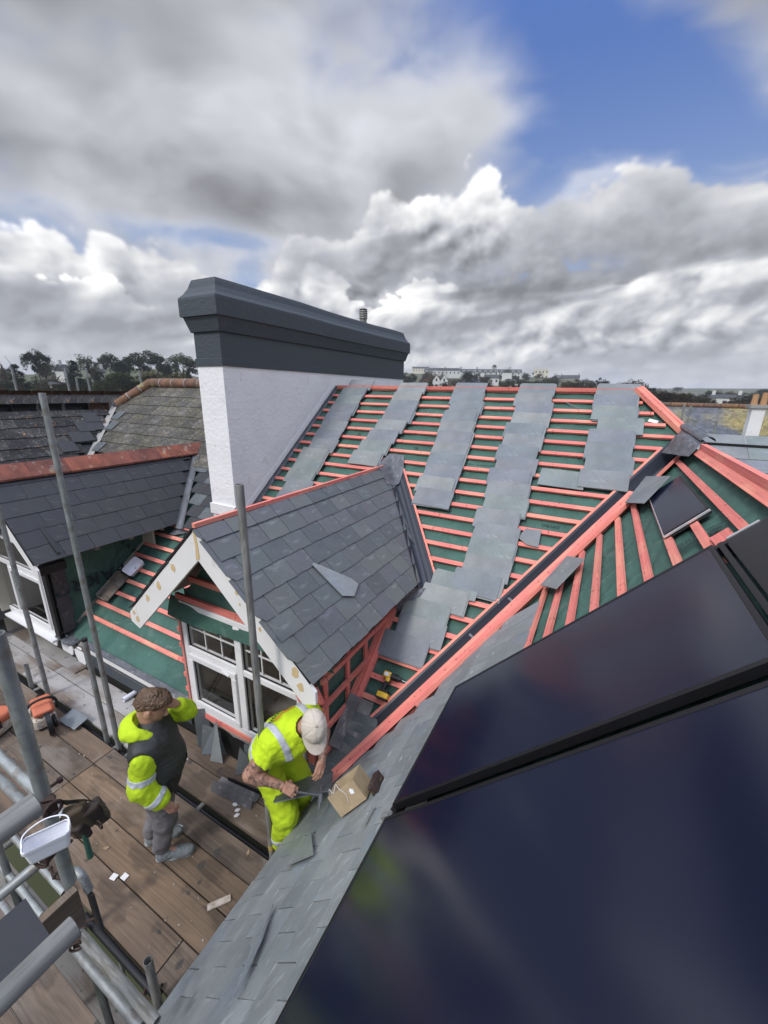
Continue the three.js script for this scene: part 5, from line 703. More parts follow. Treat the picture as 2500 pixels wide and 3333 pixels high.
// couplers: two bands and a bolt
function coupler(x, y, z, turn = 0) { const g = new THREE.TorusGeometry(0.028, 0.006, 8, 18), m = mesh('coupler', mergeGeometries([g.clone().rotateX(Math.PI / 2), g.clone().rotateZ(Math.PI / 2).translate(0.0, 0.0, 0.058), new THREE.BoxGeometry(0.035, 0.05, 0.04).translate(0, 0, 0.03), new THREE.CylinderGeometry(0.006, 0.006, 0.09, 8).rotateZ(Math.PI / 2).translate(0.03, 0.015, -0.035), new THREE.CylinderGeometry(0.012, 0.012, 0.014, 6).rotateZ(Math.PI / 2).translate(0.07, 0.015, -0.035)].map(q => q.index ? q.toNonIndexed() : q)), M.rust, scaf); m.position.set(x, y, z); m.rotation.y = turn; }
coupler(-1.665, 1.86, -0.40, 0.4); coupler(-1.66, 2.08, -0.41, 1.6); coupler(-2.62, 0.84, -0.64, 0.3); coupler(-1.842, -0.05, -1.637, 0); coupler(-3.975, -0.05, -1.64, 0.4); coupler(-1.95, 0.0, -0.69, 2.2); coupler(-2.06, 0.80, -0.49, 0.9); coupler(-2.62, 0.62, -0.62, 2.9);
// toe board and guard board at the lower left
{ const m = mesh('toe_board', rbox(0.036, 0.20, 1.0, 0.003), M.wood[2], scaf); m.position.set(-1.715, 1.42, 0.06); const sF = new Frame([-1.417, 2.012, -0.242], [0, 0, 1], [-0.90, 0.42, 0]); sF.put(mesh('guard_board', poly([[0, 0], [0.9, 0], [0.9, -0.20], [0, -0.15]], 0.02), M.slateC[0], scaf), 0, 0, 0); mesh('board_strap', curveTube([[-1.80, 1.50, -0.46], [-1.765, 1.545, -0.465], [-1.72, 1.54, -0.47], [-1.70, 1.46, -0.475]], 0.018, 12, 8), M.galv, scaf); bar('hanging_strap', V(-1.70, 1.45, -0.475), V(-1.71, 1.20, -0.48), 0.05, 0.012, M.rubber, scaf, V(1, 0, 0)); }
// board clips and small debris
reseed(111);
for (const [x, z, lab] of [[-2.785, -0.935, 'pale board clip beside the tool belt, left of a pair'], [-2.715, -0.975, 'pale board clip beside the tool belt, right of a pair'], [-2.68, -1.41, 'pale board clip beside the grey shoe']]) { const m = mesh('board_clip', rbox(0.05, 0.006, 0.042, 0.002), M.barge, scene); m.position.set(x, 0.006, z); m.rotation.y = rr(-0.3, 0.3); tag(m, lab, 'clip', 'metal board clips'); }
{ const m = mesh('wood_offcut', rbox(0.16, 0.012, 0.045, 0.003), M.barge, scene); m.position.set(-1.95, 0.008, -1.21); m.rotation.y = 0.9; m.material = std({ map: rep(T.dusty, 2), color: lin(1.6, 1.5, 1.35), roughness: 0.9 }); tag(m, 'pale timber offcut lying across a board gap near the slated strip', 'wood offcut');
  for (const [x, z, lab] of [[-2.42, -1.78, 'white plaster crumb on the boards, nearest the window'], [-2.36, -1.755, 'white plaster crumb on the boards, middle of three'], [-2.33, -1.72, 'white plaster crumb on the boards, farthest from the window']]) { const c = mesh('plaster_crumb', new THREE.DodecahedronGeometry(0.02, 0), M.barge, scene); c.scale.set(1.3, 0.4, 0.9); c.rotation.y = x * 9; c.position.set(x, 0.009, z); tag(c, lab, 'debris'); }
  const pos = []; const put = (g, x, z, s, r) => pos.push(g.clone().scale(s, s * 0.4, s * rr(0.4, 1.6)).rotateY(r).translate(x, 0.004, z)); const ch = new THREE.TetrahedronGeometry(0.012, 0); for (let k = 0; k < 130; k++) put(ch, rr(-6, -1.75), pick([rr(-2.12, -1.7), rr(-1.58, -0.75)]), rr(0.25, 1.0), rr(0, 6)); const d = mesh('slate_chippings', mergeGeometries(pos), std({ color: lin(0.36, 0.34, 0.31), roughness: 0.95 }), scene); tag(d, 'small pale chippings and splinters scattered over the boards', 'chippings', null, 'stuff'); }
{ // dried leaves
  const lf = new THREE.PlaneGeometry(0.05, 0.026, 4, 2); const p = lf.attributes.position; for (let i = 0; i < p.count; i++) { const x = p.getX(i) / 0.025; p.setY(i, p.getY(i) * (1 - x * x * 0.95)); p.setZ(i, 0.008 * x * x); } lf.rotateX(-Math.PI / 2); lf.computeVertexNormals(); const ml = std({ color: lin(0.30, 0.22, 0.13), roughness: 0.9, side: two }); for (const [x, z, lab] of [[-2.02, -1.55, 'dry brown leaf on the boards between the two men'], [-3.05, -1.02, 'dry brown leaf on the boards behind the man in the gilet']]) { const m = mesh('dry_leaf', lf, ml, scene); m.position.set(x, 0.004, z); m.rotation.y = rr(0, 6); tag(m, lab, 'leaf'); } }
// white tub hung on the coupler, leather tool belt over the near tube
{
  const c = [-1.508, 2.02, -0.352], t = thing('hanging_tub', 'small white plastic tub hanging from the near scaffold coupler', 'tub', c); t.rotation.set(-Math.PI / 2 + 0.12, R(64), 0.0, 'YXZ'); tubMesh(t, 0.13, 0.056, 0.078, M.plasticWhite, 0.45); mesh('tub_handle', curveTube([[-0.067, 0, 0.07], [-0.06, 0.03, 0.088], [0, 0.048, 0.098], [0.06, 0.03, 0.088], [0.067, 0, 0.07]], 0.0025, 24, 6), M.plasticWhite, t);
  const b = thing('tool_belt', 'brown leather tool belt and pouches slung over the near scaffold tube', 'tool belt', [-1.60, 1.985, -0.455]); const Lm = std({ map: rep(T.terra, 3), color: lin(0.30, 0.62, 0.48), roughness: 0.7, bumpMap: rep(T.wrinkle, 3), bumpScale: 0.008 }), Ld = std({ map: rep(T.terra, 3), color: lin(0.14, 0.26, 0.26), roughness: 0.7, bumpMap: rep(T.wrinkle, 3), bumpScale: 0.008 });
  const pouch = (n, w, h, d, x, y, z, ry, m) => { const g = new RoundedBoxGeometry(w, h, d, 4, Math.min(w, d) * 0.3), p = g.attributes.position; for (let i = 0; i < p.count; i++) { const k = 1 - 0.35 * (0.5 - p.getY(i) / h); p.setX(i, p.getX(i) * k + 0.010 * (n3(p.getX(i) * 40, p.getY(i) * 30, x * 9) - .5)); p.setZ(i, p.getZ(i) * k + 0.014 * (n3(p.getZ(i) * 40, p.getY(i) * 30, 5) - .5)); } g.computeVertexNormals(); const o = mesh(n, metreUV(g), m, b); o.position.set(x, y, z); o.rotation.set(0.1, ry, 0.2); };
  pouch('pouch', 0.085, 0.13, 0.05, 0.02, -0.005, -0.02, 0.9, Lm); pouch('pouch', 0.075, 0.12, 0.05, 0.045, -0.02, -0.065, 1.2, Ld); pouch('pouch', 0.06, 0.08, 0.04, 0.03, -0.06, -0.01, 0.5, Ld);
  const strap = (pts, w, m) => { const cv = new THREE.CatmullRomCurve3(pts.map(p => V(...p))), rows = []; for (let i = 0; i <= 20; i++) { const p = cv.getPoint(i / 20); rows.push([p.clone().add(V(0, w / 2, 0.008)), p.clone().add(V(0, -w / 2, -0.008))]); } mesh('strap', loftStrip(rows), m, b); };
  const Ls = Lm.clone(); Ls.side = two; Ls.color = lin(0.36, 0.85, 0.55); const Lk = M.rubber.clone(); Lk.side = two; strap([[-0.01, 0.075, 0.01], [0.03, 0.085, -0.02], [0.06, 0.07, -0.05], [0.085, 0.03, -0.075], [0.09, -0.03, -0.08]], 0.03, Ls); strap([[-0.03, 0.12, 0.06], [-0.01, 0.11, 0.03], [0.01, 0.09, 0.0], [0.03, 0.08, -0.02]], 0.035, Lk);
  mesh('tool_handle', new THREE.CylinderGeometry(0.009, 0.011, 0.13, 10), std({ color: lin(0.02, 0.09, 0.06), roughness: 0.5 }), b).position.set(0.045, -0.13, -0.01); mesh('buckle', new THREE.TorusGeometry(0.018, 0.003, 6, 14), M.rust, b).position.set(0.085, -0.04, -0.05);
}
{ const m = mesh('red_brick', rbox(0.10, 0.06, 0.06, 0.004), M.terra[0], scene); m.position.set(-1.72, 0.03, -0.60); m.rotation.y = 0.5; tag(m, 'bit of red brick behind the short upright tube', 'brick'); }
// ---------- people ----------
// signed distance bodies: tapered capsules and ellipsoids joined by a smooth minimum, meshed with surface nets
const cap = (a, b, ra, rb = ra) => { const ax = a[0], ay = a[1], az = a[2], bx = b[0] - ax, by = b[1] - ay, bz = b[2] - az, bb = bx * bx + by * by + bz * bz || 1e-9; return (x, y, z) => { const px = x - ax, py = y - ay, pz = z - az, t = clamp((px * bx + py * by + pz * bz) / bb), dx = px - bx * t, dy = py - by * t, dz = pz - bz * t; return Math.sqrt(dx * dx + dy * dy + dz * dz) - mix(ra, rb, t); }; };
const ell = (c, r, q) => { const iq = q ? q.clone().invert() : null, v = V(0, 0, 0); return (x, y, z) => { v.set(x - c[0], y - c[1], z - c[2]); if (iq) v.applyQuaternion(iq); const k0 = Math.hypot(v.x / r[0], v.y / r[1], v.z / r[2]), k1 = Math.hypot(v.x / (r[0] * r[0]), v.y / (r[1] * r[1]), v.z / (r[2] * r[2])); return k0 * (k0 - 1) / (k1 || 1e-6); }; };
const smin = (a, b, k) => { const h = clamp(0.5 + 0.5 * (b - a) / k); return mix(b, a, h) - k * h * (1 - h); };
const joinF = (fs, k) => (x, y, z) => { let d = fs[0](x, y, z); for (let i = 1; i < fs.length; i++) d = smin(d, fs[i](x, y, z), k); return d; };
const cut = (f, g) => (x, y, z) => Math.max(f(x, y, z), g(x, y, z));
const plane = (p, n) => { const l = Math.hypot(...n), a = n.map(v => v / l), d = a[0] * p[0] + a[1] * p[1] + a[2] * p[2]; return (x, y, z) => a[0] * x + a[1] * y + a[2] * z - d; };   // negative on the side away from n
const neg = f => (x, y, z) => -f(x, y, z);
function surfaceNet(f, lo, hi, cell, colour) {
  const n = [0, 1, 2].map(i => Math.ceil((hi[i] - lo[i]) / cell) + 1), [nx, ny, nz] = n, val = new Float32Array(nx * ny * nz), id = (i, j, k) => i + nx * (j + ny * k);
  for (let k = 0; k < nz; k++) for (let j = 0; j < ny; j++) for (let i = 0; i < nx; i++) val[id(i, j, k)] = f(lo[0] + i * cell, lo[1] + j * cell, lo[2] + k * cell);
  const vid = new Int32Array(nx * ny * nz).fill(-1), pos = [], idx = [];
  const E = []; for (let a = 0; a < 8; a++) for (const b of [1, 2, 4]) if (!(a & b)) E.push([a, a | b]);
  for (let k = 0; k < nz - 1; k++) for (let j = 0; j < ny - 1; j++) for (let i = 0; i < nx - 1; i++) {
    let m = 0; const v = []; for (let a = 0; a < 8; a++) { const q = val[id(i + (a & 1), j + (a >> 1 & 1), k + (a >> 2 & 1))]; v.push(q); if (q < 0) m |= 1 << a; } if (m === 0 || m === 255) continue;
    let sx = 0, sy = 0, sz = 0, c = 0; for (const [a, b] of E) if ((v[a] < 0) !== (v[b] < 0)) { const t = v[a] / (v[a] - v[b]); sx += (a & 1) + t * ((b & 1) - (a & 1)); sy += (a >> 1 & 1) + t * ((b >> 1 & 1) - (a >> 1 & 1)); sz += (a >> 2 & 1) + t * ((b >> 2 & 1) - (a >> 2 & 1)); c++; }
    vid[id(i, j, k)] = pos.length / 3; pos.push(lo[0] + (i + sx / c) * cell, lo[1] + (j + sy / c) * cell, lo[2] + (k + sz / c) * cell);
  }
  const qd = (a, b, c, d, fl) => { if (a < 0 || b < 0 || c < 0 || d < 0) return; fl ? idx.push(a, b, c, a, c, d) : idx.push(a, c, b, a, d, c); };
  for (let k = 1; k < nz - 1; k++) for (let j = 1; j < ny - 1; j++) for (let i = 1; i < nx - 1; i++) { const s = val[id(i, j, k)] < 0; if (s !== (val[id(i + 1, j, k)] < 0)) qd(vid[id(i, j - 1, k - 1)], vid[id(i, j, k - 1)], vid[id(i, j, k)], vid[id(i, j - 1, k)], s); if (s !== (val[id(i, j + 1, k)] < 0)) qd(vid[id(i - 1, j, k - 1)], vid[id(i - 1, j, k)], vid[id(i, j, k)], vid[id(i, j, k - 1)], s); if (s !== (val[id(i, j, k + 1)] < 0)) qd(vid[id(i - 1, j - 1, k)], vid[id(i, j - 1, k)], vid[id(i, j, k)], vid[id(i - 1, j, k)], s); }
  const g = new THREE.BufferGeometry(); g.setAttribute('position', new THREE.Float32BufferAttribute(pos, 3)); g.setIndex(idx); g.computeVertexNormals();
  const uv = []; for (let i = 0; i < pos.length; i += 3) uv.push(pos[i] + pos[i + 2], pos[i + 1]); g.setAttribute('uv', new THREE.Float32BufferAttribute(uv, 2));
  if (colour) { const c = []; for (let i = 0; i < pos.length; i += 3) c.push(...colour(pos[i], pos[i + 1], pos[i + 2])); g.setAttribute('color', new THREE.Float32BufferAttribute(c, 3)); }
  return g;
}
const noiseF = (f, amp, s, o = 3) => (x, y, z) => { const d = f(x, y, z); return d > 0.05 ? d : d + amp * (fbm3(x * s, y * s, z * s, o) - 0.5); };
const bounds = (pts, m) => [[0, 1, 2].map(i => Math.min(...pts.map(p => p[i])) - m), [0, 1, 2].map(i => Math.max(...pts.map(p => p[i])) + m)];
// a hand as its own fine grid: wrist, direction of the fingers, direction out of the back of the hand, curl of the fingers
function handField(w, dir, back, curl, side, s = 1) {
  const d = V(...dir).normalize(), b = V(...back); b.addScaledVector(d, -b.dot(d)).normalize(); const t = new THREE.Vector3().crossVectors(d, b).multiplyScalar(side); // towards the thumb
  const P = (u, v, h) => V(...w).addScaledVector(d, u * s).addScaledVector(t, v * s).addScaledVector(b, h * s), A = p => [p.x, p.y, p.z];
  const palm = joinF([cap(A(P(0, 0, 0)), A(P(0.02, 0, 0)), 0.026 * s, 0.026 * s), cap(A(P(0.03, 0.022, 0)), A(P(0.085, 0.028, 0.002)), 0.016 * s, 0.013 * s), cap(A(P(0.03, -0.02, 0)), A(P(0.08, -0.026, 0)), 0.016 * s, 0.012 * s), cap(A(P(0.03, 0, 0)), A(P(0.088, 0, 0.004)), 0.018 * s, 0.014 * s)], 0.012);
  const fingers = []; const spec = [[0.030, 0.085, 0.075], [0.010, 0.090, 0.084], [-0.010, 0.087, 0.078], [-0.028, 0.078, 0.060]];
  const pts = [P(0, 0, 0)];
  for (const [v, u, L] of spec) { let p = P(u, v, 0), ang = curl * 0.35; const seg = [0.45, 0.32, 0.23]; const chain = []; for (let k = 0; k < 3; k++) { const q = p.clone().addScaledVector(d, Math.cos(ang) * L * seg[k] * s).addScaledVector(b, -Math.sin(ang) * L * seg[k] * s); chain.push(cap(A(p), A(q), (0.0092 - 0.0008 * k) * s, (0.0088 - 0.001 * k) * s)); pts.push(q); p = q; ang += curl * 0.75; } fingers.push(joinF(chain, 0.004)); }
  const t0 = P(0.022, 0.026, -0.006), t1 = P(0.052, 0.050, -0.016 - 0.01 * curl), t2 = P(0.084, 0.050 - 0.012 * curl, -0.026 - 0.012 * curl); pts.push(t2, t1); fingers.push(joinF([cap(A(t0), A(t1), 0.0135 * s, 0.011 * s), cap(A(t1), A(t2), 0.0105 * s, 0.0085 * s)], 0.005));
  const f = (x, y, z) => { let m = palm(x, y, z); const fs = fingers.map(g => g(x, y, z)); for (const q of fs) m = smin(m, q, 0.006); return m; };
  return { f, pts: pts.map(A) };
}
const skinBase = [0.43, 0.232, 0.158];
const skinC = (x, y, z) => { const k = 0.86 + 0.3 * fbm3(x * 30, y * 30, z * 30, 3); return [skinBase[0] * k, skinBase[1] * k * (0.95 + 0.1 * n3(x * 20, y * 20, z * 20)), skinBase[2] * k]; };
const skinMat = phy({ vertexColors: true, roughness: 0.55, sheen: 0.2, sheenRoughness: 0.5 });
const limeMat = (k = 1) => std({ color: lin(0.46 * k, 0.63 * k, 0.012), roughness: 0.85, bumpMap: rep(T.fabric, 4), bumpScale: 0.006, vertexColors: true });
const limeC = (x, y, z) => { const k = 0.88 + 0.24 * fbm3(x * 14, y * 14, z * 14, 3); return [k, k, 1]; };
const silver = std({ color: lin(0.50, 0.52, 0.56), roughness: 0.5, metalness: 0.1, side: two, bumpMap: rep(T.fabric, 6), bumpScale: 0.003 });
const faceParts = (P, fw, up, rt, s) => { // small relief for a head: brow, nose, lips, chin, eye sockets; P(f,u,r)
};
function shell(f, off) { return (x, y, z) => f(x, y, z) - off; }

// --- the man in the dark gilet ---
reseed(131);
{
  const t = thing('person', 'person in a dark gilet over a yellow hoodie, hand raised to the face', 'person', [-2.56, 0, -1.30]); t.rotation.y = R(41);
  const J = { rFoot: [-0.07, 0.055, 0.06], rToe: [0.11, 0.035, 0.058], rAnk: [-0.075, 0.10, 0.062], rKnee: [-0.015, 0.42, 0.075], rHip: [-0.025, 0.74, 0.085], lAnk: [-0.20, 0.10, -0.09], lKnee: [-0.075, 0.42, -0.085], lHip: [-0.03, 0.74, -0.085], pel: [-0.035, 0.76, 0], bel: [0.015, 0.92, 0], che: [-0.02, 1.09, 0], nek: [-0.02, 1.25, 0], hed: [0.005, 1.40, -0.005], rSh: [-0.035, 1.16, 0.165], rEl: [-0.065, 0.93, 0.215], rWr: [0.070, 0.725, 0.205], lSh: [-0.02, 1.17, -0.16], lEl: [0.165, 1.165, -0.20], lWr: [0.13, 1.30, -0.125] };
  // head frame: looks along +X, a little towards the wall, bowed
  const fw = V(0.90, -0.42, 0.02).normalize(), rt = new THREE.Vector3().crossVectors(fw, V(0, 1, 0)).normalize(), upv = new THREE.Vector3().crossVectors(rt, fw), hc = V(...J.hed), A = p => [p.x, p.y, p.z], H = (f, u, r) => A(hc.clone().addScaledVector(fw, f).addScaledVector(upv, u).addScaledVector(rt, r));
  const hq = new THREE.Quaternion().setFromRotationMatrix(new THREE.Matrix4().makeBasis(fw, upv, rt));
  const ear = r => joinF([ell(H(-0.005, -0.005, r * 0.078), [0.024, 0.032, 0.010], hq), cap(H(0.012, -0.03, r * 0.072), H(0.0, 0.02, r * 0.082), 0.008)], 0.006);
  let head = joinF([ell(H(-0.012, 0.025, 0), [0.098, 0.092, 0.076], hq), ell(H(0.03, -0.03, 0), [0.066, 0.085, 0.062], hq), ell(H(0.055, -0.092, 0), [0.030, 0.022, 0.032], hq), cap(H(0.02, -0.085, 0.045), H(0.055, -0.098, 0.018), 0.016), cap(H(0.02, -0.085, -0.045), H(0.055, -0.098, -0.018), 0.016)], 0.025);
  head = joinF([head, cap(H(0.092, 0.012, 0), H(0.113, -0.030, 0), 0.007, 0.012), ell(H(0.103, -0.036, 0.011), [0.010, 0.007, 0.008], hq), ell(H(0.103, -0.036, -0.011), [0.010, 0.007, 0.008], hq), cap(H(0.085, 0.022, 0.03), H(0.08, 0.024, 0.012), 0.010), cap(H(0.085, 0.022, -0.03), H(0.08, 0.024, -0.012), 0.010), cap(H(0.088, -0.066, 0.018), H(0.093, -0.064, -0.018), 0.006), cap(H(0.084, -0.077, 0.014), H(0.087, -0.077, -0.014), 0.007)], 0.010);
  for (const r of [1, -1]) { const s = ell(H(0.092, 0.004, r * 0.032), [0.016, 0.010, 0.016], hq); const h0 = head; head = (x, y, z) => -smin(-h0(x, y, z), s(x, y, z) + 0.003, 0.008); head = joinF([head, ell(H(0.076, 0.003, r * 0.031), [0.013, 0.011, 0.013], hq), ear(r)], 0.006); }
  head = joinF([head, cap(H(-0.03, -0.06, 0), J.nek, 0.052, 0.056)], 0.03);
  const torso = joinF([ell(J.pel, [0.115, 0.10, 0.155]), ell(J.bel, [0.13, 0.15, 0.165]), ell(J.che, [0.125, 0.14, 0.180]), cap(J.rSh, J.lSh, 0.062), cap(J.che, J.nek, 0.10, 0.055)], 0.07);
  const rArm = joinF([cap(J.rSh, J.rEl, 0.052, 0.042), cap(J.rEl, J.rWr, 0.042, 0.028)], 0.025), lArm = joinF([cap(J.lSh, J.lEl, 0.052, 0.042), cap(J.lEl, J.lWr, 0.042, 0.028)], 0.025);
  const rLeg = joinF([cap(J.rHip, J.rKnee, 0.085, 0.058), cap(J.rKnee, J.rAnk, 0.056, 0.038), cap(J.rAnk, J.rToe, 0.036, 0.028)], 0.03), lLeg = joinF([cap(J.lHip, J.lKnee, 0.085, 0.058), cap(J.lKnee, J.lAnk, 0.056, 0.038), cap(J.lAnk, [J.lAnk[0] + 0.17, 0.04, J.lAnk[2]], 0.036, 0.028)], 0.03);
  const rH = handField(J.rWr, [0.45, -0.88, -0.05], [0.15, 0.1, 0.95], 1.05, 1, 0.92), lH = handField(J.lWr, [-0.25, 0.62, 0.62], [0.85, 0.25, 0.1], 0.85, 1, 0.92);
  // body in skin: limbs and trunk stay just inside the clothing
  const bodyF = joinF([torso, rArm, lArm, rLeg, lLeg], 0.03); const inner = shell(bodyF, -0.012);
  const gs = [surfaceNet((x, y, z) => inner(x, y, z), ...bounds(Object.values(J), 0.24), 0.016, skinC), surfaceNet(head, ...bounds([H(0.02, 0, 0), J.nek], 0.14), 0.005, (x, y, z) => { const c = skinC(x, y, z); const p = V(x, y, z).sub(hc), f = p.dot(fw), u = p.dot(upv), r = Math.abs(p.dot(rt)); const beard = smooth(-0.035, -0.06, u) * smooth(-0.03, 0.02, f) * (0.55 + 0.5 * n3(x * 300, y * 300, z * 300)); const brow = smooth(0.008, 0.003, Math.abs(u - 0.024)) * smooth(0.07, 0.08, f) * smooth(0.008, 0.013, r); const eye = smooth(0.006, 0.003, Math.abs(u - 0.003)) * smooth(0.08, 0.086, f) * smooth(0.018, 0.022, r) * smooth(0.046, 0.042, r); const lip = smooth(0.008, 0.004, Math.abs(u + 0.071)) * smooth(0.082, 0.088, f) * smooth(0.024, 0.018, r); const d = clamp(Math.max(beard * 0.62, brow * 0.85, eye * 0.85)); return [mix(mix(c[0], 0.09, d), 0.40, lip * 0.6), mix(mix(c[1], 0.050, d), 0.13, lip * 0.6), mix(mix(c[2], 0.03, d), 0.11, lip * 0.6)]; }), surfaceNet(rH.f, ...bounds(rH.pts, 0.04), 0.0035, skinC), surfaceNet(lH.f, ...bounds(lH.pts, 0.04), 0.0035, skinC)];
  mesh('body', mergeGeometries(gs), skinMat, t);
  // hair: short sides, curly top
  const scalp = joinF([ell(H(-0.016, 0.040, 0), [0.102, 0.088, 0.079], hq), ell(H(0.025, 0.078, 0), [0.075, 0.048, 0.068], hq)], 0.03);
  const hairCut = (x, y, z) => { const p = V(x, y, z).sub(hc), f = p.dot(fw), u = p.dot(upv); return Math.max(0.052 - u + smooth(0.0, -0.1, f) * -0.06 + smooth(0.03, 0.09, f) * 0.03, 0); };
  const curls = (x, y, z) => { const w = 0.02 * (n3(x * 22, y * 22, z * 22) - 0.5); const a = n3((x + w) * 75, (y + w) * 75, (z - w) * 75), b = n3(x * 140 + 7, y * 140, z * 140), c = n3(x * 24, y * 24 + 5, z * 24); return 0.006 * (1 - Math.abs(a - 0.5) * 4) + 0.008 * (b - 0.5) + 0.022 * (c - 0.5); };
  const hairF = (x, y, z) => { const d = scalp(x, y, z); if (d > 0.05) return d; const c = hairCut(x, y, z); return Math.max(d - 0.010 - curls(x, y, z) * 0.8 + c * 0.9, c - 0.02); };
  mesh('hair', surfaceNet(hairF, ...bounds([H(0, 0.05, 0)], 0.17), 0.0042, (x, y, z) => { const k = 0.55 + 0.9 * n3(x * 120, y * 120, z * 120) + 0.6 * (n3(x * 40, y * 40, z * 40) - 0.4); return [0.092 * k, 0.053 * k, 0.028 * k]; }), std({ vertexColors: true, roughness: 0.6 }), t);
  // hoodie sleeves and hood
  const wr = (f, amp) => noiseF(f, amp, 17, 3);
  const slR = cut(wr(joinF([cap([J.rSh[0], J.rSh[1] - 0.03, J.rSh[2] + 0.01], J.rEl, 0.080, 0.080), cap(J.rEl, [mix(J.rEl[0], J.rWr[0], 0.72), mix(J.rEl[1], J.rWr[1], 0.72), mix(J.rEl[2], J.rWr[2], 0.72)], 0.080, 0.066), ell([mix(J.rEl[0], J.rWr[0], 0.66), mix(J.rEl[1], J.rWr[1], 0.66), mix(J.rEl[2], J.rWr[2], 0.66)], [0.068, 0.058, 0.068])], 0.03), 0.034), plane([mix(J.rEl[0], J.rWr[0], 0.93), mix(J.rEl[1], J.rWr[1], 0.93), mix(J.rEl[2], J.rWr[2], 0.93)], [J.rWr[0] - J.rEl[0], J.rWr[1] - J.rEl[1], J.rWr[2] - J.rEl[2]]));
  const slL = cut(wr(joinF([cap(J.lSh, J.lEl, 0.076, 0.070), cap(J.lEl, J.lWr, 0.074, 0.050)], 0.03), 0.032), plane([mix(J.lEl[0], J.lWr[0], 0.86), mix(J.lEl[1], J.lWr[1], 0.86), mix(J.lEl[2], J.lWr[2], 0.86)], [J.lWr[0] - J.lEl[0], J.lWr[1] - J.lEl[1], J.lWr[2] - J.lEl[2]]));
  const LM = limeMat();
  mesh('hoodie_sleeve', surfaceNet(slR, ...bounds([J.rSh, J.rEl, J.rWr], 0.13), 0.008, limeC), LM, t, 'yellow sleeve with two silver bands'); mesh('hoodie_sleeve', surfaceNet(slL, ...bounds([J.lSh, J.lEl, J.lWr], 0.13), 0.008, limeC), LM, t);
  const hb = V(...J.nek).add(V(-0.055, 0.015, 0.0)); const hoodF = wr(cut(joinF([ell([hb.x - 0.035, hb.y + 0.0, hb.z], [0.115, 0.082, 0.135]), cap([hb.x + 0.10, hb.y - 0.05, hb.z + 0.085], [hb.x + 0.01, hb.y + 0.01, hb.z + 0.115], 0.036), cap([hb.x + 0.10, hb.y - 0.05, hb.z - 0.085], [hb.x + 0.01, hb.y + 0.01, hb.z - 0.115], 0.036)], 0.04), neg(ell([hb.x + 0.055, hb.y + 0.075, hb.z], [0.105, 0.11, 0.098]))), 0.022);
  mesh('hood', surfaceNet(hoodF, ...bounds([A(hb)], 0.22), 0.007, limeC), LM, t, 'yellow hood lying on the shoulders');
  // reflective bands on the near sleeve
  for (const [a, b, q, r] of [[J.rSh, J.rEl, 0.72, 0.1], [J.rEl, J.rWr, 0.55, 0.088]]) { const p = V(...a).lerp(V(...b), q), d = V(...b).sub(V(...a)).normalize(), c = p.clone().addScaledVector(d, -0.022), e = p.clone().addScaledVector(d, 0.022); const bandF = cut(cut(shell(slR, 0.004), plane(A(e), A(d))), plane(A(c), A(d).map(v => -v))); mesh('reflective_band', surfaceNet(bandF, ...bounds([A(p)], 0.15), 0.006), silver, t); }
  // quilted gilet
  const gil = joinF([ell([J.pel[0] + 0.01, J.pel[1] - 0.01, J.pel[2]], [0.150, 0.12, 0.192]), ell(J.bel, [0.168, 0.17, 0.205]), ell(J.che, [0.158, 0.16, 0.206]), cap([J.rSh[0], J.rSh[1] - 0.0, J.rSh[2] - 0.02], [J.lSh[0], J.lSh[1], J.lSh[2] + 0.02], 0.100), cap(J.che, J.nek, 0.12, 0.085)], 0.07);
  const arms = joinF([ell([J.rSh[0] + 0.005, J.rSh[1] - 0.06, J.rSh[2] + 0.075], [0.085, 0.11, 0.075]), ell([J.lSh[0] + 0.02, J.lSh[1] - 0.05, J.lSh[2] - 0.075], [0.088, 0.11, 0.075])], 0.02);
  const quilt = (x, y, z) => { const w = 0.012 * (fbm3(x * 9, y * 9, z * 9, 2) - 0.5); const s = Math.sin((y + 0.35 * x + w * 3) * 2 * Math.PI / 0.062); return 0.0035 * Math.sqrt(Math.abs(s)) + 0.026 * (fbm3(x * 12, y * 12, z * 12, 3) - 0.5); };
  const giletF = cut(cut((x, y, z) => { const d = gil(x, y, z); return d > 0.04 ? d : d - quilt(x, y, z) + 0.006; }, neg(arms)), plane([0, 0.635, 0], [0.2, -1, 0]));
  mesh('gilet', surfaceNet(giletF, ...bounds([J.pel, J.che, J.rSh, J.lSh, J.nek], 0.2), 0.0085), std({ color: lin(0.028, 0.029, 0.030), roughness: 0.62, bumpMap: rep(T.fabric, 5), bumpScale: 0.003 }), t, 'dark quilted gilet');
  const pk = mesh('gilet_pocket', curveTube([[0.10, 0.88, 0.165], [0.12, 0.83, 0.16], [0.125, 0.76, 0.155]], 0.012, 14, 8), M.rubber, t); 
  // trousers
  const trs = joinF([ell([J.pel[0], J.pel[1] - 0.05, J.pel[2]], [0.13, 0.12, 0.165]), cap(J.rHip, J.rKnee, 0.102, 0.080), cap(J.rKnee, [J.rAnk[0], 0.13, J.rAnk[2]], 0.080, 0.060), cap(J.lHip, J.lKnee, 0.102, 0.080), cap(J.lKnee, [J.lAnk[0], 0.13, J.lAnk[2]], 0.080, 0.060)], 0.035);
  mesh('trousers', surfaceNet(cut(noiseF(trs, 0.034, 15, 3), plane([0, 0.075, 0], [0, -1, 0])), ...bounds([J.pel, J.rHip, J.lHip, J.rKnee, J.lKnee, J.rAnk, J.lAnk], 0.18), 0.009, (x, y, z) => { const k = 0.85 + 0.3 * fbm3(x * 20, y * 20, z * 20, 3); return [k, k, k]; }), std({ color: lin(0.165, 0.155, 0.160), roughness: 0.9, vertexColors: true, bumpMap: rep(T.fabric, 5), bumpScale: 0.004 }), t, 'grey work trousers');
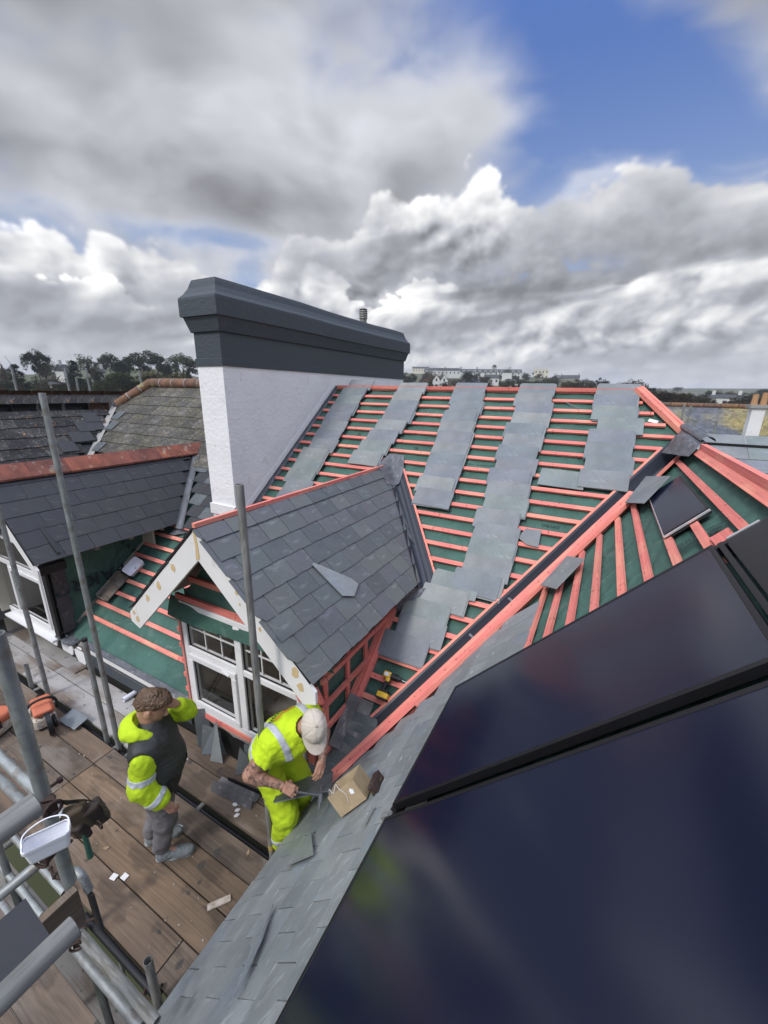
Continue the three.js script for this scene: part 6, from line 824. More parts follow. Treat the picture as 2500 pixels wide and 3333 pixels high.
  // shoes
  const shoe = (ax, az, n, yaw) => { const c = Math.cos(yaw), s = Math.sin(yaw), Q = (u, y, v) => [ax + u * c + v * s, y, az - u * s + v * c]; const up_ = joinF([ell(Q(-0.01, 0.062, 0), [0.056, 0.068, 0.046]), cap(Q(0.0, 0.05, 0), Q(0.10, 0.038, 0), 0.044, 0.040), ell(Q(0.15, 0.036, 0.0), [0.068, 0.036, 0.046])], 0.035), sole = joinF([cap(Q(-0.035, 0.012, 0), Q(0.06, 0.010, 0), 0.036), cap(Q(0.06, 0.010, 0), Q(0.17, 0.012, 0), 0.036, 0.040)], 0.03); mesh('shoe', surfaceNet(cut(noiseF(up_, 0.008, 60, 2), plane([0, 0.018, 0], [0, -1, 0])), ...bounds([Q(-0.05, 0, 0), Q(0.2, 0.1, 0)], 0.07), 0.006, (x, y, z) => { const w = Math.sin((x * c - z * s) * 230 + 6 * n3(x * 30, y * 30, z * 30)) * 0.5 + 0.5, k = 0.72 + 0.2 * w * smooth(0.03, 0.06, y) + 0.6 * (fbm3(x * 50, y * 50, z * 50, 3) - 0.4); return [0.20 * k, 0.225 * k, 0.23 * k]; }), std({ vertexColors: true, roughness: 0.9 }), t); mesh('shoe_sole', surfaceNet(cut(cut(sole, plane([0, 0.026, 0], [0, 1, 0])), plane([0, 0.001, 0], [0, -1, 0])), ...bounds([Q(-0.05, 0, 0), Q(0.2, 0.03, 0)], 0.06), 0.006), std({ color: lin(0.30, 0.32, 0.33), roughness: 0.9 }), t); };
  shoe(J.rFoot[0] + 0.005, J.rFoot[2], 'r', 0.0); shoe(J.lAnk[0] + 0.01, J.lAnk[2], 'l', 0.15);
}

// --- the man in the cap, bent over the valley ---
reseed(141);
{
  const O = [-1.80, 0, -1.80], t = thing('person', 'person in a beige cap and yellow vest bending over the valley with a hammer', 'person', O), L = p => [p[0] - O[0], p[1] - O[1], p[2] - O[2]];
  const J = { rAnk: L([-1.79, 0.10, -1.70]), rKnee: L([-1.72, 0.46, -1.70]), rHip: L([-1.92, 0.84, -1.71]), lAnk: L([-1.86, 0.10, -1.95]), lKnee: L([-1.74, 0.46, -1.93]), lHip: L([-1.92, 0.84, -1.89]), pel: L([-1.94, 0.89, -1.80]), bel: L([-1.84, 1.02, -1.80]), che: L([-1.725, 1.14, -1.80]), nek: L([-1.585, 1.265, -1.80]), hed: L([-1.475, 1.335, -1.775]), rSh: L([-1.735, 1.20, -1.645]), rEl: L([-1.845, 0.975, -1.505]), rWr: L([-1.645, 0.885, -1.605]), lSh: L([-1.645, 1.265, -1.925]), lEl: L([-1.555, 1.06, -1.985]), lWr: L([-1.475, 0.975, -1.855]) };
  const fw = V(0.50, -0.74, 0.42).normalize(), rt = new THREE.Vector3().crossVectors(fw, V(0, 1, 0)).normalize(), upv = new THREE.Vector3().crossVectors(rt, fw), hc = V(...J.hed), A = p => [p.x, p.y, p.z], H = (f, u, r) => A(hc.clone().addScaledVector(fw, f).addScaledVector(upv, u).addScaledVector(rt, r)), hq = new THREE.Quaternion().setFromRotationMatrix(new THREE.Matrix4().makeBasis(fw, upv, rt));
  let head = joinF([ell(H(-0.012, 0.02, 0), [0.096, 0.088, 0.075], hq), ell(H(0.03, -0.03, 0), [0.064, 0.085, 0.060], hq), ell(H(0.055, -0.09, 0), [0.032, 0.026, 0.034], hq), cap(H(0.092, 0.012, 0), H(0.112, -0.028, 0), 0.007, 0.012), cap(H(0.088, -0.066, 0.018), H(0.09, -0.064, -0.018), 0.007), ell(H(0.08, 0.004, 0.031), [0.012, 0.011, 0.012], hq), ell(H(0.08, 0.004, -0.031), [0.012, 0.011, 0.012], hq)], 0.014);
  head = joinF([head, ...[1, -1].map(r => ell(H(-0.005, -0.015, r * 0.078), [0.024, 0.034, 0.011], hq)), cap(H(-0.03, -0.05, 0), J.nek, 0.054, 0.060)], 0.012);
  const torso = joinF([ell(J.pel, [0.12, 0.105, 0.15]), ell(J.bel, [0.125, 0.14, 0.16]), ell(J.che, [0.14, 0.13, 0.17]), cap(J.rSh, J.lSh, 0.066), cap(J.che, J.nek, 0.11, 0.06)], 0.07);
  const rArm = joinF([cap(J.rSh, J.rEl, 0.062, 0.050), ell([mix(J.rEl[0], J.rWr[0], 0.3), mix(J.rEl[1], J.rWr[1], 0.3), mix(J.rEl[2], J.rWr[2], 0.3)], [0.052, 0.048, 0.050]), cap(J.rEl, J.rWr, 0.047, 0.029)], 0.025), lArm = joinF([cap(J.lSh, J.lEl, 0.060, 0.048), cap(J.lEl, J.lWr, 0.046, 0.029)], 0.025);
  const legs = joinF([cap(J.rHip, J.rKnee, 0.085, 0.058), cap(J.rKnee, J.rAnk, 0.056, 0.04), cap(J.rAnk, [J.rAnk[0] + 0.16, 0.04, J.rAnk[2]], 0.04, 0.03), cap(J.lHip, J.lKnee, 0.085, 0.058), cap(J.lKnee, J.lAnk, 0.056, 0.04), cap(J.lAnk, [J.lAnk[0] + 0.16, 0.04, J.lAnk[2]], 0.04, 0.03)], 0.03);
  const rH = handField(J.rWr, [0.72, -0.42, -0.32], [0.1, 0.85, 0.4], 1.25, -1, 0.98), lH = handField(J.lWr, [0.10, -0.75, 0.62], [0.75, 0.35, 0.3], 0.75, -1, 0.98);
  // tattoos: inked line work on both arms
  const tattoo = (x, y, z) => { const c = skinC(x, y, z), w = 0.03 * (fbm3(x * 18, y * 18, z * 18, 2) - 0.5), a = n3((x + w) * 42, (y - w) * 42, (z + w) * 42), b = n3((x - w) * 85 + 9, (y + w) * 85, z * 85), ln = Math.max(smooth(0.085, 0.03, Math.abs(a - 0.5)), 0.8 * smooth(0.07, 0.02, Math.abs(b - 0.5))), sh = smooth(0.52, 0.66, fbm3(x * 26 + 3, y * 26, z * 26, 3)); const d = clamp(ln * 0.75 + sh * 0.5) * 0.85; return [mix(c[0] * 0.92, 0.055, d), mix(c[1] * 0.92, 0.045, d), mix(c[2] * 0.92, 0.042, d)]; };
  const rArmOnly = joinF([rArm], 0.01);
  const gs = [surfaceNet(shell(joinF([torso, legs], 0.03), -0.012), ...bounds(Object.values(J), 0.24), 0.016, skinC), surfaceNet(rArm, ...bounds([J.rSh, J.rEl, J.rWr], 0.09), 0.0048, tattoo), surfaceNet(lArm, ...bounds([J.lSh, J.lEl, J.lWr], 0.09), 0.006, tattoo), surfaceNet(head, ...bounds([H(0.02, 0, 0), J.nek], 0.14), 0.006, (x, y, z) => { const c = skinC(x, y, z), p = V(x, y, z).sub(hc), f = p.dot(fw), u = p.dot(upv), r = Math.abs(p.dot(rt)); const d = clamp(smooth(-0.02, -0.05, u) * smooth(-0.02, 0.02, f) * 0.7 * (0.6 + 0.5 * n3(x * 300, y * 300, z * 300)) + smooth(0.0, -0.03, u) * smooth(0.02, -0.06, f) * smooth(0.07, 0.05, r) * 0.2); return [mix(c[0], 0.07, d), mix(c[1], 0.035, d), mix(c[2], 0.022, d)]; }), surfaceNet(rH.f, ...bounds(rH.pts, 0.04), 0.0036, skinC), surfaceNet(lH.f, ...bounds(lH.pts, 0.04), 0.0036, skinC)];
  mesh('body', mergeGeometries(gs), skinMat, t);
  // cap: crown of six panels, button and brim
  const crown = cut((x, y, z) => { const p = V(x, y, z).sub(hc), r = p.dot(rt), f = p.dot(fw) + 0.012, a = Math.atan2(r, f); const d = ell(H(-0.014, 0.036, 0), [0.112, 0.100, 0.090], hq)(x, y, z); return d + 0.0028 * smooth(0.10, 0.02, Math.abs(((a / (Math.PI / 3)) % 1 + 1.5) % 1 - 0.5)) + 0.010 * (fbm3(x * 22, y * 22, z * 22, 3) - 0.5); }, (x, y, z) => { const p = V(x, y, z).sub(hc), u = p.dot(upv), f = p.dot(fw); return 0.018 - 0.10 * f * 0.15 - u; });
  const capM = std({ color: lin(0.55, 0.49, 0.40), roughness: 0.9, bumpMap: rep(T.fabric, 6), bumpScale: 0.005 });
  mesh('cap_crown', surfaceNet(crown, ...bounds([H(0, 0.05, 0)], 0.16), 0.005), capM, t, 'beige baseball cap'); mesh('cap_button', new THREE.SphereGeometry(0.009, 10, 8), capM, t).position.set(...H(-0.014, 0.139, 0));
  { const rows = []; for (let i = 0; i <= 8; i++) { const q = i / 8, row = []; for (let j = 0; j <= 16; j++) { const a = (j / 16 - 0.5) * 2.5; const r0 = 0.088, ext = 0.082 * Math.sqrt(Math.max(0, 1 - (a / 1.4) ** 2)); const f = Math.cos(a) * r0 * 1.2 - 0.02 + ext * q, r = Math.sin(a) * (r0 + 0.004) * (1 - 0.02 * q); row.push(V(...H(f, 0.024 - 0.018 * q - 0.9 * r * r * 2.0 + 0.008, r))); } rows.push(row); } const g = loftStrip(rows), g2 = loftStrip(rows.map(r => r.map(p => p.clone().addScaledVector(upv, -0.004)))); mesh('cap_brim', mergeGeometries([g, g2]), std({ color: lin(0.56, 0.50, 0.42), roughness: 0.9, side: two, bumpMap: rep(T.fabric, 8), bumpScale: 0.003 }), t); }
  // vest: trunk and short sleeves, reflective bands over shoulders and round the waist
  const LM = limeMat(1.12), at = (a, b, q) => [0, 1, 2].map(i => mix(a[i], b[i], q));
  const trunk = joinF([ell([J.pel[0] + 0.01, J.pel[1] + 0.02, J.pel[2]], [0.152, 0.13, 0.185]), ell(J.bel, [0.158, 0.16, 0.192]), ell(J.che, [0.172, 0.15, 0.196]), cap(J.rSh, J.lSh, 0.090), cap(J.che, J.nek, 0.13, 0.078)], 0.07);
  const slv = joinF([cut(cap(J.rSh, J.rEl, 0.094, 0.092), plane(at(J.rSh, J.rEl, 0.52), [0, 1, 2].map(i => J.rEl[i] - J.rSh[i]))), cut(cap(J.lSh, J.lEl, 0.078, 0.076), plane(at(J.lSh, J.lEl, 0.45), [0, 1, 2].map(i => J.lEl[i] - J.lSh[i])))], 0.02);
  const neckHole = cap(at(J.nek, J.che, -0.05), H(-0.02, 0.0, 0), 0.075, 0.10);
  const vestF = cut(cut(noiseF(joinF([trunk, slv], 0.035), 0.032, 15, 3), neg(neckHole)), plane([J.pel[0], J.pel[1] - 0.07, J.pel[2]], [-0.5, -1, 0]));
  mesh('vest', surfaceNet(vestF, ...bounds([J.pel, J.che, J.rSh, J.lSh, J.nek, J.rEl], 0.2), 0.008, limeC), LM, t, 'bright yellow work shirt');
  const bandOn = (f, p, n, w, m = 0.24) => { const l = Math.hypot(...n), k = n.map(v => v / l * w); return surfaceNet(cut(cut(shell(f, 0.004), plane(p.map((v, i) => v + k[i]), n)), plane(p.map((v, i) => v - k[i]), n.map(v => -v))), ...bounds([p], m), 0.008); };
  const across = [J.rSh[0] - J.lSh[0], J.rSh[1] - J.lSh[1], J.rSh[2] - J.lSh[2]];
  mesh('reflective_band', bandOn(vestF, at(J.rSh, J.lSh, 0.10), across, 0.024), silver, t); mesh('reflective_band', bandOn(vestF, at(J.rSh, J.lSh, 0.90), across, 0.024), silver, t); mesh('reflective_band', bandOn(vestF, at(J.pel, J.bel, 0.25), [J.bel[0] - J.pel[0], J.bel[1] - J.pel[1], 0], 0.022), silver, t);
  // logo across the back
  { const up2 = V(...J.nek).sub(V(...J.pel)).normalize(), sx = V(...J.rSh).sub(V(...J.lSh)).normalize(), nn = new THREE.Vector3().crossVectors(sx, up2).normalize(); if (nn.x > 0) nn.negate(); const c0 = V(...J.che).addScaledVector(up2, 0.055);
    const patch = (draw, w, h, du, dv, color, name) => { const q = ink(w, h, draw, color, 384), g = new THREE.PlaneGeometry(w, h, 24, 12), p = g.attributes.position; for (let i = 0; i < p.count; i++) { const o = c0.clone().addScaledVector(sx, du + p.getX(i)).addScaledVector(up2, dv + p.getY(i)); let s = 0.30; for (let k = 0; k < 60; k++) { const r = o.clone().addScaledVector(nn, s), d = vestF(r.x, r.y, r.z); if (d < 0.0035) break; s -= Math.max(0.0006, d * 0.5); } const r = o.addScaledVector(nn, s); p.setXYZ(i, r.x, r.y, r.z); } g.computeVertexNormals(); mesh(name, g, q.mat, t); };
    patch((x, W, H2) => { x.save(); word('HORIZON', 'bold', 0.8)(x, W, H2); x.restore(); }, 0.22, 0.055, 0.0, -0.02, lin(0.02, 0.04, 0.01), 'printed_lettering'); patch((x, W, H2) => { word('ROOFING', 'normal', 0.7)(x, W, H2); }, 0.13, 0.028, 0.0, -0.06, lin(0.10, 0.16, 0.02), 'printed_lettering');
    patch((x, W, H2) => { x.beginPath(); x.ellipse(W / 2, H2 * 0.95, W * 0.47, H2 * 0.85, 0, Math.PI, 2 * Math.PI); x.fill(); x.fillStyle = '#000'; x.beginPath(); x.ellipse(W / 2, H2 * 1.05, W * 0.36, H2 * 0.45, 0, Math.PI, 2 * Math.PI); x.fill(); }, 0.20, 0.06, 0.0, 0.04, lin(0.70, 0.26, 0.03), 'printed_sun'); }
  // trousers, belt, boots
  const trs = joinF([ell([J.pel[0], J.pel[1] - 0.05, J.pel[2]], [0.13, 0.11, 0.16]), cap(J.rHip, J.rKnee, 0.112, 0.098), cap(J.rKnee, [J.rAnk[0], 0.12, J.rAnk[2]], 0.100, 0.075), cap(J.lHip, J.lKnee, 0.112, 0.098), cap(J.lKnee, [J.lAnk[0], 0.12, J.lAnk[2]], 0.100, 0.075)], 0.035), trF = cut(noiseF(trs, 0.045, 13, 3), plane([0, 0.10, 0], [0, -1, 0]));
  mesh('trousers', surfaceNet(trF, ...bounds([J.pel, J.rHip, J.lHip, J.rKnee, J.lKnee, J.rAnk, J.lAnk], 0.19), 0.009, limeC), limeMat(0.95), t, 'yellow work trousers'); for (const a of [J.rAnk, J.lAnk]) mesh('reflective_band', bandOn(trF, [a[0], 0.20, a[2]], [0, 1, 0], 0.022, 0.14), silver, t);
  for (const a of [J.rAnk, J.lAnk]) mesh('boot', surfaceNet(cut(joinF([cap([a[0] - 0.01, 0.10, a[2]], [a[0] - 0.01, 0.04, a[2]], 0.05, 0.045), cap([a[0], 0.035, a[2]], [a[0] + 0.15, 0.03, a[2]], 0.045, 0.042)], 0.03), plane([0, 0.001, 0], [0, -1, 0])), ...bounds([[a[0] - 0.05, 0, a[2] - 0.05], [a[0] + 0.18, 0.14, a[2] + 0.05]], 0.05), 0.008), std({ color: lin(0.28, 0.23, 0.17), roughness: 0.9 }), t);
  // hammer in the right hand
  const hp_ = V(...rH.pts[0]).add(V(...O)), dirH = V(0.78, -0.30, -0.52).normalize(), h = thing('slaters_hammer', 'steel slating hammer gripped in the right hand of the bending worker', 'hammer', [hp_.x + 0.055, hp_.y - 0.05, hp_.z - 0.03]); h.quaternion.setFromUnitVectors(V(1, 0, 0), dirH);
  const st = std({ color: lin(0.16, 0.16, 0.165), metalness: 0.6, roughness: 0.45 }); mesh('shaft', rbox(0.24, 0.016, 0.012, 0.004), st, h).position.set(0.09, 0, 0); mesh('grip', new THREE.CylinderGeometry(0.015, 0.015, 0.11, 12).rotateZ(Math.PI / 2), M.rubber, h).position.set(-0.02, 0, 0); mesh('hammer_head', rbox(0.03, 0.03, 0.075, 0.005), st, h).position.set(0.215, 0, 0.02); const pk = mesh('hammer_pick', new THREE.ConeGeometry(0.013, 0.09, 8).rotateX(Math.PI / 2), st, h); pk.position.set(0.215, 0, 0.10); mesh('claw', new THREE.ConeGeometry(0.014, 0.08, 8).rotateX(-Math.PI / 2), st, h).position.set(0.215, 0.01, -0.05);
}
// ---------- landscape ----------
reseed(201);
const TREES = [[-138.5,-57.5,3.0,9.9,6.1,'pine'],[-112.3,-42.4,0.5,6.9,6.4,'fir'],[-160.0,-57.5,-0.7,11.3,4.0,'brown'],[-119.1,-52.1,1.0,7.1,6.4,'bare'],[-147.2,-62.8,1.3,9.6,7.0,'broad'],[-103.8,-49.6,1.3,7.2,5.7,'fir'],[-155.7,-79.9,4.2,9.8,9.3,'broad'],[-157.6,-86.9,5.4,9.3,6.4,'pine'],[-124.1,-64.8,1.7,8.0,4.8,'olive'],[-129.8,-75.2,3.4,8.1,7.8,'fir2'],[-139.1,-88.7,3.5,11.5,12.5,'pine'],[-95.6,-54.4,0.8,6.2,6.8,'broad'],[-101.1,-64.6,0.6,7.6,8.6,'olive'],[-123.5,-85.2,2.7,8.7,6.8,'broad'],[-128.9,-94.8,3.7,10.7,8.9,'pine'],[-101.2,-73.4,1.3,6.9,7.7,'gold'],[-94.4,-70.8,3.7,4.3,2.9,'fir'],[-88.4,-46.8,0.5,4.9,5.5,'broad'],[-83.8,-32.8,-0.6,3.6,5.4,'broad'],[-80.2,-28.3,-0.8,3.6,4.1,'broad'],[-84.1,-50.3,0.5,5.0,5.8,'broad'],[-86.6,-39.1,-0.4,3.6,3.5,'olive'],[-87.3,-58.4,1.0,5.5,5.3,'olive'],[-82.6,-40.5,-0.3,4.2,4.0,'broad'],[-97.7,-208.2,5.6,7.9,11.6,'broad'],[-79.9,-161.3,4.1,5.2,7.8,'olive'],[-99.4,-240.2,8.2,8.3,8.3,'brown'],[-82.6,-203.9,5.7,7.1,7.8,'brown'],[-116.0,-308.9,11.9,8.9,10.5,'bare'],[-58.9,-138.0,3.6,3.6,9.7,'broad'],[-61.5,-200.8,6.9,6.8,9.0,'fir2'],[-57.0,-212.5,6.1,5.9,7.5,'brown'],[-73.8,-290.8,8.5,7.6,6.9,'brown'],[-34.8,-166.4,5.0,4.1,4.1,'gold'],[-33.0,-176.9,5.1,4.7,5.4,'olive'],[-38.2,-170.8,4.5,3.7,4.7,'broad'],[-25.1,-158.0,4.3,3.7,6.2,'broad'],[-23.3,-188.6,4.9,4.9,7.2,'broad'],[-78.0,-227.0,5.6,5.4,8.5,'brown'],[-13.1,-169.5,2.9,6.3,9.8,'brown'],[-7.9,-179.8,3.0,6.1,7.4,'olive'],[-2.9,-160.0,3.2,6.1,5.5,'broad'],[4.0,-149.9,1.5,7.1,9.8,'brown'],[8.7,-139.7,1.0,6.5,5.9,'broad'],[10.3,-109.5,0.3,4.5,6.7,'brown'],[15.1,-119.0,0.2,4.5,5.2,'olive'],[19.7,-138.6,0.5,3.8,7.3,'brown'],[49.6,-255.2,1.2,5.6,6.8,'brown'],[50.0,-295.8,2.3,5.3,6.8,'broad'],[51.3,-224.2,0.5,5.1,11.4,'olive'],[72.3,-291.2,1.3,7.4,10.8,'broad'],[34.0,-398.6,1.0,8.9,12.2,'brown'],[68.6,-596.1,5.3,9.3,14.7,'broad'],[35.5,-145.7,0.8,3.0,5.5,'broad'],[29.8,-136.8,0.5,2.6,4.7,'olive'],[2.4,-110.0,0.7,4.0,5.5,'olive']];
const BASES = TREES.map(t => [t[0], t[1], t[2]]);
for (let k = 0; k < 24; k++) { const a = k / 24 * 6.283; BASES.push([Math.cos(a) * 48, Math.sin(a) * 48, -7], [Math.cos(a) * 1500, Math.sin(a) * 1500, 8], [Math.cos(a) * 3500, Math.sin(a) * 3500, 10]); }
BASES.push([-122, -408, 19.2], [-164, -397, 19], [-80, -422, 19.5], [-71, -187, 6], [31, -167, 1.1], [-54, -376, 17], [-199, -458, 25], [-155, -72, 4.5], [-119, -52, 3], [-70, -322, 14.5], [141, -888, 17.5], [60, -900, 16], [240, -860, 18], [-45, -250, 9], [-20, -420, 12], [10, -500, 6], [60, -500, 5], [-150, -250, 12], [-250, -150, 14], [-240, -60, 12]);
function groundY(x, z) { const r = Math.hypot(x, z); if (r < 46) return -7; let s = 0, w = 0; for (const [bx, bz, by] of BASES) { const d2 = (x - bx) ** 2 + (z - bz) ** 2 + 4, k = 1 / (d2 * Math.sqrt(d2)); s += by * k; w += k; } return mix(-7, s / w, smooth(46, 75, r)); }
{
  const rs = [0.5, 12, 25, 40, 46]; for (let r = 52; r < 4800; r *= 1.085) rs.push(r); const N = 150, rows = rs.map(r => Array.from({ length: N + 1 }, (_, j) => { const a = j / N * 2 * Math.PI, x = Math.cos(a) * r, z = Math.sin(a) * r; return V(x, groundY(x, z), z); }));
  const g = loftStrip(rows), col = [], p = g.attributes.position; for (let i = 0; i < p.count; i++) { const x = p.getX(i), z = p.getZ(i), r = Math.hypot(x, z), k = 0.7 + 0.7 * fbm3(x * 0.02, 3, z * 0.02, 4), fld = smooth(500, 800, r) * smooth(0.45, 0.55, n3(x * 0.006, 1, z * 0.006)); col.push(mix(0.060, 0.20, fld) * k, mix(0.068, 0.145, fld) * k, mix(0.032, 0.085, fld) * k); }
  g.setAttribute('color', new THREE.Float32BufferAttribute(col, 3)); const m = mesh('ground', g, std({ vertexColors: true, roughness: 1, side: two }), scene); tag(m, null, null, null, 'structure');
}
// trees: trunk and limbs, crown of leaf-sized faces gathered in clumps
function crownGeo(kind, s) {
  reseed(s); const pos = [], col = [], nrm = [];
  const mid = V(0, 0.5, 0); const leaf = (c, size, tone) => { const nn0 = c.clone().sub(mid).normalize().add(V(rr(-0.8, 0.8), rr(-0.4, 1.0), rr(-0.8, 0.8))).normalize(), q = new THREE.Quaternion().setFromUnitVectors(V(0, 0, 1), nn0), sp = rr(0, 6.28), a = V(Math.cos(sp) * size, Math.sin(sp) * size, 0).applyQuaternion(q), b = V(-Math.sin(sp) * size, Math.cos(sp) * size, 0).multiplyScalar(rr(0.5, 0.9)).applyQuaternion(q); const p = [c.clone().sub(a), c.clone().add(b), c.clone().add(a), c.clone().sub(b)]; const nn = new THREE.Vector3().crossVectors(a, b).normalize(); for (const i of [0, 1, 2, 0, 2, 3]) { pos.push(p[i].x, p[i].y, p[i].z); nrm.push(nn.x, nn.y, nn.z); col.push(tone, tone * rr(0.94, 1.05), tone * rr(0.85, 1.1)); } };
  const clump = (c, r, n, size, flat = 1) => { const tone = rr(0.7, 1.25); for (let i = 0; i < n; i++) { const d = V(rr(-1, 1), rr(-1, 1), rr(-1, 1)); if (d.length() > 1) { i--; continue; } d.setLength(Math.pow(d.length(), 0.5)); leaf(c.clone().add(V(d.x * r, d.y * r * flat, d.z * r)), size * rr(0.6, 1.2), tone * rr(0.75, 1.25)); } };
  if (kind === 'pine') for (let k = 0; k < 90; k++) { const a = rr(0, 6.28), r = Math.sqrt(rnd()) * 0.46; clump(V(Math.cos(a) * r, 0.68 + 0.26 * (1 - r * r * 4) * rr(0.4, 1.1) - (rnd() < 0.35 ? rr(0.05, 0.3) : 0), Math.sin(a) * r), rr(0.07, 0.12), 44, 0.024, 0.7); }
  else if (kind === 'fir') for (let k = 0; k < 90; k++) { const y = rr(0.08, 1), a = rr(0, 6.28), r = 0.46 * Math.pow(1 - y, 0.75) * rr(0.45, 1.1); clump(V(Math.cos(a) * r, y - 0.03 * r, Math.sin(a) * r), rr(0.06, 0.10), 30, 0.026, 0.5); }
  else if (kind === 'bare') { for (let k = 0; k < 70; k++) { const a = rr(0, 6.28), y = rr(0.3, 1), r = 0.5 * Math.sqrt(Math.max(0, 1 - ((y - 0.6) / 0.45) ** 2)) * rr(0.3, 1); clump(V(Math.cos(a) * r, y, Math.sin(a) * r), 0.09, 10, 0.013, 1); } }
  else { const lob = []; for (let k = 0; k < 9; k++) { const a = rr(0, 6.28), y = rr(0.42, 0.80); lob.push([Math.cos(a) * rr(0.1, 0.28), y, Math.sin(a) * rr(0.1, 0.28), rr(0.16, 0.25)]); } for (const [x, y, z, r] of lob) for (let k = 0; k < 10; k++) { const d = V(rr(-1, 1), rr(-0.7, 1), rr(-1, 1)).normalize().multiplyScalar(r * rr(0.7, 1.05)); clump(V(x + d.x, y + d.y, z + d.z), rr(0.05, 0.09), 30, 0.024, 0.8); } }
  const g = new THREE.BufferGeometry(); g.setAttribute('position', new THREE.Float32BufferAttribute(pos, 3)); g.setAttribute('normal', new THREE.Float32BufferAttribute(nrm, 3)); g.setAttribute('color', new THREE.Float32BufferAttribute(col, 3)); return g;
}
function trunkGeo(kind, s) { reseed(s); const gs = []; const top = kind === 'fir' ? 0.9 : 0.55; gs.push(new THREE.CylinderGeometry(0.012, 0.03, top, 7).translate(0, top / 2, 0)); const n = kind === 'bare' ? 34 : 12; for (let k = 0; k < n; k++) { const y0 = rr(0.25, top), a = rr(0, 6.28), L = rr(0.2, 0.42), el = rr(0.3, 1.1); const g = new THREE.CylinderGeometry(0.003, 0.010, L, 5).translate(0, L / 2, 0); g.rotateZ(-(Math.PI / 2 - el)); g.rotateY(a); g.translate(0, y0, 0); gs.push(g); } return mergeGeometries(gs); }
const TK = { pine: ['pine', [0.040, 0.052, 0.026]], fir: ['fir', [0.022, 0.036, 0.022]], fir2: ['broad', [0.026, 0.042, 0.022]], broad: ['broad', [0.048, 0.060, 0.026]], olive: ['broad', [0.090, 0.088, 0.034]], brown: ['broad', [0.085, 0.066, 0.038]], gold: ['broad', [0.26, 0.19, 0.02]], bare: ['bare', [0.10, 0.080, 0.060]] };
const protoT = {}; for (const k of ['pine', 'fir', 'bare', 'broad']) protoT[k] = [0, 1, 2].map(i => [crownGeo(k, 301 + i * 17 + k.length), trunkGeo(k, 401 + i)]);
const leafM = {}; for (const k in TK) leafM[k] = [0.85, 1, 1.18].map(s => phy({ color: lin(...TK[k][1].map(c => Math.min(0.5, c * s * 4.2))), vertexColors: true, roughness: 0.95, transmission: 0.4, thickness: 0, side: two })); const barkM = std({ color: lin(0.075, 0.06, 0.048), roughness: 1 });
const KINDN = { pine: ['pine_tree', 'flat-topped pine'], fir: ['conifer_tree', 'dark pointed conifer'], fir2: ['evergreen_tree', 'dense dark evergreen'], broad: ['leafy_tree', 'green leafy tree'], olive: ['leafy_tree', 'olive green tree'], brown: ['leafy_tree', 'russet brown tree'], gold: ['leafy_tree', 'golden yellow tree'], bare: ['leafless_tree', 'thin grey-brown tree'] };
reseed(211);
const sides = TREES.map(t => Math.atan2(t[0], -t[1]) * 180 / Math.PI), tally = {};
TREES.map((t, i) => [...t, sides[i]]).sort((a, b) => a[6] - b[6]).forEach(([x, z, y, h, w, k, az]) => {
  const region = az < -45 ? 'on the left hillside' : az < -8 ? 'among houses past the ridge' : 'right of the pink hip', key = k + region; const n = tally[key] = (tally[key] || 0) + 1; const total = TREES.filter((q, i) => q[5] === k && (sides[i] < -45 ? 'on the left hillside' : sides[i] < -8 ? 'among houses past the ridge' : 'right of the pink hip') === region).length;
  const ord = ['first', 'second', 'third', 'fourth', 'fifth', 'sixth', 'seventh', 'eighth', 'ninth', 'tenth', 'eleventh', 'twelfth'][n - 1];
  const t = thing(KINDN[k][0], total === 1 ? `${KINDN[k][1]} ${region}, the only one there` : `${KINDN[k][1]} ${region}, ${ord} from the left`, 'tree', [x, y - 0.3, z], 'trees on the skyline'); const [cg, tg] = protoT[TK[k][0]][Math.floor(rnd() * 3)]; const sy = (h + 0.3) * 1.02, sx = w * 1.12; t.rotation.y = rr(0, 6.28);
  const c = mesh('crown', cg, pick(leafM[k]), t); c.scale.set(sx, sy, sx); const tr = mesh('trunk', tg, barkM, t); tr.scale.set(sx * 0.9, sy, sx * 0.9);
});
// ground cover between the trees
{ const g0 = crownGeo('broad', 909), m = new THREE.InstancedMesh(g0, phy({ color: lin(0.15, 0.15, 0.08), vertexColors: true, roughness: 1, transmission: 0.35, thickness: 0, side: two }), 700); m.name = 'scrub'; m.castShadow = m.receiveShadow = true; reseed(919); const mm = new THREE.Matrix4(); for (let i = 0; i < 700; i++) { const az = i < 330 ? rr(-80, -46) : rr(-32, 16), d = i < 330 ? rr(80, 190) : rr(100, 440) ; const x = Math.sin(R(az)) * d, z = -Math.cos(R(az)) * d, s = rr(3, 6.5) * (0.7 + d / 400); mm.compose(V(x, groundY(x, z) - s * 0.25, z), new THREE.Quaternion().setFromEuler(new THREE.Euler(0, rr(0, 6), 0)), V(s, s * rr(0.5, 0.8), s)); m.setMatrixAt(i, mm); m.setColorAt(i, lin(rr(0.7, 1.6), rr(0.75, 1.3), rr(0.6, 1.2))); } scene.add(m); tag(m, 'dense green and brown scrub covering the hillsides', 'scrub', null, 'stuff'); }
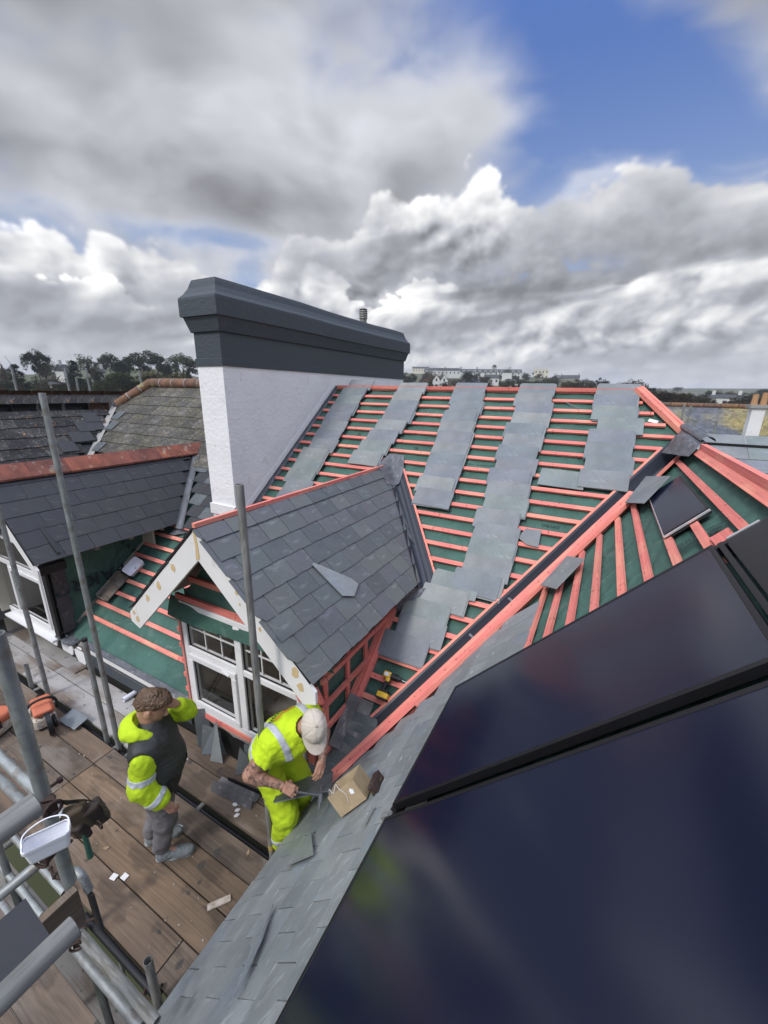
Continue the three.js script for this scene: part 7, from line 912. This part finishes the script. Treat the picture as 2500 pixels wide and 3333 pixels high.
// buildings in the distance
const B = { white: std({ color: lin(0.58, 0.58, 0.56), roughness: 0.9 }), cream: std({ color: lin(0.60, 0.57, 0.46), roughness: 0.9 }), grey: std({ color: lin(0.30, 0.30, 0.29), roughness: 0.9 }), roof: std({ color: lin(0.05, 0.054, 0.06), roughness: 0.95 }), roofBrown: std({ color: lin(0.17, 0.135, 0.085), roughness: 0.9 }), pane: std({ color: lin(0.03, 0.035, 0.04), roughness: 0.15 }), brick: std({ color: lin(0.28, 0.13, 0.08), roughness: 0.9 }) };
function gable(w, d, h) { const s = new THREE.Shape([new THREE.Vector2(-d / 2, 0), new THREE.Vector2(d / 2, 0), new THREE.Vector2(0, h)]); return new THREE.ExtrudeGeometry(s, { depth: w, bevelEnabled: false }).translate(0, 0, -w / 2).rotateY(Math.PI / 2); }
function farHouse(name, label, [x, y, z], w, d, h, rh, turn, wall, roof, cols, rows, chims = 1) {
  const t = thing(name, label, 'house', [x, y, z], 'houses in the distance'); t.rotation.y = turn; mesh('wall', new THREE.BoxGeometry(w, h + 2, d), wall, t).position.y = h / 2 - 1; if (rh > 0) { mesh('roof', gable(w + 0.5, d + 0.6, rh), roof, t).position.y = h; } else mesh('roof', new THREE.BoxGeometry(w + 0.3, 0.4, d + 0.3), roof, t).position.y = h + 0.2;
  for (let r = 0; r < rows; r++) for (let c = 0; c < cols; c++) { const m = mesh('window', new THREE.BoxGeometry(Math.min(1.0, w / cols * 0.45), 1.2, 0.12), B.pane, t); m.position.set((c + 0.5) / cols * w - w / 2, h * (r + 0.55) / rows, d / 2 + 0.02); }
  for (let k = 0; k < chims; k++) mesh('chimney', new THREE.BoxGeometry(0.9, rh + 1.4, 0.7), wall, t).position.set((k ? -1 : 1) * (w / 2 - 0.6), h + rh / 2 + 0.5, 0); return t;
}
{ // twin-gabled white house
  const t = thing('twin_gable_house', 'white house with two steep gables and brown roofs in front of the town', 'house', [-71.2, 5.4, -187], 'houses in the distance'); t.rotation.y = 0.36; for (const s of [-1, 1]) { mesh('wall', new THREE.BoxGeometry(3.4, 5.4, 6), B.white, t).position.set(s * 1.75, 0.6, 0); const gw = mesh('gable', gable(6, 3.4, 2.4).rotateY(Math.PI / 2), B.white, t); gw.position.set(s * 1.75, 3.3, 0); for (const q of [-1, 1]) { const r = mesh('roof', new THREE.BoxGeometry(3.05, 0.16, 6.3), B.roofBrown, t); r.position.set(s * 1.75 + q * 0.88, 4.6, -0.05); r.rotation.z = -q * 0.955; } mesh('window', new THREE.BoxGeometry(0.7, 1.1, 0.1), B.pane, t).position.set(s * 1.75, 3.6, 3.03); mesh('window', new THREE.BoxGeometry(1.2, 1.3, 0.1), B.pane, t).position.set(s * 1.75, 1.0, 3.03); } mesh('porch', new THREE.BoxGeometry(2.4, 2.4, 2.2), B.white, t).position.set(4.6, -0.4, 1); }
{ // long terrace on the ridge with dormers, round tower behind
  const a = V(-168, 19.0, -396), b = V(-79, 19.6, -423), L = a.distanceTo(b), t = thing('terrace', 'long white terrace with a grey roof and many dormers along the skyline', 'terrace', a.clone().add(b).multiplyScalar(0.5).toArray()); t.rotation.y = Math.atan2(-(b.z - a.z), b.x - a.x); mesh('wall', new THREE.BoxGeometry(L, 5.4, 9), B.white, t).position.y = 0.6; mesh('roof', gable(L + 0.6, 9.8, 3.2), B.roof, t).position.y = 3.3; for (let k = 0; k < 18; k++) { const x = (k + 0.5) / 18 * L - L / 2; const d = mesh('dormer', new THREE.BoxGeometry(1.9, 1.6, 2.4), B.white, t); d.position.set(x, 4.3, 3.4); mesh('pane', new THREE.BoxGeometry(1.2, 1.0, 0.1), B.pane, d).position.z = 1.22; for (const y of [2.4, -0.2]) mesh('window', new THREE.BoxGeometry(1.2, 1.5, 0.1), B.pane, t).position.set(x, y, 4.52); if (k % 3 === 0) mesh('chimney', new THREE.BoxGeometry(1.6, 2.2, 0.9), B.grey, t).position.set(x + 2.2, 7.4, 0); }
  const w = thing('round_tower', 'white round tower with a dark lantern roof above the terrace', 'tower', [-106.4, 20, -428]); mesh('shaft', new THREE.CylinderGeometry(2.0, 2.2, 8.0, 20), B.white, w).position.y = 4; mesh('gallery', new THREE.CylinderGeometry(2.5, 2.5, 0.5, 20), B.grey, w).position.y = 8.0; mesh('lantern', new THREE.CylinderGeometry(1.9, 1.9, 1.4, 16), B.pane, w).position.y = 8.9; mesh('lantern_roof', new THREE.ConeGeometry(2.6, 1.5, 16), B.roof, w).position.y = 10.3; }
farHouse('white_house', 'large cream building with a flat parapet right of the terrace', [-54, 15.2, -376], 11, 8, 7.5, 0, 0.2, B.cream, B.cream, 4, 2, 2);
farHouse('hall', 'grey gabled hall at the far left end of the town skyline', [-199, 25, -458], 20, 10, 4.5, 2.0, 0.4, B.cream, B.roof, 6, 1, 2);
farHouse('white_house', 'white gabled house below the middle of the terrace', [-70, 13.6, -322], 7, 7, 4.6, 2.6, 1.75, B.white, B.roof, 2, 2, 1);
farHouse('white_house', 'small white house with grey hipped roof under the tower', [-62, 8.4, -245], 8, 6, 3.4, 2.0, 0.3, B.white, B.roof, 3, 1, 1);
farHouse('white_house', 'low white house between the golden tree and the ridge', [-39.5, 5.2, -196], 7, 6, 3.0, 1.6, 0.25, B.white, B.roof, 3, 1, 1);
farHouse('grey_house', 'grey slate roofed cottage right of the twin gables', [-62, 5.4, -205], 8, 6, 2.6, 2.4, 0.3, B.grey, B.roof, 2, 1, 1);
farHouse('grey_house', 'grey slate roofed house right of the cream building', [-31, 11.5, -372], 14, 8, 4.4, 2.6, 0.1, B.grey, B.roof, 4, 1, 2);
farHouse('grey_house', 'cottage with reddish wall at the left of the town', [-107, 8.6, -262], 9, 6, 3.2, 2.0, 0.45, B.brick, B.roof, 3, 1, 1);
farHouse('white_house', 'row of white cottages left of the twin gables', [-128, 17.2, -345], 26, 7, 4.0, 2.2, 0.4, B.white, B.roof, 8, 1, 2);
farHouse('villa', 'pale stuccoed villa among trees at the right', [32, 0.2, -167], 7.6, 6, 3.2, 1.0, -0.2, B.white, B.roof, 3, 1, 2);
farHouse('white_house', 'white gabled villa between conifers on the left hillside', [-154, 5.0, -71], 3.6, 3.6, 3.0, 2.0, 1.75, B.white, B.roof, 2, 2, 2);
farHouse('white_house', 'white house with grey roof right of the hillside conifer', [-149, 5.0, -78], 3.6, 3.4, 2.8, 1.5, 1.2, B.white, B.roof, 3, 1, 2);
farHouse('white_house', 'small white house half hidden below the hillside conifer', [-117, 1.2, -52], 3.2, 3, 2.4, 0.8, 1.2, B.white, B.roof, 2, 2, 0);
farHouse('white_house', 'white cottage at the left edge of the hillside', [-104, -0.8, -33], 3.4, 3, 1.8, 0.9, 1.2, B.white, B.roof, 2, 1, 1);
// neighbouring lichened roof with chimney, far right
{
  const t = thing('neighbour_house', 'neighbouring house with a lichen-covered slate roof and white chimney', 'house', [6, -7, -29]);
  const lich = tex(1024, 512, (u, v) => { const row = v * 54, off = Math.floor(row) % 2 * 0.5, cx = u * 120 + off, e = Math.min(1, Math.min((row % 1) * 6, ((cx % 1)) * 8)), tone = 0.7 + 0.6 * HT[(Math.imul(Math.floor(cx), 73856093) ^ Math.imul(Math.floor(row), 19349663)) & 65535]; const m = smooth(0.36, 0.52, pf(u, v, 6, 3, 5, 3)), y = smooth(0.46, 0.60, pf(u, v, 9, 6, 5, 13)) * m; let c = [0.105, 0.115, 0.135].map(x => x * tone); c = c.map((x, i) => mix(x, [0.24, 0.22, 0.15][i] * tone, m * 0.85)); c = c.map((x, i) => mix(x, [0.26, 0.20, 0.04][i] * tone, y * 0.6)); return L3(...c.map(x => x * mix(0.45, 1, e))); });
  const lm = std({ map: rep(lich, 1), roughness: 0.9, side: two }); const g = new THREE.PlaneGeometry(19, 9.0); const m = mesh('roof', g, lm, t); const RZ2 = -0.2; m.rotation.x = -Math.PI / 2 + 0.60; m.position.set(5.2, 10.1 - 2.54, RZ2 + 3.7); mesh('far_slope', new THREE.PlaneGeometry(19, 9), lm, t).position.set(5.2, 7.5, -4.2); t.children[1].rotation.x = -Math.PI / 2 - 0.6;
  mesh('wall', new THREE.BoxGeometry(18, 5.2, 13), B.grey, t).position.set(5.2, 2.4, -0.2); for (let k = 0; k < 24; k++) mesh('ridge_tile', new THREE.CylinderGeometry(0.14, 0.14, 0.74, 8).rotateZ(Math.PI / 2), M.terraOrange[k % 3], t).position.set(-4.0 + k * 0.77, 10.12, -0.2);
  const c = mesh('chimney', metreUV(new THREE.BoxGeometry(0.5, 2.5, 0.6)), M.renderSmooth, t); c.position.set(0.3, 8.9, 2.9); mesh('chimney_cap', new THREE.BoxGeometry(0.72, 0.14, 0.8), B.grey, t).position.set(0.3, 10.2, 2.9); for (const [x, h] of [[-0.17, 0.5], [0.17, 0.58]]) { const p = mesh('chimney_pot', new THREE.CylinderGeometry(0.11, 0.14, h, 12), std({ color: lin(0.42, 0.24, 0.12), roughness: 0.9 }), t); p.position.set(0.3 + x, 10.26 + h / 2, 2.9); }
  const s = thing('far_scaffold', 'distant tube scaffold standing against the lichened roof', 'scaffold', [0, 0, 0]); for (const [x, y0, y1] of [[3.0, -7, 3.25], [3.25, -7, 3.2], [4.3, -7, 2.6], [3.55, -7, 2.6]]) tube('upright_tube', V(x, y0, -23), V(x, y1, -23), M.galv, s, 0.045); for (const y of [1.75, 0.85]) tube('ledger_tube', V(2.4, y, -22.9), V(5.0, y, -22.9), M.galv, s, 0.04); mesh('yellow_bracket', box(0.2, 0.35, 0.1), std({ color: lin(0.6, 0.42, 0.03), roughness: 0.6 }), s).position.set(2.95, 1.5, -22.85);
}
{ // slate roof just beyond the wing ridge
  const t = thing('rear_roof', 'grey slate roof slope just beyond the pink wing ridge', 'roof', [0, 0, 0]); const F = new Frame([0, 2.93, -7.45], [1, 0, 0], [0, 0.52, -0.854]); F.put(mesh('boarding', poly([[0.8, 0], [5, 0], [5, -3.2], [0.8, -3.2]], 0.04), M.tar, t), 0, 0, -0.06); reseed(221); courses(t, F, { a0: 0.8, a1: 4.6, b0: -1.9, rows: 7, gauge: 0.27, w: 0.50, l: 0.56, mats: M.slateA, h: -0.012, jit: 0.003 }); bar('ridge_strip', V(0.8, 2.95, -7.46), V(5, 2.95, -7.46), 0.03, 0.05, M.blackMetal, t); }
{ // tops of scaffold tubes behind the left wing
  const s = thing('rear_scaffold', 'tops of scaffold tubes standing behind the far left roof', 'scaffold', [0, 0, 0]); for (const [x, z, y] of [[-15.0, -5.6, 4.05], [-14.5, -6.7, 4.1], [-14.5, -6.95, 3.85], [-14.35, -7.2, 4.12], [-13.6, -8.4, 4.1]]) tube('upright_tube', V(x, -7, z), V(x, y, z), M.galv, s, 0.03); }

// thin sea haze over the distance
scene.fog = new THREE.FogExp2(new THREE.Color(0.72, 0.76, 0.82), 0.0004);
renderer.render(scene, camera);
